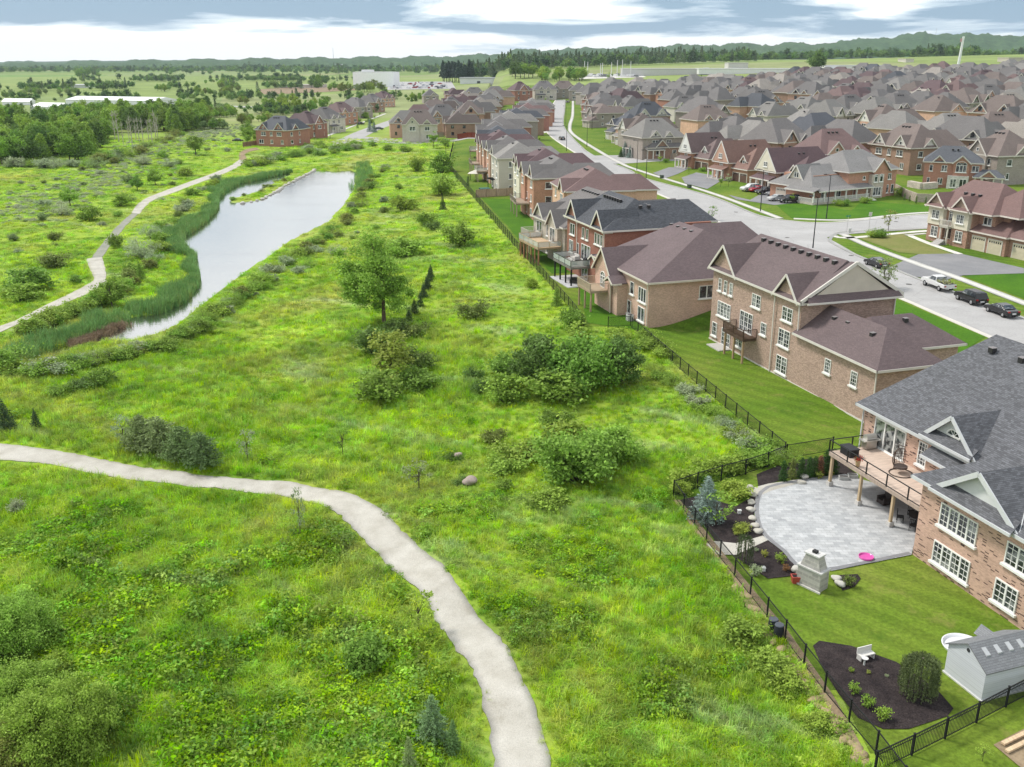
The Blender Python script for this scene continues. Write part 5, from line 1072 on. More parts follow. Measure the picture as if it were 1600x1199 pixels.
for px, py, lb in ((1034, 279, 'low green utility cabinet on the verge across the street'), (1077, 294, 'dark utility cabinet farther along the verge')):
    o = MB().box(-.6, .6, -.4, .4, -.1, .8).box(-.63, .63, -.43, .43, .8, .87).build('utility_cabinet', M['paint'], None, (.05, .07, .05)); o.location = G(px, py); o.rotation_euler.z = SA; tag(o, lb, 'utility cabinet')
# ------------------------------------------------------------------ plants
def leaves_mesh(name, pts, size, rg, up=.35, slim=.6):
    n = len(pts); nrm = rg.normal(size=(n, 3)); nrm[:, 2] = np.abs(nrm[:, 2]) + up; nrm /= np.linalg.norm(nrm, axis=1)[:, None]
    a = rg.normal(size=(n, 3)); t1 = np.cross(nrm, a); t1 /= np.linalg.norm(t1, axis=1)[:, None] + 1e-9; t2 = np.cross(nrm, t1)
    s = (size * rg.uniform(.6, 1.4, n))[:, None]
    V_ = np.stack([pts - t1 * s, pts + t2 * s * slim, pts + t1 * s, pts - t2 * s * slim], 1).reshape(-1, 3)
    return np_mesh(name, V_, np.arange(n * 4).reshape(n, 4))
def clump_pts(rg, n, k, rx, ry, rz_, zc, cr, flat=.75, shell=.55, low=-.85):
    """leaf positions in k clumps spread through an ellipsoid"""
    c = []
    while len(c) < k:
        v = rg.normal(size=3); v /= np.linalg.norm(v); r = rg.uniform(shell, 1.0); v = v * r
        if v[2] < low: continue
        c.append([v[0] * rx, v[1] * ry, zc + v[2] * rz_])
    c = np.array(c); rad = cr * rg.uniform(.6, 1.35, k); idx = rg.integers(0, k, n)
    d = rg.normal(size=(n, 3)) * .56; rr = rg.uniform(.7, 1.1, n)
    return c[idx] + d * (rad[idx] * rr)[:, None] * np.array([1, 1, flat]), c
def limbs(rg, targets, h0, r0, k=10, base=(0, 0, 0), split=.35):
    b = MB(); top = h0; b.tube([(0, 0, -.3), (rg.uniform(-.1, .1) * h0 * .3, 0, h0 * .5), (0, 0, top)], [r0 * 1.25, r0 * .9, r0 * .6], 8)
    for t_ in targets[:k]:
        z0 = rg.uniform(split, .95) * top; t_ = np.array(t_); mid_ = np.array([t_[0] * .45, t_[1] * .45, z0 + (t_[2] - z0) * .6])
        b.tube([(0, 0, z0), tuple(mid_), tuple(t_)], [r0 * .5, r0 * .3, r0 * .1], 5, False)
    return b
PK = {}
def kind_broad(key, seed, h, r, n, k, cr, leaf, trunk_h, tr, off=0.0, zr=None, low=-.85, shell=.5):
    rg = np.random.default_rng(seed); zc = trunk_h + (h - trunk_h) * .5; pts, c = clump_pts(rg, n, k, r - cr * .6, r - cr * .6, (h - trunk_h) * .5 - cr * .4, zc, cr, low=low, shell=shell)
    pts[:, 0] += off * (pts[:, 2] / h); c[:, 0] += off * (c[:, 2] / h); pts[:, 2] = np.maximum(pts[:, 2], .05)
    PK[key] = ('tree', leaves_mesh('crown', pts, leaf, rg), limbs(rg, c, zc, tr, min(k, 12)).mesh('trunk'), h, 'leaf')
def kind_shrub(key, seed, h, r, n, k, cr, leaf, slim=.6, shell=.35):
    rg = np.random.default_rng(seed); pts, c = clump_pts(rg, n, k, r - cr * .5, r - cr * .5, h * .5 - cr * .3, h * .46, cr, shell=shell); pts[:, 2] = np.maximum(pts[:, 2], .02)
    stems = MB()
    for q in c[:6]: stems.tube([(0, 0, -.15), tuple(q * .5), tuple(q)], [.05, .035, .015], 5, False)
    PK[key] = ('shrub', leaves_mesh('foliage', pts, leaf, rg, slim=slim), stems.mesh('stem'), h, 'leaf')
def kind_conifer(key, seed, h, r, n, leaf, power=1.0, droop=.25, lev=16, lo=.04, gap=.55):
    rg = np.random.default_rng(seed); P_ = []
    for i in range(lev):
        t_ = (i + .5) / lev; z = h * (lo + (1 - lo) * t_); rr = r * (1 - t_) ** power * rg.uniform(.85, 1.1) + .02 * r; m_ = max(4, int(9 * (1 - t_) + 4))
        a0 = rg.uniform(0, 6.28)
        for j in range(m_):
            a = a0 + 6.283 * j / m_ + rg.uniform(-.2, .2); L = rr * rg.uniform(.75, 1.12); q = max(3, int(n * L / r / lev / m_ * 1.8)); s = rg.uniform(.1, 1, q) ** .7
            P_.append(np.stack([np.cos(a) * L * s + rg.normal(0, leaf * gap, q), np.sin(a) * L * s + rg.normal(0, leaf * gap, q), z - droop * L * s + rg.normal(0, leaf * .45, q)], 1))
    pts = np.concatenate(P_); pts[:, 2] = np.maximum(pts[:, 2], .03)
    PK[key] = ('conifer', leaves_mesh('crown', pts, leaf, rg, up=.1, slim=.35), MB().tube([(0, 0, -.2), (0, 0, h * .9)], [h * .022, .01], 6).mesh('trunk'), h, 'needle')
kind_broad('big', 1, 12.4, 6.0, 26000, 74, 1.05, .15, .9, .24, -1.6, low=-.8, shell=.3); kind_broad('yellow', 31, 4.5, 1.5, 2600, 30, .36, .09, .3, .06, low=-1, shell=.2)
kind_broad('broad1', 2, 8, 3.4, 3400, 26, 1.0, .22, 1.2, .16); kind_broad('broad2', 3, 9, 3.8, 3600, 30, 1.05, .24, 1.4, .18); kind_broad('broad3', 4, 7, 3.6, 3000, 24, 1.0, .22, .8, .15)
kind_broad('sapling', 5, 4.5, 1.3, 900, 14, .42, .12, 1.5, .05, low=-1); kind_broad('open', 6, 4.0, 1.6, 420, 16, .35, .11, 1.0, .05, low=-1, shell=.7)
kind_shrub('shrub1', 7, 2.0, 1.5, 2600, 22, .5, .095); kind_shrub('shrub2', 8, 2.2, 1.7, 2600, 30, .42, .10); kind_shrub('shrub3', 9, 1.6, 1.5, 2200, 18, .5, .085); kind_shrub('willow', 10, 2.4, 2.0, 3400, 34, .5, .10, .25)
kind_shrub('huge', 30, 4.2, 3.6, 46000, 110, .62, .075, shell=.5); kind_shrub('big_shrub', 11, 3.2, 2.6, 9000, 46, .65, .10); kind_shrub('big_shrub2', 12, 3.4, 2.5, 9000, 60, .5, .105, shell=.2); kind_shrub('ball', 13, .8, .45, 700, 14, .16, .045)
kind_conifer('spruce', 14, 3.2, 1.15, 3600, .085); kind_conifer('spruce2', 15, 4.0, 1.25, 4200, .09, .9); kind_conifer('cedar', 16, 2.0, .38, 1800, .05, .35, .0, 16, .02); kind_conifer('pine', 17, 20, 3.6, 2400, .75, .7, .1, 12, .25)
kind_conifer('blue', 18, 4.6, 1.5, 9000, .075, .8, .15, 22, .03, .7); kind_conifer('wildcedar', 19, 7.0, 2.7, 3400, .27, .55, -.25, 14, .05, .9); kind_conifer('pinebush', 20, 2.6, 1.5, 4200, .09, .55, -.25, 12, .05, 1.2)
GRN = {'green': (.29, .44, .065), 'dark': (.15, .245, .055), 'lime': (.29, .42, .06), 'silver': (.36, .43, .25), 'olive': (.23, .28, .065), 'blue': (.27, .35, .31), 'spruce': (.075, .13, .05), 'grey': (.27, .36, .14), 'rust': (.30, .14, .07), 'yellow': (.42, .46, .09), 'deep': (.215, .36, .055)}
CATS = {'tree': 'tree', 'shrub': 'shrub', 'conifer': 'conifer'}
def plant(key, p, scale, col, label, group=None, name=None, sz=None, rz=None, trunkcol=(.10, .08, .06), cat=None):
    ty, cm_, tm, h_, mt = PK[key]; nm = name or {'willow': 'willow_bush', 'shrub3': 'low_bush', 'cedar': 'cedar_shrub', 'wildcedar': 'cedar_tree'}.get(key) or {'tree': 'broadleaf_tree', 'shrub': 'shrub', 'conifer': 'conifer_tree'}[ty]
    r = empty(nm, p, rnd.uniform(0, 6.28) if rz is None else rz, label, cat or CATS[ty], group)
    r.scale = (scale, scale, scale * (sz or 1.0))
    cc = GRN[col] if isinstance(col, str) else col; j = rnd.uniform(.88, 1.14)
    link(cm_.name.split('.')[0], cm_, M[mt], r, tuple(c * j for c in cc)); link(tm.name.split('.')[0], tm, M['bark'], r, trunkcol); return r
def plant_px(key, px, py, hpx, col, label, group=None, wide=None, **k):
    """base at a surveyed photo point, height given in photo pixels"""
    p = G(px, py); h = hpx * m_per_px(p) / .95; p.z -= .05; s = h / PK[key][3]; r = plant(key, p, s, col, label, group, **k)
    if wide: r.scale = (s * wide, s * wide, s)
    return r
# trees and shrubs one by one in the meadow
plant_px('big', 600, 507, 142, 'green', 'large leafy tree standing alone in the middle of the meadow', rz=.3, trunkcol=(.14, .10, .07), name='meadow_tree')
solo = [('yellow', 612, 600, 95, (.30, .40, .07), 'yellow green young tree below the large meadow tree', 1.5), ('shrub2', 598, 625, 52, 'deep', 'dark rounded bush at the foot of the yellow green young tree', 1.2), ('shrub1', 648, 610, 40, 'deep', 'dark bush right of the yellow green young tree', 1.2), ('shrub1', 583, 552, 44, 'dark', 'dark bush behind the yellow green young tree on its left', 1.1), ('shrub3', 648, 575, 36, 'dark', 'small dark bush behind the yellow green young tree on its right', 1), ('shrub1', 620, 525, 30, 'dark', 'dark undergrowth bush right under the large meadow tree', 1.1), ('shrub3', 645, 525, 22, 'olive', 'olive bush beside the trunk of the large meadow tree', 1.4),
 ('big_shrub2', 848, 606, 84, 'dark', 'very dark bushy thicket left half near the long fence', .95), ('big_shrub', 912, 610, 84, 'deep', 'broad leafy thicket right half near the long fence', .95), ('big_shrub2', 960, 598, 74, 'dark', 'dusky purple green bush at the fence end of the thicket', .9), ('shrub2', 872, 622, 52, 'green', 'light leafed bush in front of the dark thicket', 1.6), ('shrub1', 785, 585, 36, 'deep', 'low dark bush left of the dark thicket', 1.2), ('shrub3', 740, 592, 20, 'dark', 'tiny dark bush farther left of the dark thicket', 1), ('shrub3', 753, 610, 18, 'dark', 'tiny dark bush just below the other tiny one', 1.1), ('shrub2', 792, 628, 50, 'green', 'green bush at the lower left of the dark thicket', 1.1), ('sapling', 905, 560, 60, 'lime', 'lime green young tree rising behind the thicket', 1.5),
 ('big_shrub', 905, 755, 88, 'green', 'wide leafy bush mass in the meadow above the path bend', 1.1), ('big_shrub2', 955, 725, 62, 'green', 'rounded bush with dark hollow at the right of the bush mass', 1.05), ('shrub2', 880, 700, 50, 'green', 'bush at the back of the leafy bush mass', 1.4), ('shrub1', 815, 720, 38, 'green', 'bush at the left of the leafy bush mass', 1.5), ('shrub3', 790, 738, 28, 'green', 'low spreading bush far left of the leafy bush mass', 1.4), ('shrub3', 865, 665, 30, 'deep', 'dark small bush behind the leafy bush mass', 1.2), ('shrub2', 860, 790, 30, 'lime', 'bright low bush in front of the leafy bush mass', 1.8), ('shrub1', 790, 765, 22, 'deep', 'small dark bush beside the meadow boulder', 1), ('shrub3', 771, 692, 26, 'olive', 'round brownish bush alone in the meadow', 1), ('shrub3', 708, 720, 16, 'dark', 'little dark bush beside the small boulder', 1), ('shrub3', 722, 758, 16, 'dark', 'little dark bush beside the larger boulder', 1),
 ('shrub1', 717, 385, 40, 'deep', 'round dark bush alone high in the meadow', .95), ('shrub3', 678, 360, 16, 'dark', 'small dark bush left of the round one high in the meadow', 1), ('shrub3', 590, 400, 24, 'lime', 'light low bush behind the crown of the large tree', 1.5), ('shrub1', 630, 400, 30, 'lime', 'bright bush patch right behind the large tree', 1.6), ('shrub3', 742, 495, 26, 'olive', 'reddish green small bush in open grass', 1.2), ('shrub1', 665, 352, 22, 'green', 'faint green bush in open grass above the large tree', 1.2),
 ('spruce2', 870, 478, 30, 'deep', 'dark bush like conifer hugging the long fence', 1.1), ('shrub1', 890, 513, 36, 'deep', 'leafy bush growing at the broken gap in the fence', .9), ('shrub2', 830, 450, 18, 'green', 'low bush on the fence above the dark conifer', 1),
 ('spruce2', 692, 328, 22, 'spruce', 'single dark spruce beside the bent fence', 1), ('shrub1', 688, 305, 34, 'green', 'bushy young tree near the bend of the fence', 1), ('shrub2', 690, 270, 34, 'deep', 'dark round young tree left of the fence corner', 1), ('sapling', 697, 240, 26, 'deep', 'dark tree close to the red stained fence', 1.2), ('sapling', 677, 232, 26, 'lime', 'light tree left of the dark tree near the red stained fence', 1.3), ('shrub1', 652, 268, 24, 'green', 'pair of light bushes in the upper meadow', .8), ('shrub3', 630, 330, 26, 'lime', 'lime bush beside the pond hedge', 1),
 ('spruce', 10, 672, 50, 'spruce', 'dark leaning spruce above the gravel path', 1.1), ('spruce', 57, 670, 34, 'spruce', 'small dark spruce next to the leaning one', .9), ('shrub2', 155, 605, 34, 'deep', 'dark bush group end near the pond hedge', 1.1), ('shrub3', 125, 610, 22, 'dark', 'dark low bush beside the bush group end', 1.3), ('shrub3', 92, 618, 20, 'green', 'round green bush left of the dark low bush', 1.2),
 ('pinebush', 222, 705, 56, 'grey', 'grey green pine bush, first of four beside the gravel path', 1), ('pinebush', 252, 712, 60, 'grey', 'largest grey green pine bush beside the gravel path', 1.1), ('pinebush', 285, 722, 56, (.18, .26, .09), 'third pine bush beside the gravel path', 1), ('pinebush', 318, 732, 56, (.17, .25, .09), 'pine bush nearest the gravel path edge', 1), ('open', 195, 700, 56, 'silver', 'thin pale sapling left of the pine bushes', .8),
 ('open', 388, 722, 56, 'silver', 'spindly sapling with pale leaves right of the pine bushes', .8), ('open', 536, 712, 52, 'lime', 'sparse young tree above the path bend', 1), ('open', 655, 765, 50, (.3, .36, .16), 'sparse sapling with pale blossom right of the path bend', 1.3), ('open', 470, 845, 92, 'silver', 'slender bare stemmed sapling at the lower path edge', .35), ('open', 655, 990, 74, 'green', 'leaning leafy sapling overhanging the path', 1.2), ('shrub2', 568, 1048, 66, 'deep', 'dark round bush in the grass left of the path', .95),
 ('blue', 676, 1165, 92, (.22, .34, .15), 'blue green spruce beside the path in the foreground', 1.15), ('blue', 640, 1215, 76, 'grey', 'brownish spruce in front of the blue green one', .8), ('blue', 708, 1180, 66, (.18, .29, .10), 'dark spruce between the blue green one and the path', .8), ('huge', 24, 1010, 84, 'green', 'round bush with reddish top at the left edge', 1), ('huge', 105, 1175, 118, 'green', 'big round leafy bush at the lower left corner', .85), ('huge', 30, 1115, 80, 'green', 'leafy bush behind the big round one at lower left', 1.1), ('huge', 20, 1205, 80, 'olive', 'olive bush in front of the big round one at lower left', 1.1), ('shrub2', 92, 1055, 44, 'lime', 'yellow green bush behind the big round one', .9), ('shrub1', 15, 580, 40, 'green', 'leafy bush at the tail of the pond', 1.3), ('shrub1', 30, 800, 22, 'silver', 'pale weedy bush below the gravel path at far left', 1),
 ('willow', 222, 402, 34, 'silver', 'large silver leafed willow bush between path and pond', 1.15), ('shrub1', 180, 388, 24, 'deep', 'round tree like bush beside the worn path', .8), ('willow', 235, 372, 24, 'silver', 'smaller silver bush above the large silver willow', 1), ('spruce', 220, 438, 30, 'deep', 'young spruce below the large silver willow bush', 1), ('broad3', 175, 480, 48, 'deep', 'dark green thicket tree below the path end', 1), ('broad1', 306, 242, 30, 'deep', 'round dark green tree alone above the pond path', 1.15), ('shrub2', 256, 248, 14, 'green', 'small round tree left of the round dark one', 1), ('broad3', 243, 290, 26, 'deep', 'dark tree clump beside the pond path, right one', 1), ('broad3', 215, 298, 24, 'deep', 'dark tree clump beside the pond path, left one', 1), ('shrub1', 200, 285, 14, 'grey', 'grey green round bush left of the tree clump', 1.1), ('willow', 223, 258, 18, 'silver', 'silver bush above the tree clump', 1.2), ('willow', 262, 262, 16, 'silver', 'silver bush right of the tree clump', 1.2), ('willow', 95, 337, 22, 'silver', 'silver bush in the left field', 1.2), ('broad3', 110, 322, 30, 'green', 'bushy green tree in the left field', 1), ('shrub2', 138, 345, 26, 'lime', 'lime bush in the left field by the path', 1.1), ('shrub1', 66, 345, 14, 'grey', 'grey bush in the left field', 1), ('shrub2', 190, 322, 22, 'green', 'green bush by the light path stretch', 1.2), ('shrub2', 45, 455, 42, 'deep', 'large dark bush in the lower left field', 1.3), ('shrub1', 85, 418, 24, 'olive', 'olive bush above the large dark one in the left field', 1.5), ('shrub2', 120, 443, 14, 'deep', 'small dark bush next to the path corner', 1.1), ('shrub2', 40, 470, 30, 'lime', 'light bush in front of the large dark one in the left field', 1.5), ('shrub2', 22, 376, 12, 'grey', 'grey low bush far left in the field', 1.2), ('shrub1', 278, 257, 10, 'green', 'low green bush near the far path', 1.2), ('shrub2', 290, 275, 14, 'green', 'flat green bush beside the far path', 1.5)]
for i, s_ in enumerate(solo):
    plant_px(s_[0], s_[1], s_[2], s_[3], s_[4], s_[5], None, s_[6])
GRW = ['shrub1', 'shrub2', 'shrub3', 'willow']
def line_plants(pts, n, hm, cols, label, group, keys=GRW, jit=6, hj=.3, wide=1.25):
    L = resample([(a, b) for a, b in pts], n)
    for a, b in L: 
        p = G(a + rnd.uniform(-jit, jit), b + rnd.uniform(-jit, jit) * .5); k = rnd.choice(keys); s = hm * rnd.uniform(1 - hj, 1 + hj) / PK[k][3]; p.z -= .08
        r = plant(k, p, s, rnd.choice(cols), label, group); r.scale = (s * wide, s * wide, s)
line_plants([(90,584),(170,564),(265,545),(305,520),(350,486),(405,448),(455,408),(520,366),(552,334),(570,302),(583,280),(605,262)], 84, 1.75, ['green', 'lime', 'green', 'olive', 'silver', 'deep'], 'leafy bush in the dense hedge on the near bank of the pond', 'bushes of the near pond bank', jit=7)
line_plants([(110,578),(170,560),(265,540)], 16, 1.5, ['green', 'lime', 'silver'], 'bush at the water edge of the narrow end of the pond', 'bushes at the narrow end of the pond', jit=4)
line_plants([(10,590),(60,585),(110,580)], 8, 1.8, ['green', 'lime', 'silver'], 'bush beyond the tail of the pond', 'bushes at the pond tail', jit=6)
line_plants([(330,500),(395,455),(470,415),(540,380),(590,350),(610,300),(630,270)], 17, 1.4, ['green', 'lime', 'olive', 'silver'], 'scattered low bush on the meadow slope just outside the pond hedge', 'bushes outside the pond hedge', jit=14, hj=.5)
line_plants([(40,522),(95,502),(150,482),(190,462),(212,430)], 22, 2.2, ['green', 'lime', 'green', 'olive'], 'bush in the strip between the lower path and the reeds', 'bushes between path and reeds', jit=7)
line_plants([(235,420),(250,380),(262,350),(285,325),(310,300),(345,280)], 22, 1.9, ['green', 'lime', 'silver', 'olive'], 'bush on the bank between the upper path and the reeds', 'bushes above the reeds', jit=8)
line_plants([(385,262),(420,252),(460,243),(500,240),(540,232),(560,236)], 34, 2.6, ['green', 'deep', 'silver', 'green'], 'bush in the band beyond the head of the pond', 'bushes beyond the pond head', jit=9)
line_plants([(470,226),(520,232),(560,228),(600,232),(640,236)], 14, 2.2, ['green', 'deep', 'lime'], 'bush below the crescent street', 'bushes below the crescent', jit=7)
line_plants([(408,300),(425,294),(440,284),(455,278),(365,314)], 9, 1.0, ['olive', 'green'], 'low bush on the rocky spit in the pond', 'bushes on the rocky spit', jit=3)
line_plants([(10,290),(120,300),(60,330),(160,270),(240,230),(330,220),(390,205),(300,255),(120,360),(30,400),(60,300),(200,250)], 30, 1.4, ['silver', 'grey', 'silver', 'green', 'olive'], 'low pale willow scrub scattered over the field left of the pond path', 'willow scrub in the left field', ['willow', 'shrub3', 'shrub1'], jit=26, hj=.5)
line_plants([(640,505),(652,488),(660,468),(672,440),(676,432),(668,455)], 8, 2.2, ['spruce'], 'small dark spruce in the short row beside the large meadow tree', 'young spruces beside the large tree', ['spruce'], jit=2, hj=.2, wide=1.0)
line_plants([(1000,560),(1050,600),(1110,650),(1180,700),(1230,722)], 26, 1.0, ['green', 'lime', 'silver'], 'weedy low growth against the meadow side of the long fence', 'weeds along the long fence', ['shrub3', 'willow'], jit=7, hj=.4, wide=1.4)
line_plants([(960,530),(1010,545),(1040,560),(1000,515)], 9, 1.3, ['lime', 'green'], 'bright tall weeds where the long fence turns', 'weeds at the fence turn', ['shrub1', 'shrub3'], jit=10, hj=.4, wide=1.4)
line_plants([(1060,770),(1100,745),(1150,735),(1190,725)], 9, 1.4, ['green', 'lime'], 'leafy growth behind the side fence of the stone patio', 'growth behind the patio fence', ['shrub1', 'shrub2'], jit=6)
line_plants([(1150,1000),(1200,1050),(1260,1130)], 4, 1.3, ['lime', 'green'], 'bright weedy clump on the meadow edge by the lower fence', 'weedy clumps by the lower fence', ['shrub2'], jit=16, hj=.3, wide=1.5)
# wood on the left
rows_f = []
for i in range(235):
    t_ = rnd.random(); px = -20 + 345 * rnd.random(); bot = np.interp(px, [-20, 60, 150, 176, 258, 280, 330], [260, 258, 248, 208, 206, 212, 196]); top = np.interp(px, [-20, 120, 270, 330], [190, 187, 181, 172])
    rows_f.append((px, top + (bot - top) * rnd.random() ** .8))
for px, py in rows_f:
    p = G(px, py); k = rnd.choice(['wildcedar'] * 3 + ['broad1', 'broad3']); c = rnd.choice(['deep', 'green', 'green', (.12, .21, .04), (.20, .31, .05)])
    plant(k, p, rnd.uniform(8.5, 12) / PK[k][3], c, 'dense dark cedar in the wood left of the pond' if k == 'wildcedar' else 'leafy tree in the wood left of the pond', 'cedars of the wood' if k == 'wildcedar' else 'leafy trees of the wood', name='cedar_tree' if k == 'wildcedar' else 'wood_tree')
line_plants([(10,262),(60,260),(100,262),(150,255),(190,246)], 16, 3.0, ['silver', 'silver', 'green'], 'silver green bush at the front edge of the wood', 'bushes at the edge of the wood', ['willow', 'shrub1'], jit=4)
line_plants([(150,262),(190,250),(240,225),(290,210)], 12, 3.2, ['olive', 'grey', 'green'], 'olive bush in front of the pale bare trees', 'bushes before the bare trees', ['shrub1', 'willow'], jit=7)
# pale bare trees
rgb = np.random.default_rng(77); b = MB(); b.tube([(0, 0, -.2), (.1, 0, 4), (0, .1, 9)], [.16, .12, .03], 6)
for i in range(34):
    z = rgb.uniform(2.5, 8.5); a = rgb.uniform(0, 6.28); L = rgb.uniform(.8, 2.0) * (1.1 - z / 12); b.tube([(0, 0, z), (math.cos(a) * L * .6, math.sin(a) * L * .6, z + L * .6), (math.cos(a) * L, math.sin(a) * L, z + L * 1.3)], [.045, .03, .012], 4, False)
bare = b.mesh('trunk')
for i, (px, py) in enumerate([(186,222),(193,226),(203,225),(207,229),(218,223),(224,224),(233,223),(238,225),(244,221),(247,219),(180,219),(213,220)]):
    r = empty('bare_tree', G(px, py), rnd.uniform(0, 6), 'pale leafless tree at the edge of the wood', 'tree', 'pale leafless trees'); r.scale = (1.2,) * 3; r.scale *= rnd.uniform(.9, 1.35) if False else 1; s = rnd.uniform(1.0, 1.45); r.scale = (s, s, s); link('trunk', bare, M['bark'], r, (.50, .46, .40))
# scattered trees in the middle distance
def band(n, x0, x1, y0, y1, hm, cols, keys, label, group, name=None):
    cl = [(rnd.uniform(x0, x1), rnd.uniform(y0, y1)) for _ in range(max(1, n // 6))] if n >= 30 else None
    for i in range(n):
        if cl: c_ = rnd.choice(cl); q_ = (c_[0] + rnd.gauss(0, 7), c_[1] + rnd.gauss(0, 1.2))
        else: q_ = (rnd.uniform(x0, x1), rnd.uniform(y0, y1))
        p = G(*q_); k = rnd.choice(keys); s = hm * rnd.uniform(.7, 1.3) / PK[k][3]; plant(k, p, s, rnd.choice(cols), label, group, name=name)
BR = ['broad1', 'broad2', 'broad3']
band(110, 290, 430, 148, 206, 5, ['deep', 'green', 'grey', 'olive'], BR, 'tree in the scrubby belt between the wood and the crescent houses', 'trees of the scrubby belt', 'scrub_tree')
band(16, 415, 530, 160, 178, 8, ['green', 'deep', 'lime'], BR, 'leafy tree right behind the crescent houses', 'trees behind the crescent houses')
band(50, 230, 420, 128, 150, 6.5, ['grey', 'olive', 'deep', 'green'], BR, 'dusky tree in the belt beyond the pale roofed sheds', 'trees beyond the sheds', 'scrub_tree')
band(40, -10, 230, 132, 156, 6, ['grey', 'green', 'deep'], BR, 'tree along the near side of the left fields', 'trees of the left fields', 'scrub_tree')
band(14, 118, 160, 114, 124, 14, ['dark', 'deep'], BR, 'dark tree in the rounded grove on the left fields', 'trees of the rounded grove')
band(20, 255, 330, 110, 118, 12, ['dark', 'deep'], BR, 'dark tree in the long grove on the left fields', 'trees of the long grove')
band(14, 0, 420, 104, 116, 12, ['dark', 'deep'], BR, 'lone tree far out on the left fields', 'lone trees far out')
band(22, 515, 600, 140, 146, 9, ['olive', 'grey', 'green'], BR, 'tree in front of the white box shaped building', 'trees before the white building')
band(8, 486, 512, 132, 139, 12, ['dark', 'deep'], ['wildcedar', 'broad1'], 'dark tree left of the white box shaped building', 'trees left of the white building')
band(12, 632, 665, 152, 160, 5, ['dark', 'deep', 'green'], ['wildcedar', 'broad1'], 'tree between the crescent rows', 'trees between the crescent rows')
band(12, 385, 410, 210, 226, 5, ['green', 'deep'], BR, 'leafy tree at the near end of the crescent row', 'trees at the end of the crescent row')
band(16, 540, 600, 178, 202, 3.2, ['green', 'lime', 'deep'], ['sapling', 'shrub1', 'spruce'], 'small front garden tree along the crescent row', 'garden trees of the crescent')
band(22, 690, 742, 180, 205, 3.5, ['green', 'deep', 'silver'], ['sapling', 'shrub1', 'shrub2'], 'garden tree between the grey fence and the house row', 'garden trees inside the crescent')
for i in range(16): p = G(692 + i * 3.0 + rnd.uniform(-1, 1), 128.5 + rnd.uniform(-1, 1)); plant('pine', p, rnd.uniform(.95, 1.25), (.05, .085, .05), 'tall dark pine in the compact grove beside the flat white depot', 'pines of the compact grove')
band(26, 845, 912, 122, 128, 10, ['green', 'green', 'deep'], BR, 'bright green tree in the round clump behind the end of the street', 'trees of the bright clump')
band(70, 960, 1600, 122, 235, 5, ['deep', 'green', 'dark', 'lime'], ['sapling', 'broad3', 'spruce2'], 'small yard tree among the houses of the middle distance', 'yard trees of the estate', 'yard_tree')
band(9, 800, 842, 118, 124, 14, ['dark', 'green'], BR, 'tree left of the bright clump behind the street end', 'trees left of the bright clump')
band(3, 1262, 1276, 110, 112, 22, ['dark'], BR, 'tall dark tree standing above the far roofs', 'tall tree above the far roofs')
for nm, (px, py, hh, c) in {'street tree on the first left lawn strip': (835, 182, 3.2, 'green'), 'street tree on the second left lawn strip': (828, 196, 3.0, 'green'), 'street tree by the left driveway openings': (838, 213, 2.6, 'green'), 'street tree at the near end of the left strip': (843, 222, 2.2, 'green'), 'street tree at the far left lawn strip': (852, 160, 3.2, 'green'), 'tree on the lawn of the brown roofed stone house': (912, 176, 3.0, 'green'), 'sapling on the lawn next to the corner bungalow': (945, 222, 2.2, 'lime'), 'round tree beside the bungalow wall': (1019, 243, 3.0, 'green'), 'bushy young tree in the corner garden bed': (1031, 256, 2.8, 'lime'), 'sapling in front of the small maroon roofed house': (1076, 272, 2.0, 'lime'), 'pale flowering tree before the rusty red roofed house': (1138, 292, 3.2, 'silver'), 'dark bush in front of the rusty red roofed house': (1126, 292, 2.6, 'deep'), 'round bush beside the parked cars': (1237, 318, 2.2, 'green'), 'sapling by the near kerb behind the maroon roof': (1112, 344, 3.0, 'deep'), 'leaning sapling by the side street': (1388, 361, 4.2, 'olive'), 'bare sapling behind the stucco gable': (1379, 450, 4.5, 'grey'), 'young street tree by the near kerb': (991, 292, 3.6, 'green'), 'second bare sapling behind the stucco gable': (1386, 452, 3.6, 'grey')}.items():
    p = G(px, py); k = 'open' if 'sapling' in nm else 'sapling'; plant(k, p, hh / PK[k][3], c, nm)
for px, py, hh, lb in [(1366,306,1.8,'clipped dark cedar by the corner house, leftmost of three'), (1371,305,2.2,'clipped dark cedar by the corner house, middle of three'), (1383,303,2.2,'clipped dark cedar by the corner house, rightmost of three'), (1413,313,1.6,'small cedar on the lawn wall, first of four'), (1421,315,1.4,'small cedar on the lawn wall, second of four'), (1431,318,1.7,'small cedar on the lawn wall, third of four'), (1446,318,1.5,'small cedar on the lawn wall, fourth of four')]:
    p = G(px, py); plant('cedar', p, hh / 2, 'dark', lb)
for px, py, hh, lb, k, c in [(976,245,5,'blue spruce in the corner bungalow garden, tallest','spruce2','blue'), (984,247,4,'silvery spruce in the middle of the corner garden','spruce','blue'), (990,246,4.4,'blue spruce nearest the bungalow wall','spruce2','blue'), (970,246,3,'dark spruce at the left of the corner garden','spruce','spruce'), (1002,247,3.4,'dark bush at the right of the corner garden','shrub1','deep'), (578,206,6,'blue spruce left of the beige corner house','spruce2','blue'), (585,207,5,'second blue spruce by the beige corner house','spruce2','blue'), (649,215,5,'dark conifer in front of the beige corner house','spruce2','spruce'), (459,222,6,'dark spruce beside the crescent end house','spruce2','spruce'), (464,224,5,'second dark spruce beside the crescent end house','spruce2','spruce'), (1406,306,2.2,'leafy bush at the corner of the corner house','shrub1','green'), (1372,384,1,'dry garden bush','shrub3','green')][:-1]:
    plant(k, G(px, py), hh / PK[k][3], c, lb)
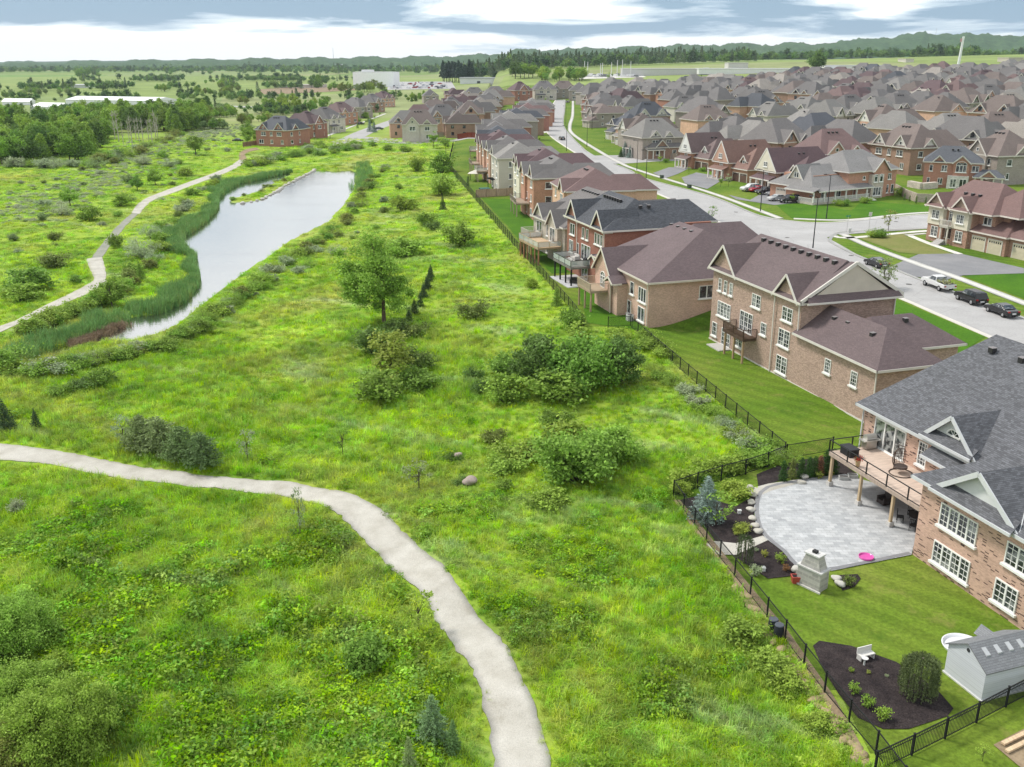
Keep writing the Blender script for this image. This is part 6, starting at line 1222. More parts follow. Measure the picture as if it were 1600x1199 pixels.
for px, py, lb in [(1362,371,'round shrub on the dry corner lawn, left of three'), (1370,372,'round shrub on the dry corner lawn, middle of three'), (1376,371,'round shrub on the dry corner lawn, right of three'), (1310,322,'hedge bush below the porch, left'), (1320,322,'hedge bush below the porch, middle'), (1352,318,'rose bush by the porch steps'), (1040,254,'flowering bush in the corner garden bed'), (1060,248,'low bush along the drive of the maroon roofed house'), (1176,275,'shrub beside the stone portico'), (1200,288,'shrub by the cream gabled porch'), (1098,268,'bush by the dark garage doors')]:
    plant('shrub3', G(px, py), rnd.uniform(.8, 1.1), rnd.choice(['green', 'deep', 'lime']), lb)
# yard plants by the patio
plant_px('blue', 1103, 812, 72, 'blue', 'blue spruce in the black mulch bed by the patio fence', None, 1.35, name='blue_spruce')
plant_px('open', 1118, 820, 56, 'lime', 'young multi stemmed tree beside the blue spruce', None, 1.3); plant_px('shrub1', 1145, 775, 26, 'lime', 'feathery green bush behind the blue spruce bed', None, 1.5); plant_px('shrub2', 1156, 833, 20, 'yellow', 'yellow green bush by the round rocks', None, 1.1)
hed = [(1223,752,'green cedar'),(1237,748,'browning cedar'),(1251,747,'green cedar'),(1263,746,'green cedar'),(1272,745,'green cedar'),(1280,744,'rusty dead cedar'),(1290,742,'tall green cedar'),(1301,741,'tall green cedar')]
for i, (px, py, nm) in enumerate(hed):
    plant_px('cedar', px, py, 34 if 'tall' not in nm else 42, 'rust' if 'rusty' in nm else ('olive' if 'brown' in nm else (.05, .12, .02)), f"{nm}, {ORD[i]} from the left in the short row behind the patio", None, 1.15, name='cedar_shrub')
for px, py, h_, c, lb in [(1280,748,13,'yellow','yellow green plant in the mulch before the rusty cedar'), (1298,744,10,'yellow','yellow green plant in the mulch before the tall cedars'), (1335,1084,20,'lime','upright lime shrub in the teardrop bed, smallest of three'), (1355,1105,24,'lime','upright lime shrub in the teardrop bed, middle of three'), (1378,1125,26,'lime','upright lime shrub in the teardrop bed, nearest of three'), (1195,870,12,'yellow','small pale plant in the lower mulch bed'), (1220,880,18,'lime','pointed yellow plant near the fireplace'), (1228,893,14,'rust','reddish plant beside the red pot'), (1180,900,22,'silver','airy shrub growing at the fence below the mulch bed'), (1325,916,22,'olive','brownish shrub right of the stone fireplace'), (1182,862,8,'silver','white flowering plant in the lower mulch bed'), (1330,1050,10,'green','small plant near the white bench'), (1357,1053,8,'yellow','thin yellowish plant in the middle of the teardrop bed'), (1385,1058,7,'silver','tiny grey plant in the teardrop bed')]:
    plant_px('ball', px, py, h_, c, lb, None, .9)
# ------------------------------------------------------------------ scatter of uncountable growth
SRC = {}
def hidden_source(key, meshes, mat, cols):
    c = bpy.data.collections.new(key)
    for i, m_ in enumerate(meshes):
        o = bpy.data.objects.new(f"{key}_{i:02d}", m_); c.objects.link(o)
        if cols:
            mm = M[mat].copy(); c_ = cols[i % len(cols)]
            for nd_ in list(mm.node_tree.nodes):
                if nd_.type == 'OBJECT_INFO':
                    for l in list(nd_.outputs['Color'].links):
                        rgb_ = mm.node_tree.nodes.new('ShaderNodeRGB'); rgb_.outputs[0].default_value = (*c_, 1); mm.node_tree.links.new(rgb_.outputs[0], l.to_socket)
            m_.materials.append(mm)
        elif len(m_.materials) == 0: m_.materials.append(M[mat])
    SRC[key] = c; return c
def scatter(name, coll, pts, scl, idx, rot, label=None):
    me = bpy.data.meshes.new(name); me.vertices.add(len(pts)); me.vertices.foreach_set('co', np.asarray(pts, np.float32).ravel())
    for nm, ty, arr in (('scl', 'FLOAT_VECTOR', scl), ('rot', 'FLOAT_VECTOR', rot)):
        at = me.attributes.new(nm, ty, 'POINT'); at.data.foreach_set('vector', np.asarray(arr, np.float32).ravel())
    at = me.attributes.new('idx', 'INT', 'POINT'); at.data.foreach_set('value', np.asarray(idx, np.int32)); me.update()
    o = bpy.data.objects.new(name, me); COL.objects.link(o); o["kind"] = 'stuff'
    if label: o["label"] = label
    g = bpy.data.node_groups.new(name, 'GeometryNodeTree')
    g.interface.new_socket('Geometry', in_out='INPUT', socket_type='NodeSocketGeometry'); g.interface.new_socket('Geometry', in_out='OUTPUT', socket_type='NodeSocketGeometry')
    n = g.nodes; gi = n.new('NodeGroupInput'); go = n.new('NodeGroupOutput'); io = n.new('GeometryNodeInstanceOnPoints'); ci = n.new('GeometryNodeCollectionInfo')
    ci.inputs['Collection'].default_value = coll; ci.inputs['Separate Children'].default_value = True; ci.inputs['Reset Children'].default_value = True
    def na(nm, ty): a = n.new('GeometryNodeInputNamedAttribute'); a.data_type = ty; a.inputs['Name'].default_value = nm; return a.outputs['Attribute']
    mp_ = n.new('GeometryNodeMeshToPoints')
    g.links.new(gi.outputs[0], mp_.inputs[0]); g.links.new(mp_.outputs[0], io.inputs['Points']); g.links.new(ci.outputs[0], io.inputs['Instance']); io.inputs['Pick Instance'].default_value = True
    g.links.new(na('idx', 'INT'), io.inputs['Instance Index']); g.links.new(na('rot', 'FLOAT_VECTOR'), io.inputs['Rotation']); g.links.new(na('scl', 'FLOAT_VECTOR'), io.inputs['Scale'])
    g.links.new(io.outputs[0], go.inputs[0]); md = o.modifiers.new('scatter', 'NODES'); md.node_group = g; return o
def blades(seed, n, h, w, spread, lean, seg=2):
    rg = np.random.default_rng(seed); V_ = []; F_ = []
    for i in range(n):
        a = rg.uniform(0, 6.28); r = spread * rg.uniform(0, 1) ** .6; b = rg.uniform(0, 6.28); hh = h * rg.uniform(.55, 1.15); ln = lean * rg.uniform(.3, 1.3) * hh
        x, y = r * math.cos(a), r * math.sin(a); wx, wy = -math.sin(b) * w, math.cos(b) * w; k = len(V_)
        V_ += [(x - wx, y - wy, -.05), (x + wx, y + wy, -.05), (x + math.cos(b) * ln * .4 + wx * .7, y + math.sin(b) * ln * .4 + wy * .7, hh * .6), (x + math.cos(b) * ln * .4 - wx * .7, y + math.sin(b) * ln * .4 - wy * .7, hh * .6), (x + math.cos(b) * ln, y + math.sin(b) * ln, hh * (1 - lean * .3)), (x + math.cos(b) * ln, y + math.sin(b) * ln, hh * (1 - lean * .3))]
        F_ += [(k, k + 1, k + 2, k + 3), (k + 3, k + 2, k + 4, k + 5)]
    return np_mesh('tuft', np.array(V_), np.array(F_))
def weed(seed, n, h, r, leaf):
    rg = np.random.default_rng(seed); p = np.stack([rg.normal(0, r * .5, n), rg.normal(0, r * .5, n), rg.uniform(.05, h, n)], 1); return leaves_mesh('weed', p, leaf, rg)
T_ = [blades(1, 26, .60, .016, .34, .5), blades(2, 30, .75, .014, .40, .9), blades(3, 22, .5, .022, .34, .35), blades(4, 34, .42, .016, .42, 1.2), weed(5, 60, .55, .55, .075), weed(6, 48, .7, .45, .09)]
T_[4].materials.append(M['weed']); T_[5].materials.append(M['weed']); gsrc = hidden_source('tuft', T_, 'tuft', None)
def in_view(x, y, m_=60):
    z = T(x, y); d = y * ct - (z - CAM_H) * st; px = 800 + FPX * x / np.maximum(d, .1); py = 599.5 + FPX * ((CAM_H - z) * ct - y * st) / np.maximum(d, .1)
    return (d > 1) & (px > -m_) & (px < 1600 + m_) & (py < 1199 + m_ * 1.5)
PP = []; zone = [(30, 75, 13.0, .9), (75, 120, 6.0, 1.15), (120, 190, 2.2, 1.5), (190, 330, .6, 2.2), (330, 430, .22, 3.0)]
rgs = np.random.default_rng(21); pts_, scl_, idx_ = [], [], []
yard = gpoly([(1052,778),(1105,850),(1150,918),(1215,990),(1290,1090),(1360,1199),(1700,1199),(1700,700),(1228,716),(1186,735),(1130,752)])
for y0, y1, dn, sc_ in zone:
    x0, x1 = -y1 * .62 - 6, 40; n = int((x1 - x0) * (y1 - y0) * dn); x = rgs.uniform(x0, x1, n); y = rgs.uniform(y0, y1, n); ok = in_view(x, y) & (x - xf(y) < -.2)
    x, y = x[ok], y[ok]; ok = poly_sd(x, y, PATHPOLY) + .22 * noise2(x * 5, y * 5) + rgs.normal(0, .10, len(x)) > .10 if y0 < 120 else np.ones(len(x), bool)
    if y0 > 90: ok &= poly_sd(x, y, POND) > .6
    if y0 < 90: ok &= poly_sd(x, y, yard) > .1
    x, y = x[ok], y[ok]
    for line in ((ua, la), UPP[0], UPP[1], UPP[2]):
        pol = [tuple(q[:2]) for q in line[0]] + [tuple(q[:2]) for q in line[1]][::-1]
        if y1 > 110: k_ = poly_sd(x, y, pol) > .5; x, y = x[k_], y[k_]
    pd = poly_sd(x, y, PATHPOLY) if y0 < 120 else np.full(len(x), 9.)
    s = sc_ * rgs.uniform(.6, 1.3, len(x)) * (.7 + .3 * sms(60, 20, y - 30) + .3 * (x < -4)) * (.45 + .55 * sms(0, 1.4, pd)); nn = noise2(x * 1.3 + 7, y * 1.3); n2 = noise2(x * .7 - 9, y * .8 + 3)
    rr = rgs.random(len(x)); wd_ = (y < 72) & ((nn > .25) | ((x < -4) & (y < 66) & (nn > -.5))) | (nn > 1.2); i_ = np.where(wd_ & (rr < .62), 4 + (rr * 50).astype(int) % 2, (rr * 40).astype(int) % 4); i_ = np.where((n2 > .5) & (rr < .8), 3, i_)
    tall = 1 + .45 * np.clip(n2, -1, 1); pts_.append(np.stack([x, y, T(x, y) - .02], 1)); scl_.append(np.stack([s, s, s * tall * np.where(y > 120, np.where(y > 190, .35, .6), 1)], 1)); idx_.append(i_)
pts_ = np.concatenate(pts_); scl_ = np.concatenate(scl_); idx_ = np.concatenate(idx_); rot = np.zeros_like(pts_); rot[:, 2] = rgs.uniform(0, 6.28, len(pts_)); rot[:, 0] = .12; print('tufts', len(pts_))
scatter('meadow_grass', gsrc, pts_, scl_, idx_, rot, 'tall mixed grass and weeds of the meadow')
# reeds along the far shore
rsrc = hidden_source('reed', [blades(11, 22, 1.5, .03, .5, .35), blades(12, 26, 1.8, .03, .6, .5), blades(13, 18, 1.2, .035, .5, .3)], 'leaf', [(.17, .34, .10), (.21, .38, .11), (.27, .36, .10)])
LS = [(42,567),(75,548),(107,537),(180,512),(205,495),(240,492),(282,475),(305,447),(300,405),(277,377),(300,362),(317,350),(335,330),(337,312),(350,300),(375,287),(408,281),(430,275),(455,270)]
LL = resample([tuple(P(a, b, WZ)[:2]) for a, b in LS], 1500); tn = np.gradient(LL, axis=0); tn /= np.linalg.norm(tn, axis=1)[:, None]; nr_ = np.stack([-tn[:, 1], tn[:, 0]], 1)
ii_ = rgs.integers(0, 1500, 5200); wdt = 1.6 + 2.2 * np.sin(ii_ * .011) + 1.2 * np.sin(ii_ * .05); off = -.5 + rgs.uniform(0, 1, 5200) * np.maximum(wdt + 1.6, .6)
q = LL[ii_] + nr_[ii_] * off[:, None]; rp = np.c_[q, np.maximum(T(q[:, 0], q[:, 1]), WZ - .15)]; s = rgs.uniform(.6, 1.15, 5200)
rt_ = np.zeros((5200, 3)); rt_[:, 2] = rgs.uniform(0, 6.28, 5200)
scatter('reeds', rsrc, rp, np.stack([s, s, s], 1), rgs.integers(0, 3, 5200), rt_, 'deep green cattail reeds along the pond shore')
dsrc = hidden_source('dead_reed', [blades(14, 20, 1.0, .03, .5, .6)], 'leaf', [(.30, .22, .14)])
a_, b_ = np.array(P(205, 497, WZ)[:2]), np.array(P(110, 540, WZ)[:2]); tt = .3 + .7 * rgs.random(420)[:, None]; q = a_ + (b_ - a_) * tt + rgs.normal(0, .6, (420, 2)); q[:, 0] += .8
scatter('dead_reeds', dsrc, np.c_[q, np.full(420, WZ)], np.ones((420, 3)) * rgs.uniform(.5, 1.1, (420, 1)), np.zeros(420, int), np.c_[np.zeros((420, 2)), rgs.uniform(0, 6, 420)], 'brown dead reeds at the narrow end of the pond')
q = [tuple(P(a, b, WZ)[:2]) for a, b in [(558,262),(558,280),(552,300)]]; L_ = resample(q, 300); q = L_ + rgs.normal(0, 1.5, (300, 2)) + np.array([2.4, 0]); s = rgs.uniform(.7, 1.2, (300, 1))
scatter('reeds', rsrc, np.c_[q, T(q[:, 0], q[:, 1])], np.ones((300, 3)) * s, rgs.integers(0, 3, 300), np.c_[np.zeros((300, 2)), rgs.uniform(0, 6, 300)], 'reeds at the corner of the pond head')
# far woodland belts
wc_ = [(.14, .25, .06), (.19, .31, .07), (.09, .16, .055), (.16, .22, .11)]
far_m = []
for i, k in enumerate(('f1', 'f2', 'f3')):
    rg = np.random.default_rng(40 + i); p_, c_ = clump_pts(rg, 420, 12, 3.2, 3.2, 4.2, 6.5, 1.9, low=-1, shell=.3); far_m.append(leaves_mesh('crown', p_, .75, rg))
rg = np.random.default_rng(50); zz = rg.uniform(.05, 1, 420); a = rg.uniform(0, 6.28, 420); rr = 2.6 * (1 - zz) ** .8 * rg.uniform(.4, 1, 420) + .2; far_m.append(leaves_mesh('crown', np.stack([rr * np.cos(a), rr * np.sin(a), 1 + zz * 13], 1), .6, rg, slim=.4))
wsrc = hidden_source('woodland_tree', far_m, 'leaf', wc_)
def belt(name, pts, n, depth_m, hm, label, mixr=(.4, .3, .2, .1)):
    W_ = np.array([((a - 800) / FPX * b, b) for a, b in pts]); L_ = resample(W_, 400); i = rgs.integers(0, 400, n)
    if name == 'hedgerow': cc_ = rgs.integers(0, 400, 16); i = np.clip(cc_[rgs.integers(0, 16, n)] + rgs.normal(0, 7, n), 0, 399).astype(int)
    q = L_[i] * (1 + rgs.uniform(0, depth_m, n)[:, None]); s = hm / 12 * rgs.uniform(.7, 1.25, n)
    scatter(name, wsrc, np.c_[q, T(q[:, 0], q[:, 1]) - .5], np.stack([s, s, s * rgs.uniform(.85, 1.15, n)], 1), rgs.choice(4, n, p=mixr), np.c_[np.zeros((n, 2)), rgs.uniform(0, 6.28, n)], label)
belt('woodland', [(735,1250),(800,1280),(880,1350),(960,1400),(1060,1450),(1160,1500)], 620, .2, 17, 'dark belt of woodland behind the end of the straight street', (.2, .2, .2, .4))
belt('woodland', [(1130,1650),(1260,1700),(1380,1750),(1500,1750),(1700,1700)], 620, .14, 15, 'rounded green woodland belt beyond the field below the hill', (.45, .3, .25, .0))
belt('woodland', [(1390,1500),(1490,1500)], 60, .05, 15, 'nearer trees under the hill beside the flag pole')
belt('woodland', [(-80,2300),(80,2400),(200,2500),(330,2500),(430,2600)], 800, .3, 13, 'low tree line beyond the left fields')
belt('woodland', [(380,2200),(480,2200),(600,2100),(740,2200),(900,2400),(1150,2600)], 1000, .4, 17, 'broad dark woodland under the central hills', (.3, .3, .25, .15))
for k_, ds in enumerate(((560, 620, 600), (760, 820, 800), (1050, 1100, 1150), (1400, 1500, 1500))):
    belt('hedgerow', [(-60, ds[0]), (250, ds[1]), (640, ds[2])], (190, 210, 240, 260)[k_], .10, (6, 7, 9, 10)[k_], 'loose hedgerow trees crossing the left fields')
belt('woodland', [(430,1500),(480,1500),(530,1520),(600,1500)], 60, .06, 9, 'thin tree line along the pale field')
scm = [PK[k_][1].copy() for k_ in ('willow', 'shrub3', 'shrub1')]
for m_ in scm: m_.materials.clear()
scr = hidden_source('scrub_bush', scm, 'leaf', [(.42, .47, .30), (.36, .42, .25), (.24, .34, .10)])
W_ = np.array([tuple(G(a, b)[:2]) for a, b in [(-10,345),(90,315),(170,275),(240,235),(310,215),(370,196)]]); L_ = resample(W_, 500); i = rgs.integers(0, 500, 1300); q = L_[i] + rgs.normal(0, 1, (1300, 2)) * (4.5 + 7 * rgs.random((1300, 1))); s = rgs.uniform(.22, .5, 1300)
keep = (poly_sd(q[:, 0], q[:, 1], [tuple(p_[:2]) for p_ in UPP[1][0]] + [tuple(p_[:2]) for p_ in UPP[1][1]][::-1]) > 1.5); q = q[keep]; s = s[keep]; n_ = len(q)
scatter('pale_scrub', scr, np.c_[q, T(q[:, 0], q[:, 1]) - .1], np.stack([s * 1.5, s * 1.5, s * .8], 1), rgs.choice(3, n_, p=(.5, .35, .15)), np.c_[np.zeros((n_, 2)), rgs.uniform(0, 6.28, n_)], 'pale grey green scrub drifting across the left field')
# ------------------------------------------------------------------ far buildings
def bld(name, label, cat, x, y, ang, W, D, H, col, parts=(), mat='paint', z=None):
    z = Tz(x, y) if z is None else z; r = empty(name, (x, y, z), ang, label, cat)
    MB().box(-W/2, W/2, -D/2, D/2, -2, H).build('wall', M[mat], r, col)
    for nm, (a, b, c, d, e, f), cc in parts: MB().box(a, b, c, d, e, f).build(nm, M['paint'], r, cc)
    return r
p = G(585, 137); s = m_per_px(p)
bld('box_building', 'big white windowless box shaped building beyond the crescent', 'building', p.x, p.y + 20, -.18, 66 * s, 34 * s, 22 * s, (.93, .93, .93), [('roof_parapet', (-33 * s, 33 * s, -17 * s, 17 * s, 22 * s, 22.8 * s), (.72, .72, .72)), ('rooftop_unit', (-22 * s, -5 * s, -6 * s, 6 * s, 22.8 * s, 26 * s), (.7, .7, .7)), ('loading_door', (8 * s, 12 * s, -17.2 * s, -16.9 * s, 0, 3.6 * s), (.04, .04, .04)), ('loading_door', (14 * s, 18 * s, -17.2 * s, -16.9 * s, 0, 3.6 * s), (.04, .04, .04))])
p = G(748, 131); s = m_per_px(p)
bld('depot_building', 'low white depot building right of the dark pine grove', 'building', p.x, p.y + 10, -.1, 58 * s, 16 * s, 7 * s, (.72, .72, .73), [('roof', (-30 * s, 30 * s, -9 * s, 9 * s, 7 * s, 9 * s), (.45, .46, .48)), ('bay_door', (-2 * s, 3 * s, -8.3 * s, -7.9 * s, 0, 3.5 * s), (.05, .05, .05))])
for px, py, w, d, hh, a, lb in [(190,163,165,34,7,-.32,'long low white shed roof behind the wood, longest one'), (84,172,48,26,6,-.3,'white shed roof at the near end of the long shed'), (30,164,42,12,5,0,'flat pale shed roof at the far left behind the wood')]:
    p = G(px, py); s = m_per_px(p); r = empty('long_shed', p, a, lb, 'shed'); W, D, H = w * s, d * s * 1.6, hh * s
    MB().box(-W/2, W/2, -D/2, D/2, -1, H).build('wall', M['paint'], r, (.85, .85, .86)); MB().prism([(-W/2 - .5, -D/2 - .5, H), (-W/2 - .5, D/2 + .5, H), (-W/2 - .5, 0, H + 2.2)], (W + 1, 0, 0)).build('roof', M['paint'], r, (.86, .86, .88))
for px, py, w, hh, c, lb in [(1030,117,118,9,(.55,.54,.53),'long flat roofed retail building left behind the rows'), (1200,113,220,5,(.75,.75,.75),'very long white retail building behind the rows'), (1330,107,90,4,(.75,.75,.75),'white retail building beyond the tall dark tree'), (1150,107,30,8,(.62,.6,.58),'pale warehouse at the wood edge'), (470,137,75,4,(.55,.5,.45),'low buff building on the gravel yard left of the white box'), (128,137,30,4,(.6,.6,.62),'farm shed in the left fields'), (528,104,14,3.5,(.8,.8,.8),'white farmhouse on the pale field'), (1415,97,12,4,(.6,.55,.5),'small pale house below the hill'), (1578,97,22,6,(.5,.45,.38),'buff building at the foot of the hill')]:
    p = G(px, py); s = m_per_px(p); bld('flat_building', lb, 'building', p.x, p.y, -.05, w * s, 26, hh * s * .9, c, [('roof', (-w*s/2 - .3, w*s/2 + .3, -13.3, 13.3, hh*s*.9, hh*s*.9 + .8), tuple(v * .85 for v in c))])
p = G(1497, 104); s = m_per_px(p); r = empty('flag_pole', p, 0, 'tall thick white pole with a red and white flag over the far rows', 'flag pole')
MB().tube([(0, 0, -1), (2 * s, 0, 44 * s)], [2.3 * s, 1.5 * s], 10).build('pole', M['paint'], r, (.78, .78, .78)); MB().box(-2.5 * s, 1.9 * s, -.1, .1, 36 * s, 41 * s).build('flag', M['paint'], r, (.55, .3, .3))
for px, py, hh, lb in ((1457, 60, 18, 'thin radio mast on top of the right hand hill'), (521, 84, 16, 'thin radio mast on the central ridge')):
    x, y, zz = (px - 800) / FPX * 5400 * ct, 5400, 0; z0 = Tz(x, y); MB().tube([(0, 0, 0), (0, 0, 66)], [1.4, .8], 5).build('radio_mast', M['paint'], None, (.35, .36, .38)); o = bpy.data.objects['radio_mast'] if lb.startswith('thin radio mast on top') else COL.objects[-1]; o.location = (x, y, z0); tag(o, lb, 'radio mast')
for i, px in enumerate([913, 918, 938, 941, 955, 964, 972, 985]):
    p = G(px, 121); o = MB().tube([(0, 0, 0), (0, 0, rnd.uniform(13, 19))], [.35, .3], 5).build('light_pole', M['paint'], None, (.7, .7, .7)); o.location = p; tag(o, 'white light pole of the car park in front of the woodland', 'light pole', 'light poles of the car park')
cm_b = MB().box(-2.2, 2.2, -.9, .9, .3, 1.0).box(-1.3, 1.1, -.8, .8, 1.0, 1.5).mesh('parked_vehicle')
for i in range(70):
    px, py = rnd.uniform(612, 700), rnd.uniform(130, 139); p = G(px, py); o = link('parked_vehicle', cm_b, M['gloss'], None, rnd.choice([(.7, .7, .7), (.6, .6, .62), (.1, .1, .12), (.3, .3, .33), (.75, .75, .75), (.3, .05, .05)])); o.location = p; o.rotation_euler.z = rnd.choice((0, 1.57)); o.scale = (1.2,) * 3; tag(o, 'vehicle in the crowded storage lot beside the white box shaped building', 'car', 'vehicles of the storage lot')
for i in range(46):
    px, py = rnd.choice([(rnd.uniform(915, 1000), rnd.uniform(118, 121)), (rnd.uniform(1080, 1300), rnd.uniform(109, 113))]); p = G(px, py); o = link('parked_vehicle', cm_b, M['gloss'], None, rnd.choice([(.7, .7, .7), (.7, .7, .7), (.2, .2, .22)])); o.location = p; o.scale = (1.5,) * 3; o.rotation_euler.z = rnd.uniform(0, 3); tag(o, 'vehicle in the retail car park behind the far rows', 'car', 'vehicles of the retail car park')
for nm, pl, mt in [('gravel_yard', [(405,140),(470,136),(560,135),(560,141),(470,146),(408,148)], 'dirt'), ('storage_lot', [(608,128),(705,128),(712,139),(605,141)], 'asphalt_pale'), ('sandy_lot', [(690,142),(800,137),(800,141),(700,147)], 'dirt'), ('country_road', [(340,165),(420,168),(420,169.5),(340,167)], 'asphalt_pale'), ('retail_car_park', [(905,119),(1000,117),(1010,121),(905,124)], 'concrete')]:
    q = gpoly(pl); drape(nm, q, mt, .15, 40)
# ------------------------------------------------------------------ fences
def netting_fence(pts, label, hh=1.35, step=2.5, topr=True, pick=False, name='chain_link_fence', col=(.012, .013, .013)):
    L = [Vector((a, b, 0)) for a, b in pts]; tot = sum((L[i+1] - L[i]).length for i in range(len(L) - 1)); n = max(2, int(tot / step) + 1); R_ = resample([(v.x, v.y) for v in L], n)
    z0 = Tz(*R_[0]); r = empty(name, (R_[0][0], R_[0][1], z0), 0, label, 'fence'); o = np.array([R_[0][0], R_[0][1], z0]); Q = [Vector((x, y, Tz(x, y))) - Vector(o) for x, y in R_]
    pm = MB().box(-.045, .045, -.045, .045, -.3, hh + .05).box(-.06, .06, -.06, .06, hh + .05, hh + .09).mesh('post')
    for q in Q: c = link('post', pm, M['plain'], r, col); c.location = q
    rl = MB(); nb = MB()
    for a, b in zip(Q[:-1], Q[1:]):
        up = Vector((0, 0, 1)); rl.beam(a + up * hh, b + up * hh, .05, .05); rl.beam(a + up * .12, b + up * .12, .035, .035)
        if pick:
            rl.beam(a + up * (hh - .2), b + up * (hh - .2), .035, .035); k = int((b - a).length / .115)
            for j in range(1, k): c = a + (b - a) * j / k; nb.box(c.x - .011, c.x + .011, c.y - .011, c.y + .011, c.z + .05, c.z + hh - .01)
        else: nb.add([a + up * .06, b + up * .06, b + up * hh, a + up * hh], [(0, 1, 2, 3)])
    rl.build('rail', M['plain'], r, col); nb.build('pickets' if pick else 'netting', M['plain'] if pick else M['netting'], r, col); return r
def gl_(pts): return [tuple(G(*p)[:2]) for p in pts]
netting_fence(gl_([(1052,776),(1100,842),(1153,908),(1218,990),(1290,1085),(1385,1199),(1410,1235)]), 'black chain link fence along the meadow side of the nearest yard')
netting_fence(gl_([(1052,776),(1110,756),(1186,736),(1228,718)]), 'short black chain link fence behind the blue spruce')
netting_fence(gl_([(1228,718),(1265,710),(1300,706)]), 'short black fence behind the row of cedars')
netting_fence([(xf(y), y) for y in np.linspace(76.4, 118.4, 14)], 'long black chain link fence behind the tall brown brick house')
netting_fence([(xf(y), y) for y in np.linspace(119, 178, 14)], 'black chain link fence past the broken gap, behind the decks', step=2.6)
netting_fence([(xf(y), y) for y in np.linspace(178.5, 309, 20)], 'dark fence line running up to the bend beside the far yards', hh=1.6, step=2.8)
netting_fence([(xf(y), y) for y in np.linspace(310, 396, 12)], 'dark fence from the bend to the red stained fence', hh=1.6, step=3)
netting_fence(gl_([(1366,1208),(1390,1199),(1440,1172),(1502,1142),(1558,1112),(1600,1090),(1700,1040)]), 'black picket fence dividing the two nearest yards', pick=True, hh=1.25, step=2.2, name='picket_fence')
netting_fence(gl_([(950,512),(985,510)]), 'short black fence return at the gap beside the pink beige house')
def board_fence(pts, label, hh, col, capc=None, step=2.4):
    n_tot = resample(pts, max(2, int(sum(math.dist(pts[i], pts[i+1]) for i in range(len(pts) - 1)) / step) + 1)); z0 = Tz(*n_tot[0]); r = empty('board_fence', (*n_tot[0], z0), 0, label, 'fence'); b = MB(); p_ = MB(); bm_ = []
    Q = [Vector((x - n_tot[0][0], y - n_tot[0][1], Tz(x, y) - z0)) for x, y in n_tot]
    pm = MB().box(-.09, .09, -.09, .09, -.2, hh + .12).mesh('post')
    for q in Q: c = link('post', pm, M['wood'], r, tuple(v * .8 for v in col)); c.location = q
    for a, c in zip(Q[:-1], Q[1:]):
        k = max(2, int((c - a).length / .16))
        for j in range(k):
            s0 = a + (c - a) * (j + .06) / k; s1 = a + (c - a) * (j + .94) / k; b.beam(s0 + Vector((0, 0, hh / 2)), s1 + Vector((0, 0, hh / 2)), .03, hh)
        p_.beam(a + Vector((0, 0, hh)), c + Vector((0, 0, hh)), .14, .05); p_.beam(a + Vector((0, 0, .3)), c + Vector((0, 0, .3)), .06, .1)
    b.build('boards', M['wood'], r, col); p_.build('rail', M['wood'], r, tuple(v * 1.1 for v in col))
board_fence(gl_([(744,309),(776,307),(808,304)]), 'pinkish wooden board fence closing the mown yard', 1.9, (.42, .30, .23))
board_fence(gl_([(715,218),(745,216)]), 'red stained board fence at the far end of the mown yard', 2.2, (.22, .055, .03))
board_fence(gl_([(1402,271),(1420,270),(1438,270)]), 'orange wooden fence between the corner house and the red brick house', 1.9, (.42, .21, .06))
board_fence(gl_([(1090,214),(1112,222)]), 'orange wooden fence below the peach brick house', 1.9, (.42, .21, .07))
board_fence(gl_([(655,216),(690,214),(745,209)]), 'grey board fence along the crescent gardens', 2.0, (.36, .32, .28))
board_fence(gl_([(380,231),(400,228),(452,223)]), 'brown board fence behind the crescent end house', 2.0, (.28, .17, .11))
board_fence(gl_([(1028,247),(1048,250),(1092,246)]), 'tan board fence beside the corner bungalow', 1.9, (.42, .34, .27))
def block_wall(pts, label, hh, th, col, name='retaining_wall', mt='stone'):
    Q = [G(*p) for p in pts]; z0 = Q[0].z; b = MB()
    for a, c in zip(Q[:-1], Q[1:]): a2 = a - Q[0]; c2 = c - Q[0]; b.beam(a2 + Vector((0, 0, hh/2 - .1)), c2 + Vector((0, 0, hh/2 - .1)), th, hh + .2)
    o = b.build(name, M[mt], None, col); o.location = Q[0]; tag(o, label, 'wall')
block_wall([(1398,300),(1416,310),(1432,316),(1457,317)], 'beige wall curving round the corner lawn behind small cedars', 1.9, .3, (.42, .36, .30))
block_wall([(1420,292),(1440,296),(1462,294)], 'pale stacked stone retaining wall under the red brick house', 1.5, 1.2, (.52, .46, .41))
# ------------------------------------------------------------------ things in the nearest yard
def boulder(p, r, label, cat='rock', col=(.45, .41, .36), flat=.55, seed=0, group=None, name='boulder', rz=0, st_=(1, 1)):
    bm = bmesh.new(); bmesh.ops.create_icosphere(bm, subdivisions=3, radius=r); rr = random.Random(seed); a = [rr.uniform(0, 6) for _ in range(6)]
    for v in bm.verts:
        c = v.co; k = 1 + .16 * math.sin(c.x / r * 2.3 + a[0]) * math.cos(c.y / r * 2.1 + a[1]) + .08 * math.sin(c.z / r * 4 + a[2] + c.x / r * 3); v.co = Vector((c.x * st_[0], c.y * st_[1], c.z * flat)) * k
    me = bpy.data.meshes.new(name); bm.to_mesh(me); bm.free(); me.polygons.foreach_set('use_smooth', [True] * len(me.polygons)); o = link(name, me, M['plain'], None, col); o.location = p; o.rotation_euler.z = rz; return tag(o, label, cat, group)
for i, (px, py, r, lb) in enumerate([(716, 718, .42, 'small pinkish boulder in the bright meadow'), (734, 759, .62, 'larger round boulder in the bright meadow')]): p = G(px, py); p.z += .45; boulder(p, r, lb, seed=i, col=(.36, .29, .25))
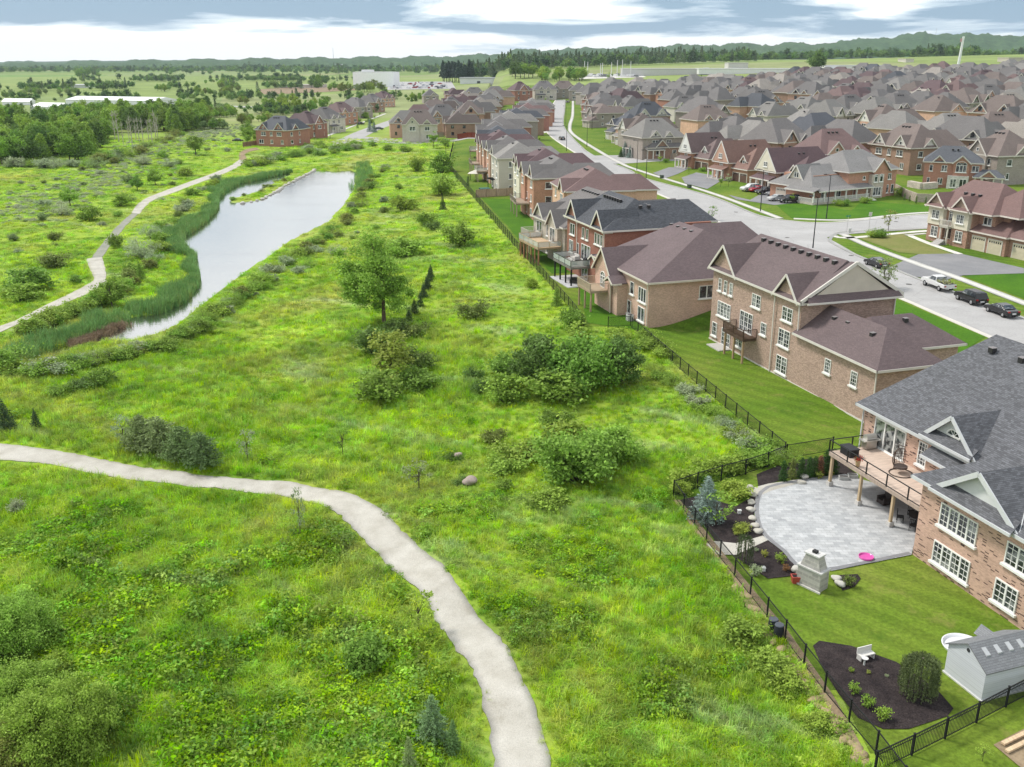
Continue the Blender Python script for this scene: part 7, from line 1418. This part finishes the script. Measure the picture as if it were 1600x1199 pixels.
for i, (px, py) in enumerate([(1170,764),(1177,775),(1174,787),(1173,798),(1175,812),(1179,823),(1184,832),(1252,756)]):
    p = G(px, py); p.z += .12; boulder(p, .34, f'pale landscaping rock on the patio rim, {ORD[i]} from the top' if i < 7 else 'pale rock at the corner of the pebble strip', seed=10 + i, col=(.50, .47, .41), rz=i)
for i, (px, py) in enumerate([(1243,893),(1306,908),(1312,916),(1256,748)]): p = G(px, py); p.z += .2; boulder(p, .34, f"pale rock by the fireplace base, {['left one','upper right one','lower right one','far one near the deck post'][i]}", seed=30 + i, col=(.52, .50, .45))
for i in range(26):
    t_ = i / 25; px = np.interp(t_, [0, .3, .6, 1], [1152, 1208, 1275, 1352]); py = np.interp(t_, [0, .3, .6, 1], [922, 998, 1095, 1195]); p = G(px + rnd.uniform(-4, 4), py); p.z += .06; boulder(p, rnd.uniform(.22, .42), 'sandy coloured edging rock below the lower fence', seed=50 + i, col=(.36, .27, .16), group='edging rocks below the fence', rz=rnd.uniform(0, 6), st_=(1.5, .8))
# outdoor fireplace
p = G(1268, 915); a = A0 + .38
r = empty('stone_fireplace', p, a, 'tall stepped grey stone fireplace at the edge of the patio', 'fireplace'); r.scale = (.86, .86, 1.0)
FC = (.40, .385, .36)
MB().box(-1.0, 1.0, -.55, .6, -.1, 1.35).build('base', M['stone'], r, FC); MB().box(-1.08, 1.08, -.63, .68, 1.35, 1.45).build('mantel', M['plain'], r, (.58, .57, .55))
MB().add([(-.85, -.5, 1.45), (.85, -.5, 1.45), (.85, .5, 1.45), (-.85, .5, 1.45), (-.55, -.35, 2.35), (.55, -.35, 2.35), (.55, .35, 2.35), (-.55, .35, 2.35)], [(0, 1, 5, 4), (1, 2, 6, 5), (2, 3, 7, 6), (3, 0, 4, 7), (4, 5, 6, 7)]).build('chimney', M['stone'], r, FC)
MB().box(-.66, .66, -.46, .46, 2.35, 2.45).build('cap_slab', M['plain'], r, (.6, .59, .57)); MB().box(-.18, .18, -.16, .16, 2.45, 2.62).build('flue', M['plain'], r, (.03, .03, .03)); MB().box(-1.15, 1.15, -.7, -.56, -.1, .1).build('ledge', M['plain'], r, (.55, .54, .5))
MB().box(-1.3, -1.01, -.3, .5, -.1, .8).build('side_bench', M['stone'], r, (.44, .42, .38)); MB().box(-.5, .5, .601, .62, .2, 1.0).build('fire_opening', M['plain'], r, (.02, .02, .02))
# paddling pools
def disc_pool(px, py, rad, hh, col, label, name='paddling_pool', up=0.0):
    p = G(px, py); p.z += up; b = MB(); n = 32; b.tube([(0, 0, 0), (0, 0, .03)], [rad * .92, rad * .92], n)
    o = b.build('floor', M['paint'], None, col); r = empty(name, p, 0, label, 'pool'); o.parent = r; w = MB(); vs = []; fs = []
    prof = [(rad * .92, .0), (rad, hh), (rad * 1.06, hh), (rad * 1.06, hh - .04), (rad * .99, 0)]
    for k in range(n): 
        for (q, z) in prof: vs.append((q * math.cos(6.28318 * k / n), q * math.sin(6.28318 * k / n), z))
    for k in range(n):
        for j in range(4): fs.append((k * 5 + j, ((k + 1) % n) * 5 + j, ((k + 1) % n) * 5 + j + 1, k * 5 + j + 1))
    w.add(vs, fs).build('rim', M['gloss'], r, tuple(min(1, c * 1.1) for c in col), True)
disc_pool(1353, 873, .48, .14, (.62, .09, .36), 'round pink paddling pool on the stone patio', up=.07)
disc_pool(1505, 1012, 1.15, .2, (.70, .70, .72), 'large round white paddling pool behind the garden shed')
# garden shed
p = G(1475, 1050); r = empty('garden_shed', p, A0 + .02, 'small pale blue grey garden shed with grey shingle roof', 'shed')
SW, SD, SH = 2.75, 3.9, 1.85
MB().box(0, SW, 0, SD, .08, SH).prism([(0, .0, SH), (SW, .0, SH), (SW / 2, .0, SH + .85)], (0, SD, 0)).build('wall', M['siding'], r, (.56, .58, .62)); MB().box(-.08, SW + .08, -.08, SD + .08, -.2, .08).build('floor_base', M['paint'], r, (.62, .62, .6))
rb = MB()
for sg in (0, 1):
    x0 = -.14 if sg == 0 else SW + .14; rb.prism([(x0, -.12, SH - .08), (SW / 2, -.12, SH + .88), (SW / 2, SD + .12, SH + .88), (x0, SD + .12, SH - .08)], (0, 0, .07))
rb.build('roof', M['shingle'], r, (.20, .205, .215)); rb = MB(); rb.prism([(-.3, 2.0, SH + .1), (-.3, 2.9, SH + .1), (-.3, 2.45, SH + .62)], (1.2, 0, 0)); rb.build('dormer', M['shingle'], r, (.22, .225, .235))
for i in range(4): MB().prism([(SW * .62, .5 + i * .8, SH + .66), (SW * .62, .78 + i * .8, SH + .66), (SW * .78, .78 + i * .8, SH + .44), (SW * .78, .5 + i * .8, SH + .44)], (0, 0, .1)).build('skylight', M['paint'], r, (.45, .46, .47))
MB().tube([(SW / 2, -.03, SH + .5), (SW / 2, .02, SH + .5)], [.11, .11], 14).build('gable_vent', M['plain'], r, (.03, .03, .03))
# water barrels, red pot, planters, bench
for px, py, lb in ((1207, 988, 'black barrel at the fence, farther of two'), (1216, 997, 'black barrel at the fence, nearer of two')):
    r = empty('barrel', G(px, py), 0, lb, 'barrel'); MB().tube([(0, 0, -.1), (0, 0, .25), (0, 0, .6), (0, 0, .9)], [.28, .31, .31, .27], 18).build('body', M['plain'], r, (.02, .022, .028)); MB().tube([(0, 0, .9), (0, 0, .95)], [.29, .26], 18).build('lid', M['plain'], r, (.09, .1, .12))
r = empty('flower_pot', G(1242, 910), 0, 'square red pot beside the stone fireplace', 'pot'); MB().add([(-.2,-.2,0),(.2,-.2,0),(.2,.2,0),(-.2,.2,0),(-.27,-.27,.5),(.27,-.27,.5),(.27,.27,.5),(-.27,.27,.5),(-.2,-.2,.45),(.2,-.2,.45),(.2,.2,.45),(-.2,.2,.45),(-.21,-.21,.5),(.21,-.21,.5),(.21,.21,.5),(-.21,.21,.5)], [(3,2,1,0),(0,1,5,4),(1,2,6,5),(2,3,7,6),(3,0,4,7),(4,5,13,12),(5,6,14,13),(6,7,15,14),(7,4,12,15),(12,13,9,8),(13,14,10,9),(14,15,11,10),(15,12,8,11)]).build('body', M['paint'], r, (.42, .07, .05)); MB().box(-.2, .2, -.2, .2, .36, .455).build('soil', M['mulch'], r)
for px, py, lb in ((1318, 750, 'low white trough planter by the deck post, left one'), (1332, 747, 'low white trough planter by the deck post, right one')):
    r = empty('planter_box', G(px, py), A0 + 1.2, lb, 'planter'); MB().box(-.4, .4, -.2, -.15, 0, .35).box(-.4, .4, .15, .2, 0, .35).box(-.4, -.35, -.15, .15, 0, .35).box(.35, .4, -.15, .15, 0, .35).build('body', M['paint'], r, (.55, .55, .53)); MB().box(-.35, .35, -.15, .15, 0, .3).build('soil', M['mulch'], r)
r = empty('garden_bench', G(1352, 1030), .35, 'small white garden bench in the teardrop mulch bed', 'bench'); MB().box(-.5, .5, -.2, .2, .34, .4).build('seat', M['paint'], r, (.68, .66, .62)); MB().box(-.5, .5, .16, .22, .4, .75).build('backrest', M['paint'], r, (.68, .66, .62))
for x in (-.45, .45): MB().box(x - .04, x + .04, -.18, .18, -.05, .34).build('leg', M['paint'], r, (.6, .58, .55))
r = empty('bird_bath', G(1350, 1040), 0, 'little white bird bath beside the garden bench', 'bird bath'); MB().tube([(0, 0, -.05), (0, 0, .4)], [.07, .05], 8).build('pedestal', M['paint'], r, (.6, .6, .58)); MB().tube([(0, 0, .4), (0, 0, .5)], [.1, .2], 12).build('bowl', M['paint'], r, (.62, .62, .6))
r = empty('lantern', G(1193, 893), 0, 'small white lantern in the lower mulch bed', 'lantern'); MB().box(-.1, .1, -.1, .1, 0, .3).build('body', M['paint'], r, (.7, .7, .68)); MB().add([(-.14, -.14, .3), (.14, -.14, .3), (.14, .14, .3), (-.14, .14, .3), (0, 0, .45)], [(0, 1, 4), (1, 2, 4), (2, 3, 4), (3, 0, 4), (3, 2, 1, 0)]).build('cap', M['paint'], r, (.6, .6, .58))
r = empty('lantern', G(1155, 803), 0, 'small white lantern in the upper mulch bed', 'lantern'); MB().box(-.12, .12, -.1, .1, 0, .28).build('body', M['paint'], r, (.7, .7, .68)); MB().box(-.15, .15, -.13, .13, .28, .33).build('cap', M['paint'], r, (.6, .6, .58))
# weeping trees
def weeping(px, py, hh, rad, label, n=90, seed=3, col=(.07, .10, .035)):
    rg = np.random.default_rng(seed); P_ = []
    for i in range(n):
        a = rg.uniform(0, 6.28); r_ = rad * rg.uniform(.25, 1) ** .5; top = hh * (1 - .12 * (r_ / rad) ** 2) * rg.uniform(.9, 1.03); bot = hh * rg.uniform(.02, .3); m_ = 70
        s = rg.uniform(0, 1, m_); z = np.where(s < .25, hh * .93 + (top - hh * .93) * s / .25, top - (top - bot) * (s - .25) / .75); rr = np.where(s < .25, r_ * s / .25, r_ * (1 + .08 * s))
        P_.append(np.stack([np.cos(a + .06 * s) * rr + rg.normal(0, .025, m_), np.sin(a + .06 * s) * rr + rg.normal(0, .025, m_), z], 1))
    pts = np.concatenate(P_); nn = rg.normal(size=pts.shape); me = leaves_mesh('crown', pts, .055, rg, 0, .3)
    r = empty('weeping_tree', G(px, py), 0, label, 'tree'); link('crown', me, M['needle'], r, col); MB().tube([(0, 0, -.2), (.05, .03, hh * .5), (0, 0, hh * .95)], [.09, .07, .05], 8).build('trunk', M['bark'], r, (.2, .17, .14)); return r
weeping(1433, 1086, 2.5, 1.0, 'drooping mop shaped weeping tree in the teardrop bed', 230, col=(.12, .155, .055)); w2 = weeping(1162, 880, 2.2, .62, 'weeping evergreen in the lower mulch bed by the fence', 46, 9); w2.scale = (.9, 1.1, 1)
plant_px('open', 1535, 1190, 34, 'green', 'tiny sapling in the neighbouring yard', None, 1)
for i, (a, b) in enumerate((((1566, 1166), (1610, 1145)), ((1572, 1178), (1615, 1157)))):
    o = MB().beam(G(*a) + Vector((0, 0, .15)), G(*b) + Vector((0, 0, .15)), .22, .12).build('timber_plank', M['wood'], None, (.62, .46, .30)); tag(o, ['pale new timber plank by the sand pit, farther one', 'pale new timber plank by the sand pit, nearer one'][i], 'plank')
# deck furniture
def on_deck(u, v, z=3.0): return loc(HA, u, v, z)
ra = HA.root.rotation_euler[2]
r = empty('barbecue', on_deck(1.85 + 1.5, 4.4), ra, 'stainless barbecue grill with side shelves against the deck end', 'barbecue')
MB().box(-.3, .35, -.5, .5, .1, .75).build('cabinet', M['metal'], r, (.42, .38, .34)); MB().box(-.35, .4, -.8, .8, .75, .83).build('side_shelf', M['metal'], r, (.6, .58, .54)); MB().tube([(.02, -.45, .98), (.02, .45, .98)], [.3, .3], 12).build('lid', M['metal'], r, (.55, .53, .5)); MB().box(.33, .37, -.35, .35, .95, 1.0).build('handle', M['metal'], r, (.7, .7, .7))
r = empty('storage_box', on_deck(4.0, 2.1), ra, 'black wicker storage box at the corner of the deck', 'storage box'); MB().box(-.65, .65, -.4, .4, 0, .62).build('body', M['plain'], r, (.018, .018, .02)); MB().box(-.69, .69, -.44, .44, .62, .7).build('lid', M['plain'], r, (.035, .036, .04))
p_ = loc(HA, 2.3, 6.0, 2.4)
o = MB().tube([(0, 0, 0), (0, 0, .7), (0, 0, 1.0)], [.3, .36, .2], 14).build('covered_grill', M['plain'], None, (.04, .03, .03)); o.location = loc(HA, 3.1, 5.0, 3.0); tag(o, 'black covered round grill in the corner by the brick wall', 'grill')
r = empty('flower_planter', on_deck(6.2, 1.25, 3.0), ra, 'tall tan planter with red flowers at the deck railing', 'planter'); MB().tube([(0, 0, 0), (0, 0, .55)], [.14, .22], 12).build('pot', M['paint'], r, (.42, .30, .16)); rg = np.random.default_rng(4)
link('red_flowers', leaves_mesh('red_flowers', rg.normal(0, .14, (160, 3)) + np.array([.1, 0, .72]), .05, rg), M['leaf'], r, (.5, .03, .04)); link('leaves', leaves_mesh('leaves', rg.normal(0, .13, (110, 3)) + np.array([-.05, 0, .62]), .05, rg), M['leaf'], r, (.10, .16, .04))
r = empty('swing_chair', on_deck(8.3, 3.6), ra, 'brown wicker hanging egg chair on a round stand', 'chair'); r.scale = (1.2, 1.2, 1.1); b = MB(); n = 28
ring = [(.72 * math.cos(6.283 * i / n), .72 * math.sin(6.283 * i / n), .04) for i in range(n + 1)]; b.tube(ring, [.035] * (n + 1), 6, False); b.tube([(-.7, 0, .04), (-.75, 0, 1.2), (-.5, 0, 1.95), (0, 0, 2.0)], [.035] * 4, 6).build('stand', M['plain'], r, (.07, .05, .04))
s_ = MB(); rad = .55
for k in range(11):
    t0 = -1.15 + k * .23; pts = []
    for j in range(9):
        ph = math.pi * (.15 + .7 * j / 8) ; pts.append((-.2 + rad * math.cos(t0) * math.sin(ph) * -.7, rad * math.sin(t0) * math.sin(ph) * 1.0, 1.05 - .78 * math.cos(ph)))
    s_.tube(pts, [.02] * 9, 4, False)
for j in range(9):
    ph = math.pi * (.15 + .7 * j / 8); pts = [(-.2 + rad * math.cos(t0) * math.sin(ph) * -.7, rad * math.sin(t0) * math.sin(ph), 1.05 - .78 * math.cos(ph)) for t0 in np.linspace(-1.3, 1.3, 12)]; s_.tube(pts, [.018] * 12, 4, False)
s_.build('basket', M['plain'], r, (.12, .08, .065)); MB().tube([(-.1, 0, .42), (-.1, 0, .55)], [.42, .42], 14).build('cushion', M['plain'], r, (.10, .075, .065))
# furniture below the deck
r = empty('dining_table', loc(HA, 11.0, 3.4, .06), ra, 'round dark dining table on the patio below the deck', 'table'); MB().tube([(0, 0, .7), (0, 0, .75)], [.75, .75], 24).build('tabletop', M['plain'], r, (.05, .045, .045)); MB().tube([(0, 0, 0), (0, 0, .7)], [.3, .06], 10).build('pedestal', M['plain'], r, (.03, .03, .03))
for i in range(5):
    a = i * 1.256 + .3; q = loc(HA, 11.0 + 1.25 * math.cos(a), 3.4 + 1.25 * math.sin(a), .06); r = empty('patio_chair', q, ra + a + math.pi, 'black metal chair at the round table below the deck', 'chair', 'chairs below the deck')
    MB().box(-.24, .24, -.24, .24, .4, .46).build('seat', M['plain'], r, (.03, .028, .028)); b = MB()
    for y in (-.22, -.11, 0, .11, .22): b.box(-.26, -.23, y - .015, y + .015, .46, .95)
    b.box(-.27, -.22, -.24, .24, .93, .98); b.build('backrest', M['plain'], r, (.03, .028, .028))
    for sx, sy in ((-1, -1), (1, -1), (1, 1), (-1, 1)): MB().box(sx * .22 - .02, sx * .22 + .02, sy * .22 - .02, sy * .22 + .02, 0, .4).build('leg', M['plain'], r, (.03, .03, .03))
r = empty('wicker_armchair', loc(HA, 7.4, 3.2, .06), ra, 'dark wicker armchair alone below the deck', 'chair'); MB().box(-.4, .4, -.4, .4, .1, .42).build('seat', M['plain'], r, (.045, .035, .032)); MB().box(-.4, .4, .3, .42, .42, .95).build('backrest', M['plain'], r, (.045, .035, .032)); MB().box(-.42, -.3, -.4, .3, .42, .65).build('armrest', M['plain'], r, (.045, .035, .032)); MB().box(.3, .42, -.4, .3, .42, .65).build('armrest', M['plain'], r, (.045, .035, .032))
# other yard pieces along the row
def on(H_, u, v, z=0): return loc(H_, u, v, z)
r = empty('air_conditioner', on(HE, 13.4, -.7), A0, 'white air conditioner unit at the foot of the pink beige house', 'air conditioner'); MB().box(-.4, .4, -.4, .4, -.05, .85).build('casing', M['paint'], r, (.5, .5, .5)); MB().tube([(0, 0, .85), (0, 0, .9)], [.34, .34], 16).build('fan_grille', M['plain'], r, (.08, .08, .08))
def sofa(p, rz, label, W=1.9, col=(.55, .53, .5)):
    r = empty('patio_sofa', p, rz, label, 'sofa'); MB().box(-W/2, W/2, -.4, .4, .08, .42).build('seat', M['plain'], r, col); MB().box(-W/2, W/2, .25, .42, .42, .82).build('backrest', M['plain'], r, col)
    for x in (-W/2, W/2): MB().box(x - .1, x + .1, -.42, .42, .08, .6).build('armrest', M['plain'], r, tuple(c * .8 for c in col))
sofa(on(HF, 6.2, -1.0, 3.0), A0 + .01, 'pale sofa against the house on the glass railed deck'); sofa(on(HF, 9.2, -2.6, 3.0), A0 + 3.1, 'pale sofa facing the house on the glass railed deck'); sofa(on(HF, 10.2, -2.4, .1), A0 + 1.0, 'dark lounge set under the glass railed deck', 1.6, (.06, .055, .05))
r = empty('covered_barbecue', on(HF, 11.2, -1.2, 3.0), A0, 'black covered barbecue on the glass railed deck', 'barbecue'); MB().box(-.5, .5, -.3, .3, 0, .9).tube([(-.45, 0, .95), (.45, 0, .95)], [.28, .28], 10).build('cover', M['plain'], r, (.02, .02, .022)); MB().box(-.75, -.5, -.25, .25, .7, .76).build('side_shelf', M['plain'], r, (.05, .05, .05))
p = G(745, 283); r = empty('garden_gazebo', p, -.1, 'cream topped garden gazebo behind the wooden fence', 'gazebo')
for x, y in ((-2, -1.6), (2, -1.6), (2, 1.6), (-2, 1.6)): MB().box(x - .07, x + .07, y - .07, y + .07, -.1, 2.2).build('post', M['plain'], r, (.1, .08, .07))
MB().add([(-2.4, -2, 2.2), (2.4, -2, 2.2), (2.4, 2, 2.2), (-2.4, 2, 2.2), (0, 0, 3.3)], [(0, 1, 4), (1, 2, 4), (2, 3, 4), (3, 0, 4), (3, 2, 1, 0)]).build('canopy', M['paint'], r, (.66, .62, .53))
p = G(752, 300); r = empty('hot_tub', G(757, 300), A0, 'dark covered hot tub behind the wooden fence', 'hot tub'); MB().box(-1.2, 1.2, -1.2, 1.2, -.05, .85).build('shell', M['wood'], r, (.1, .07, .05)); MB().box(-1.25, 1.25, -1.25, 1.25, .85, .97).build('cover', M['plain'], r, (.04, .14, .12))
r = empty('pergola', G(780, 296), A0, 'black metal pergola over a terrace behind the wooden fence', 'pergola')
for x, y in ((-2.4, -2.4), (2.4, -2.4), (2.4, 2.4), (-2.4, 2.4)): MB().box(x - .08, x + .08, y - .08, y + .08, -.1, 2.6).build('post', M['plain'], r, (.02, .02, .02))
b = MB(); b.box(-2.6, 2.6, -2.5, -2.34, 2.6, 2.8).box(-2.6, 2.6, 2.34, 2.5, 2.6, 2.8)
for i in range(9): b.box(-2.4 + i * .6 - .03, -2.4 + i * .6 + .03, -2.7, 2.7, 2.81, 2.93)
b.build('roof_beams', M['plain'], r, (.02, .02, .02))
for i, (px, py) in enumerate([(788,291),(793,292),(799,293),(804,295),(770,294)]): plant('cedar', G(px, py), 1.3, 'dark', f'dark clipped shrub by the black pergola, {ORD[i]} of five')
for px, py, lb in ((714,284,'narrow cedar at the mown yard end, left one'), (731,290,'narrow cedar at the mown yard end, right one')): plant('cedar', G(px, py), 1.3, 'dark', lb)
r = empty('storm_drain_cover', P(80, 562, WZ + .25), 0, 'round pale concrete outlet cap at the tail of the pond', 'drain'); MB().tube([(0, 0, -.6), (0, 0, .1)], [.62, .62], 20).build('body', M['plain'], r, (.5, .47, .45)); MB().tube([(0, 0, .1), (0, 0, .16)], [.66, .64], 20).build('lid', M['plain'], r, (.55, .52, .5))
spit = [tuple(P(a, b, WZ)[:2]) for a, b in [(492,266),(470,278),(450,288),(430,301),(407,313),(380,318)]]
for i, (x, y) in enumerate(resample(spit, 30)): boulder(Vector((x + rnd.uniform(-.3, .3), y, WZ + .1)), rnd.uniform(.4, .8), 'pale rock along the water edge of the spit', seed=i, col=(.5, .47, .42), group='rocks of the pond spit', rz=i, name='boulder')
# ------------------------------------------------------------------ haze
hzm = bpy.data.materials.new('haze'); hzm.use_nodes = True; t = hzm.node_tree; t.nodes.clear(); pv = t.nodes.new('ShaderNodeVolumePrincipled'); ou = t.nodes.new('ShaderNodeOutputMaterial')
pv.inputs['Color'].default_value = (.74, .86, 1.0, 1); pv.inputs['Density'].default_value = 5.5e-5; pv.inputs['Anisotropy'].default_value = .2; t.links.new(pv.outputs[0], ou.inputs['Volume'])
hb = MB().box(-9600, 9600, -400, 9900, -8, 190).build('haze', hzm); hb["kind"] = 'stuff'; hb["label"] = 'thin blue air over the far country'
print("objects", len(bpy.data.objects))
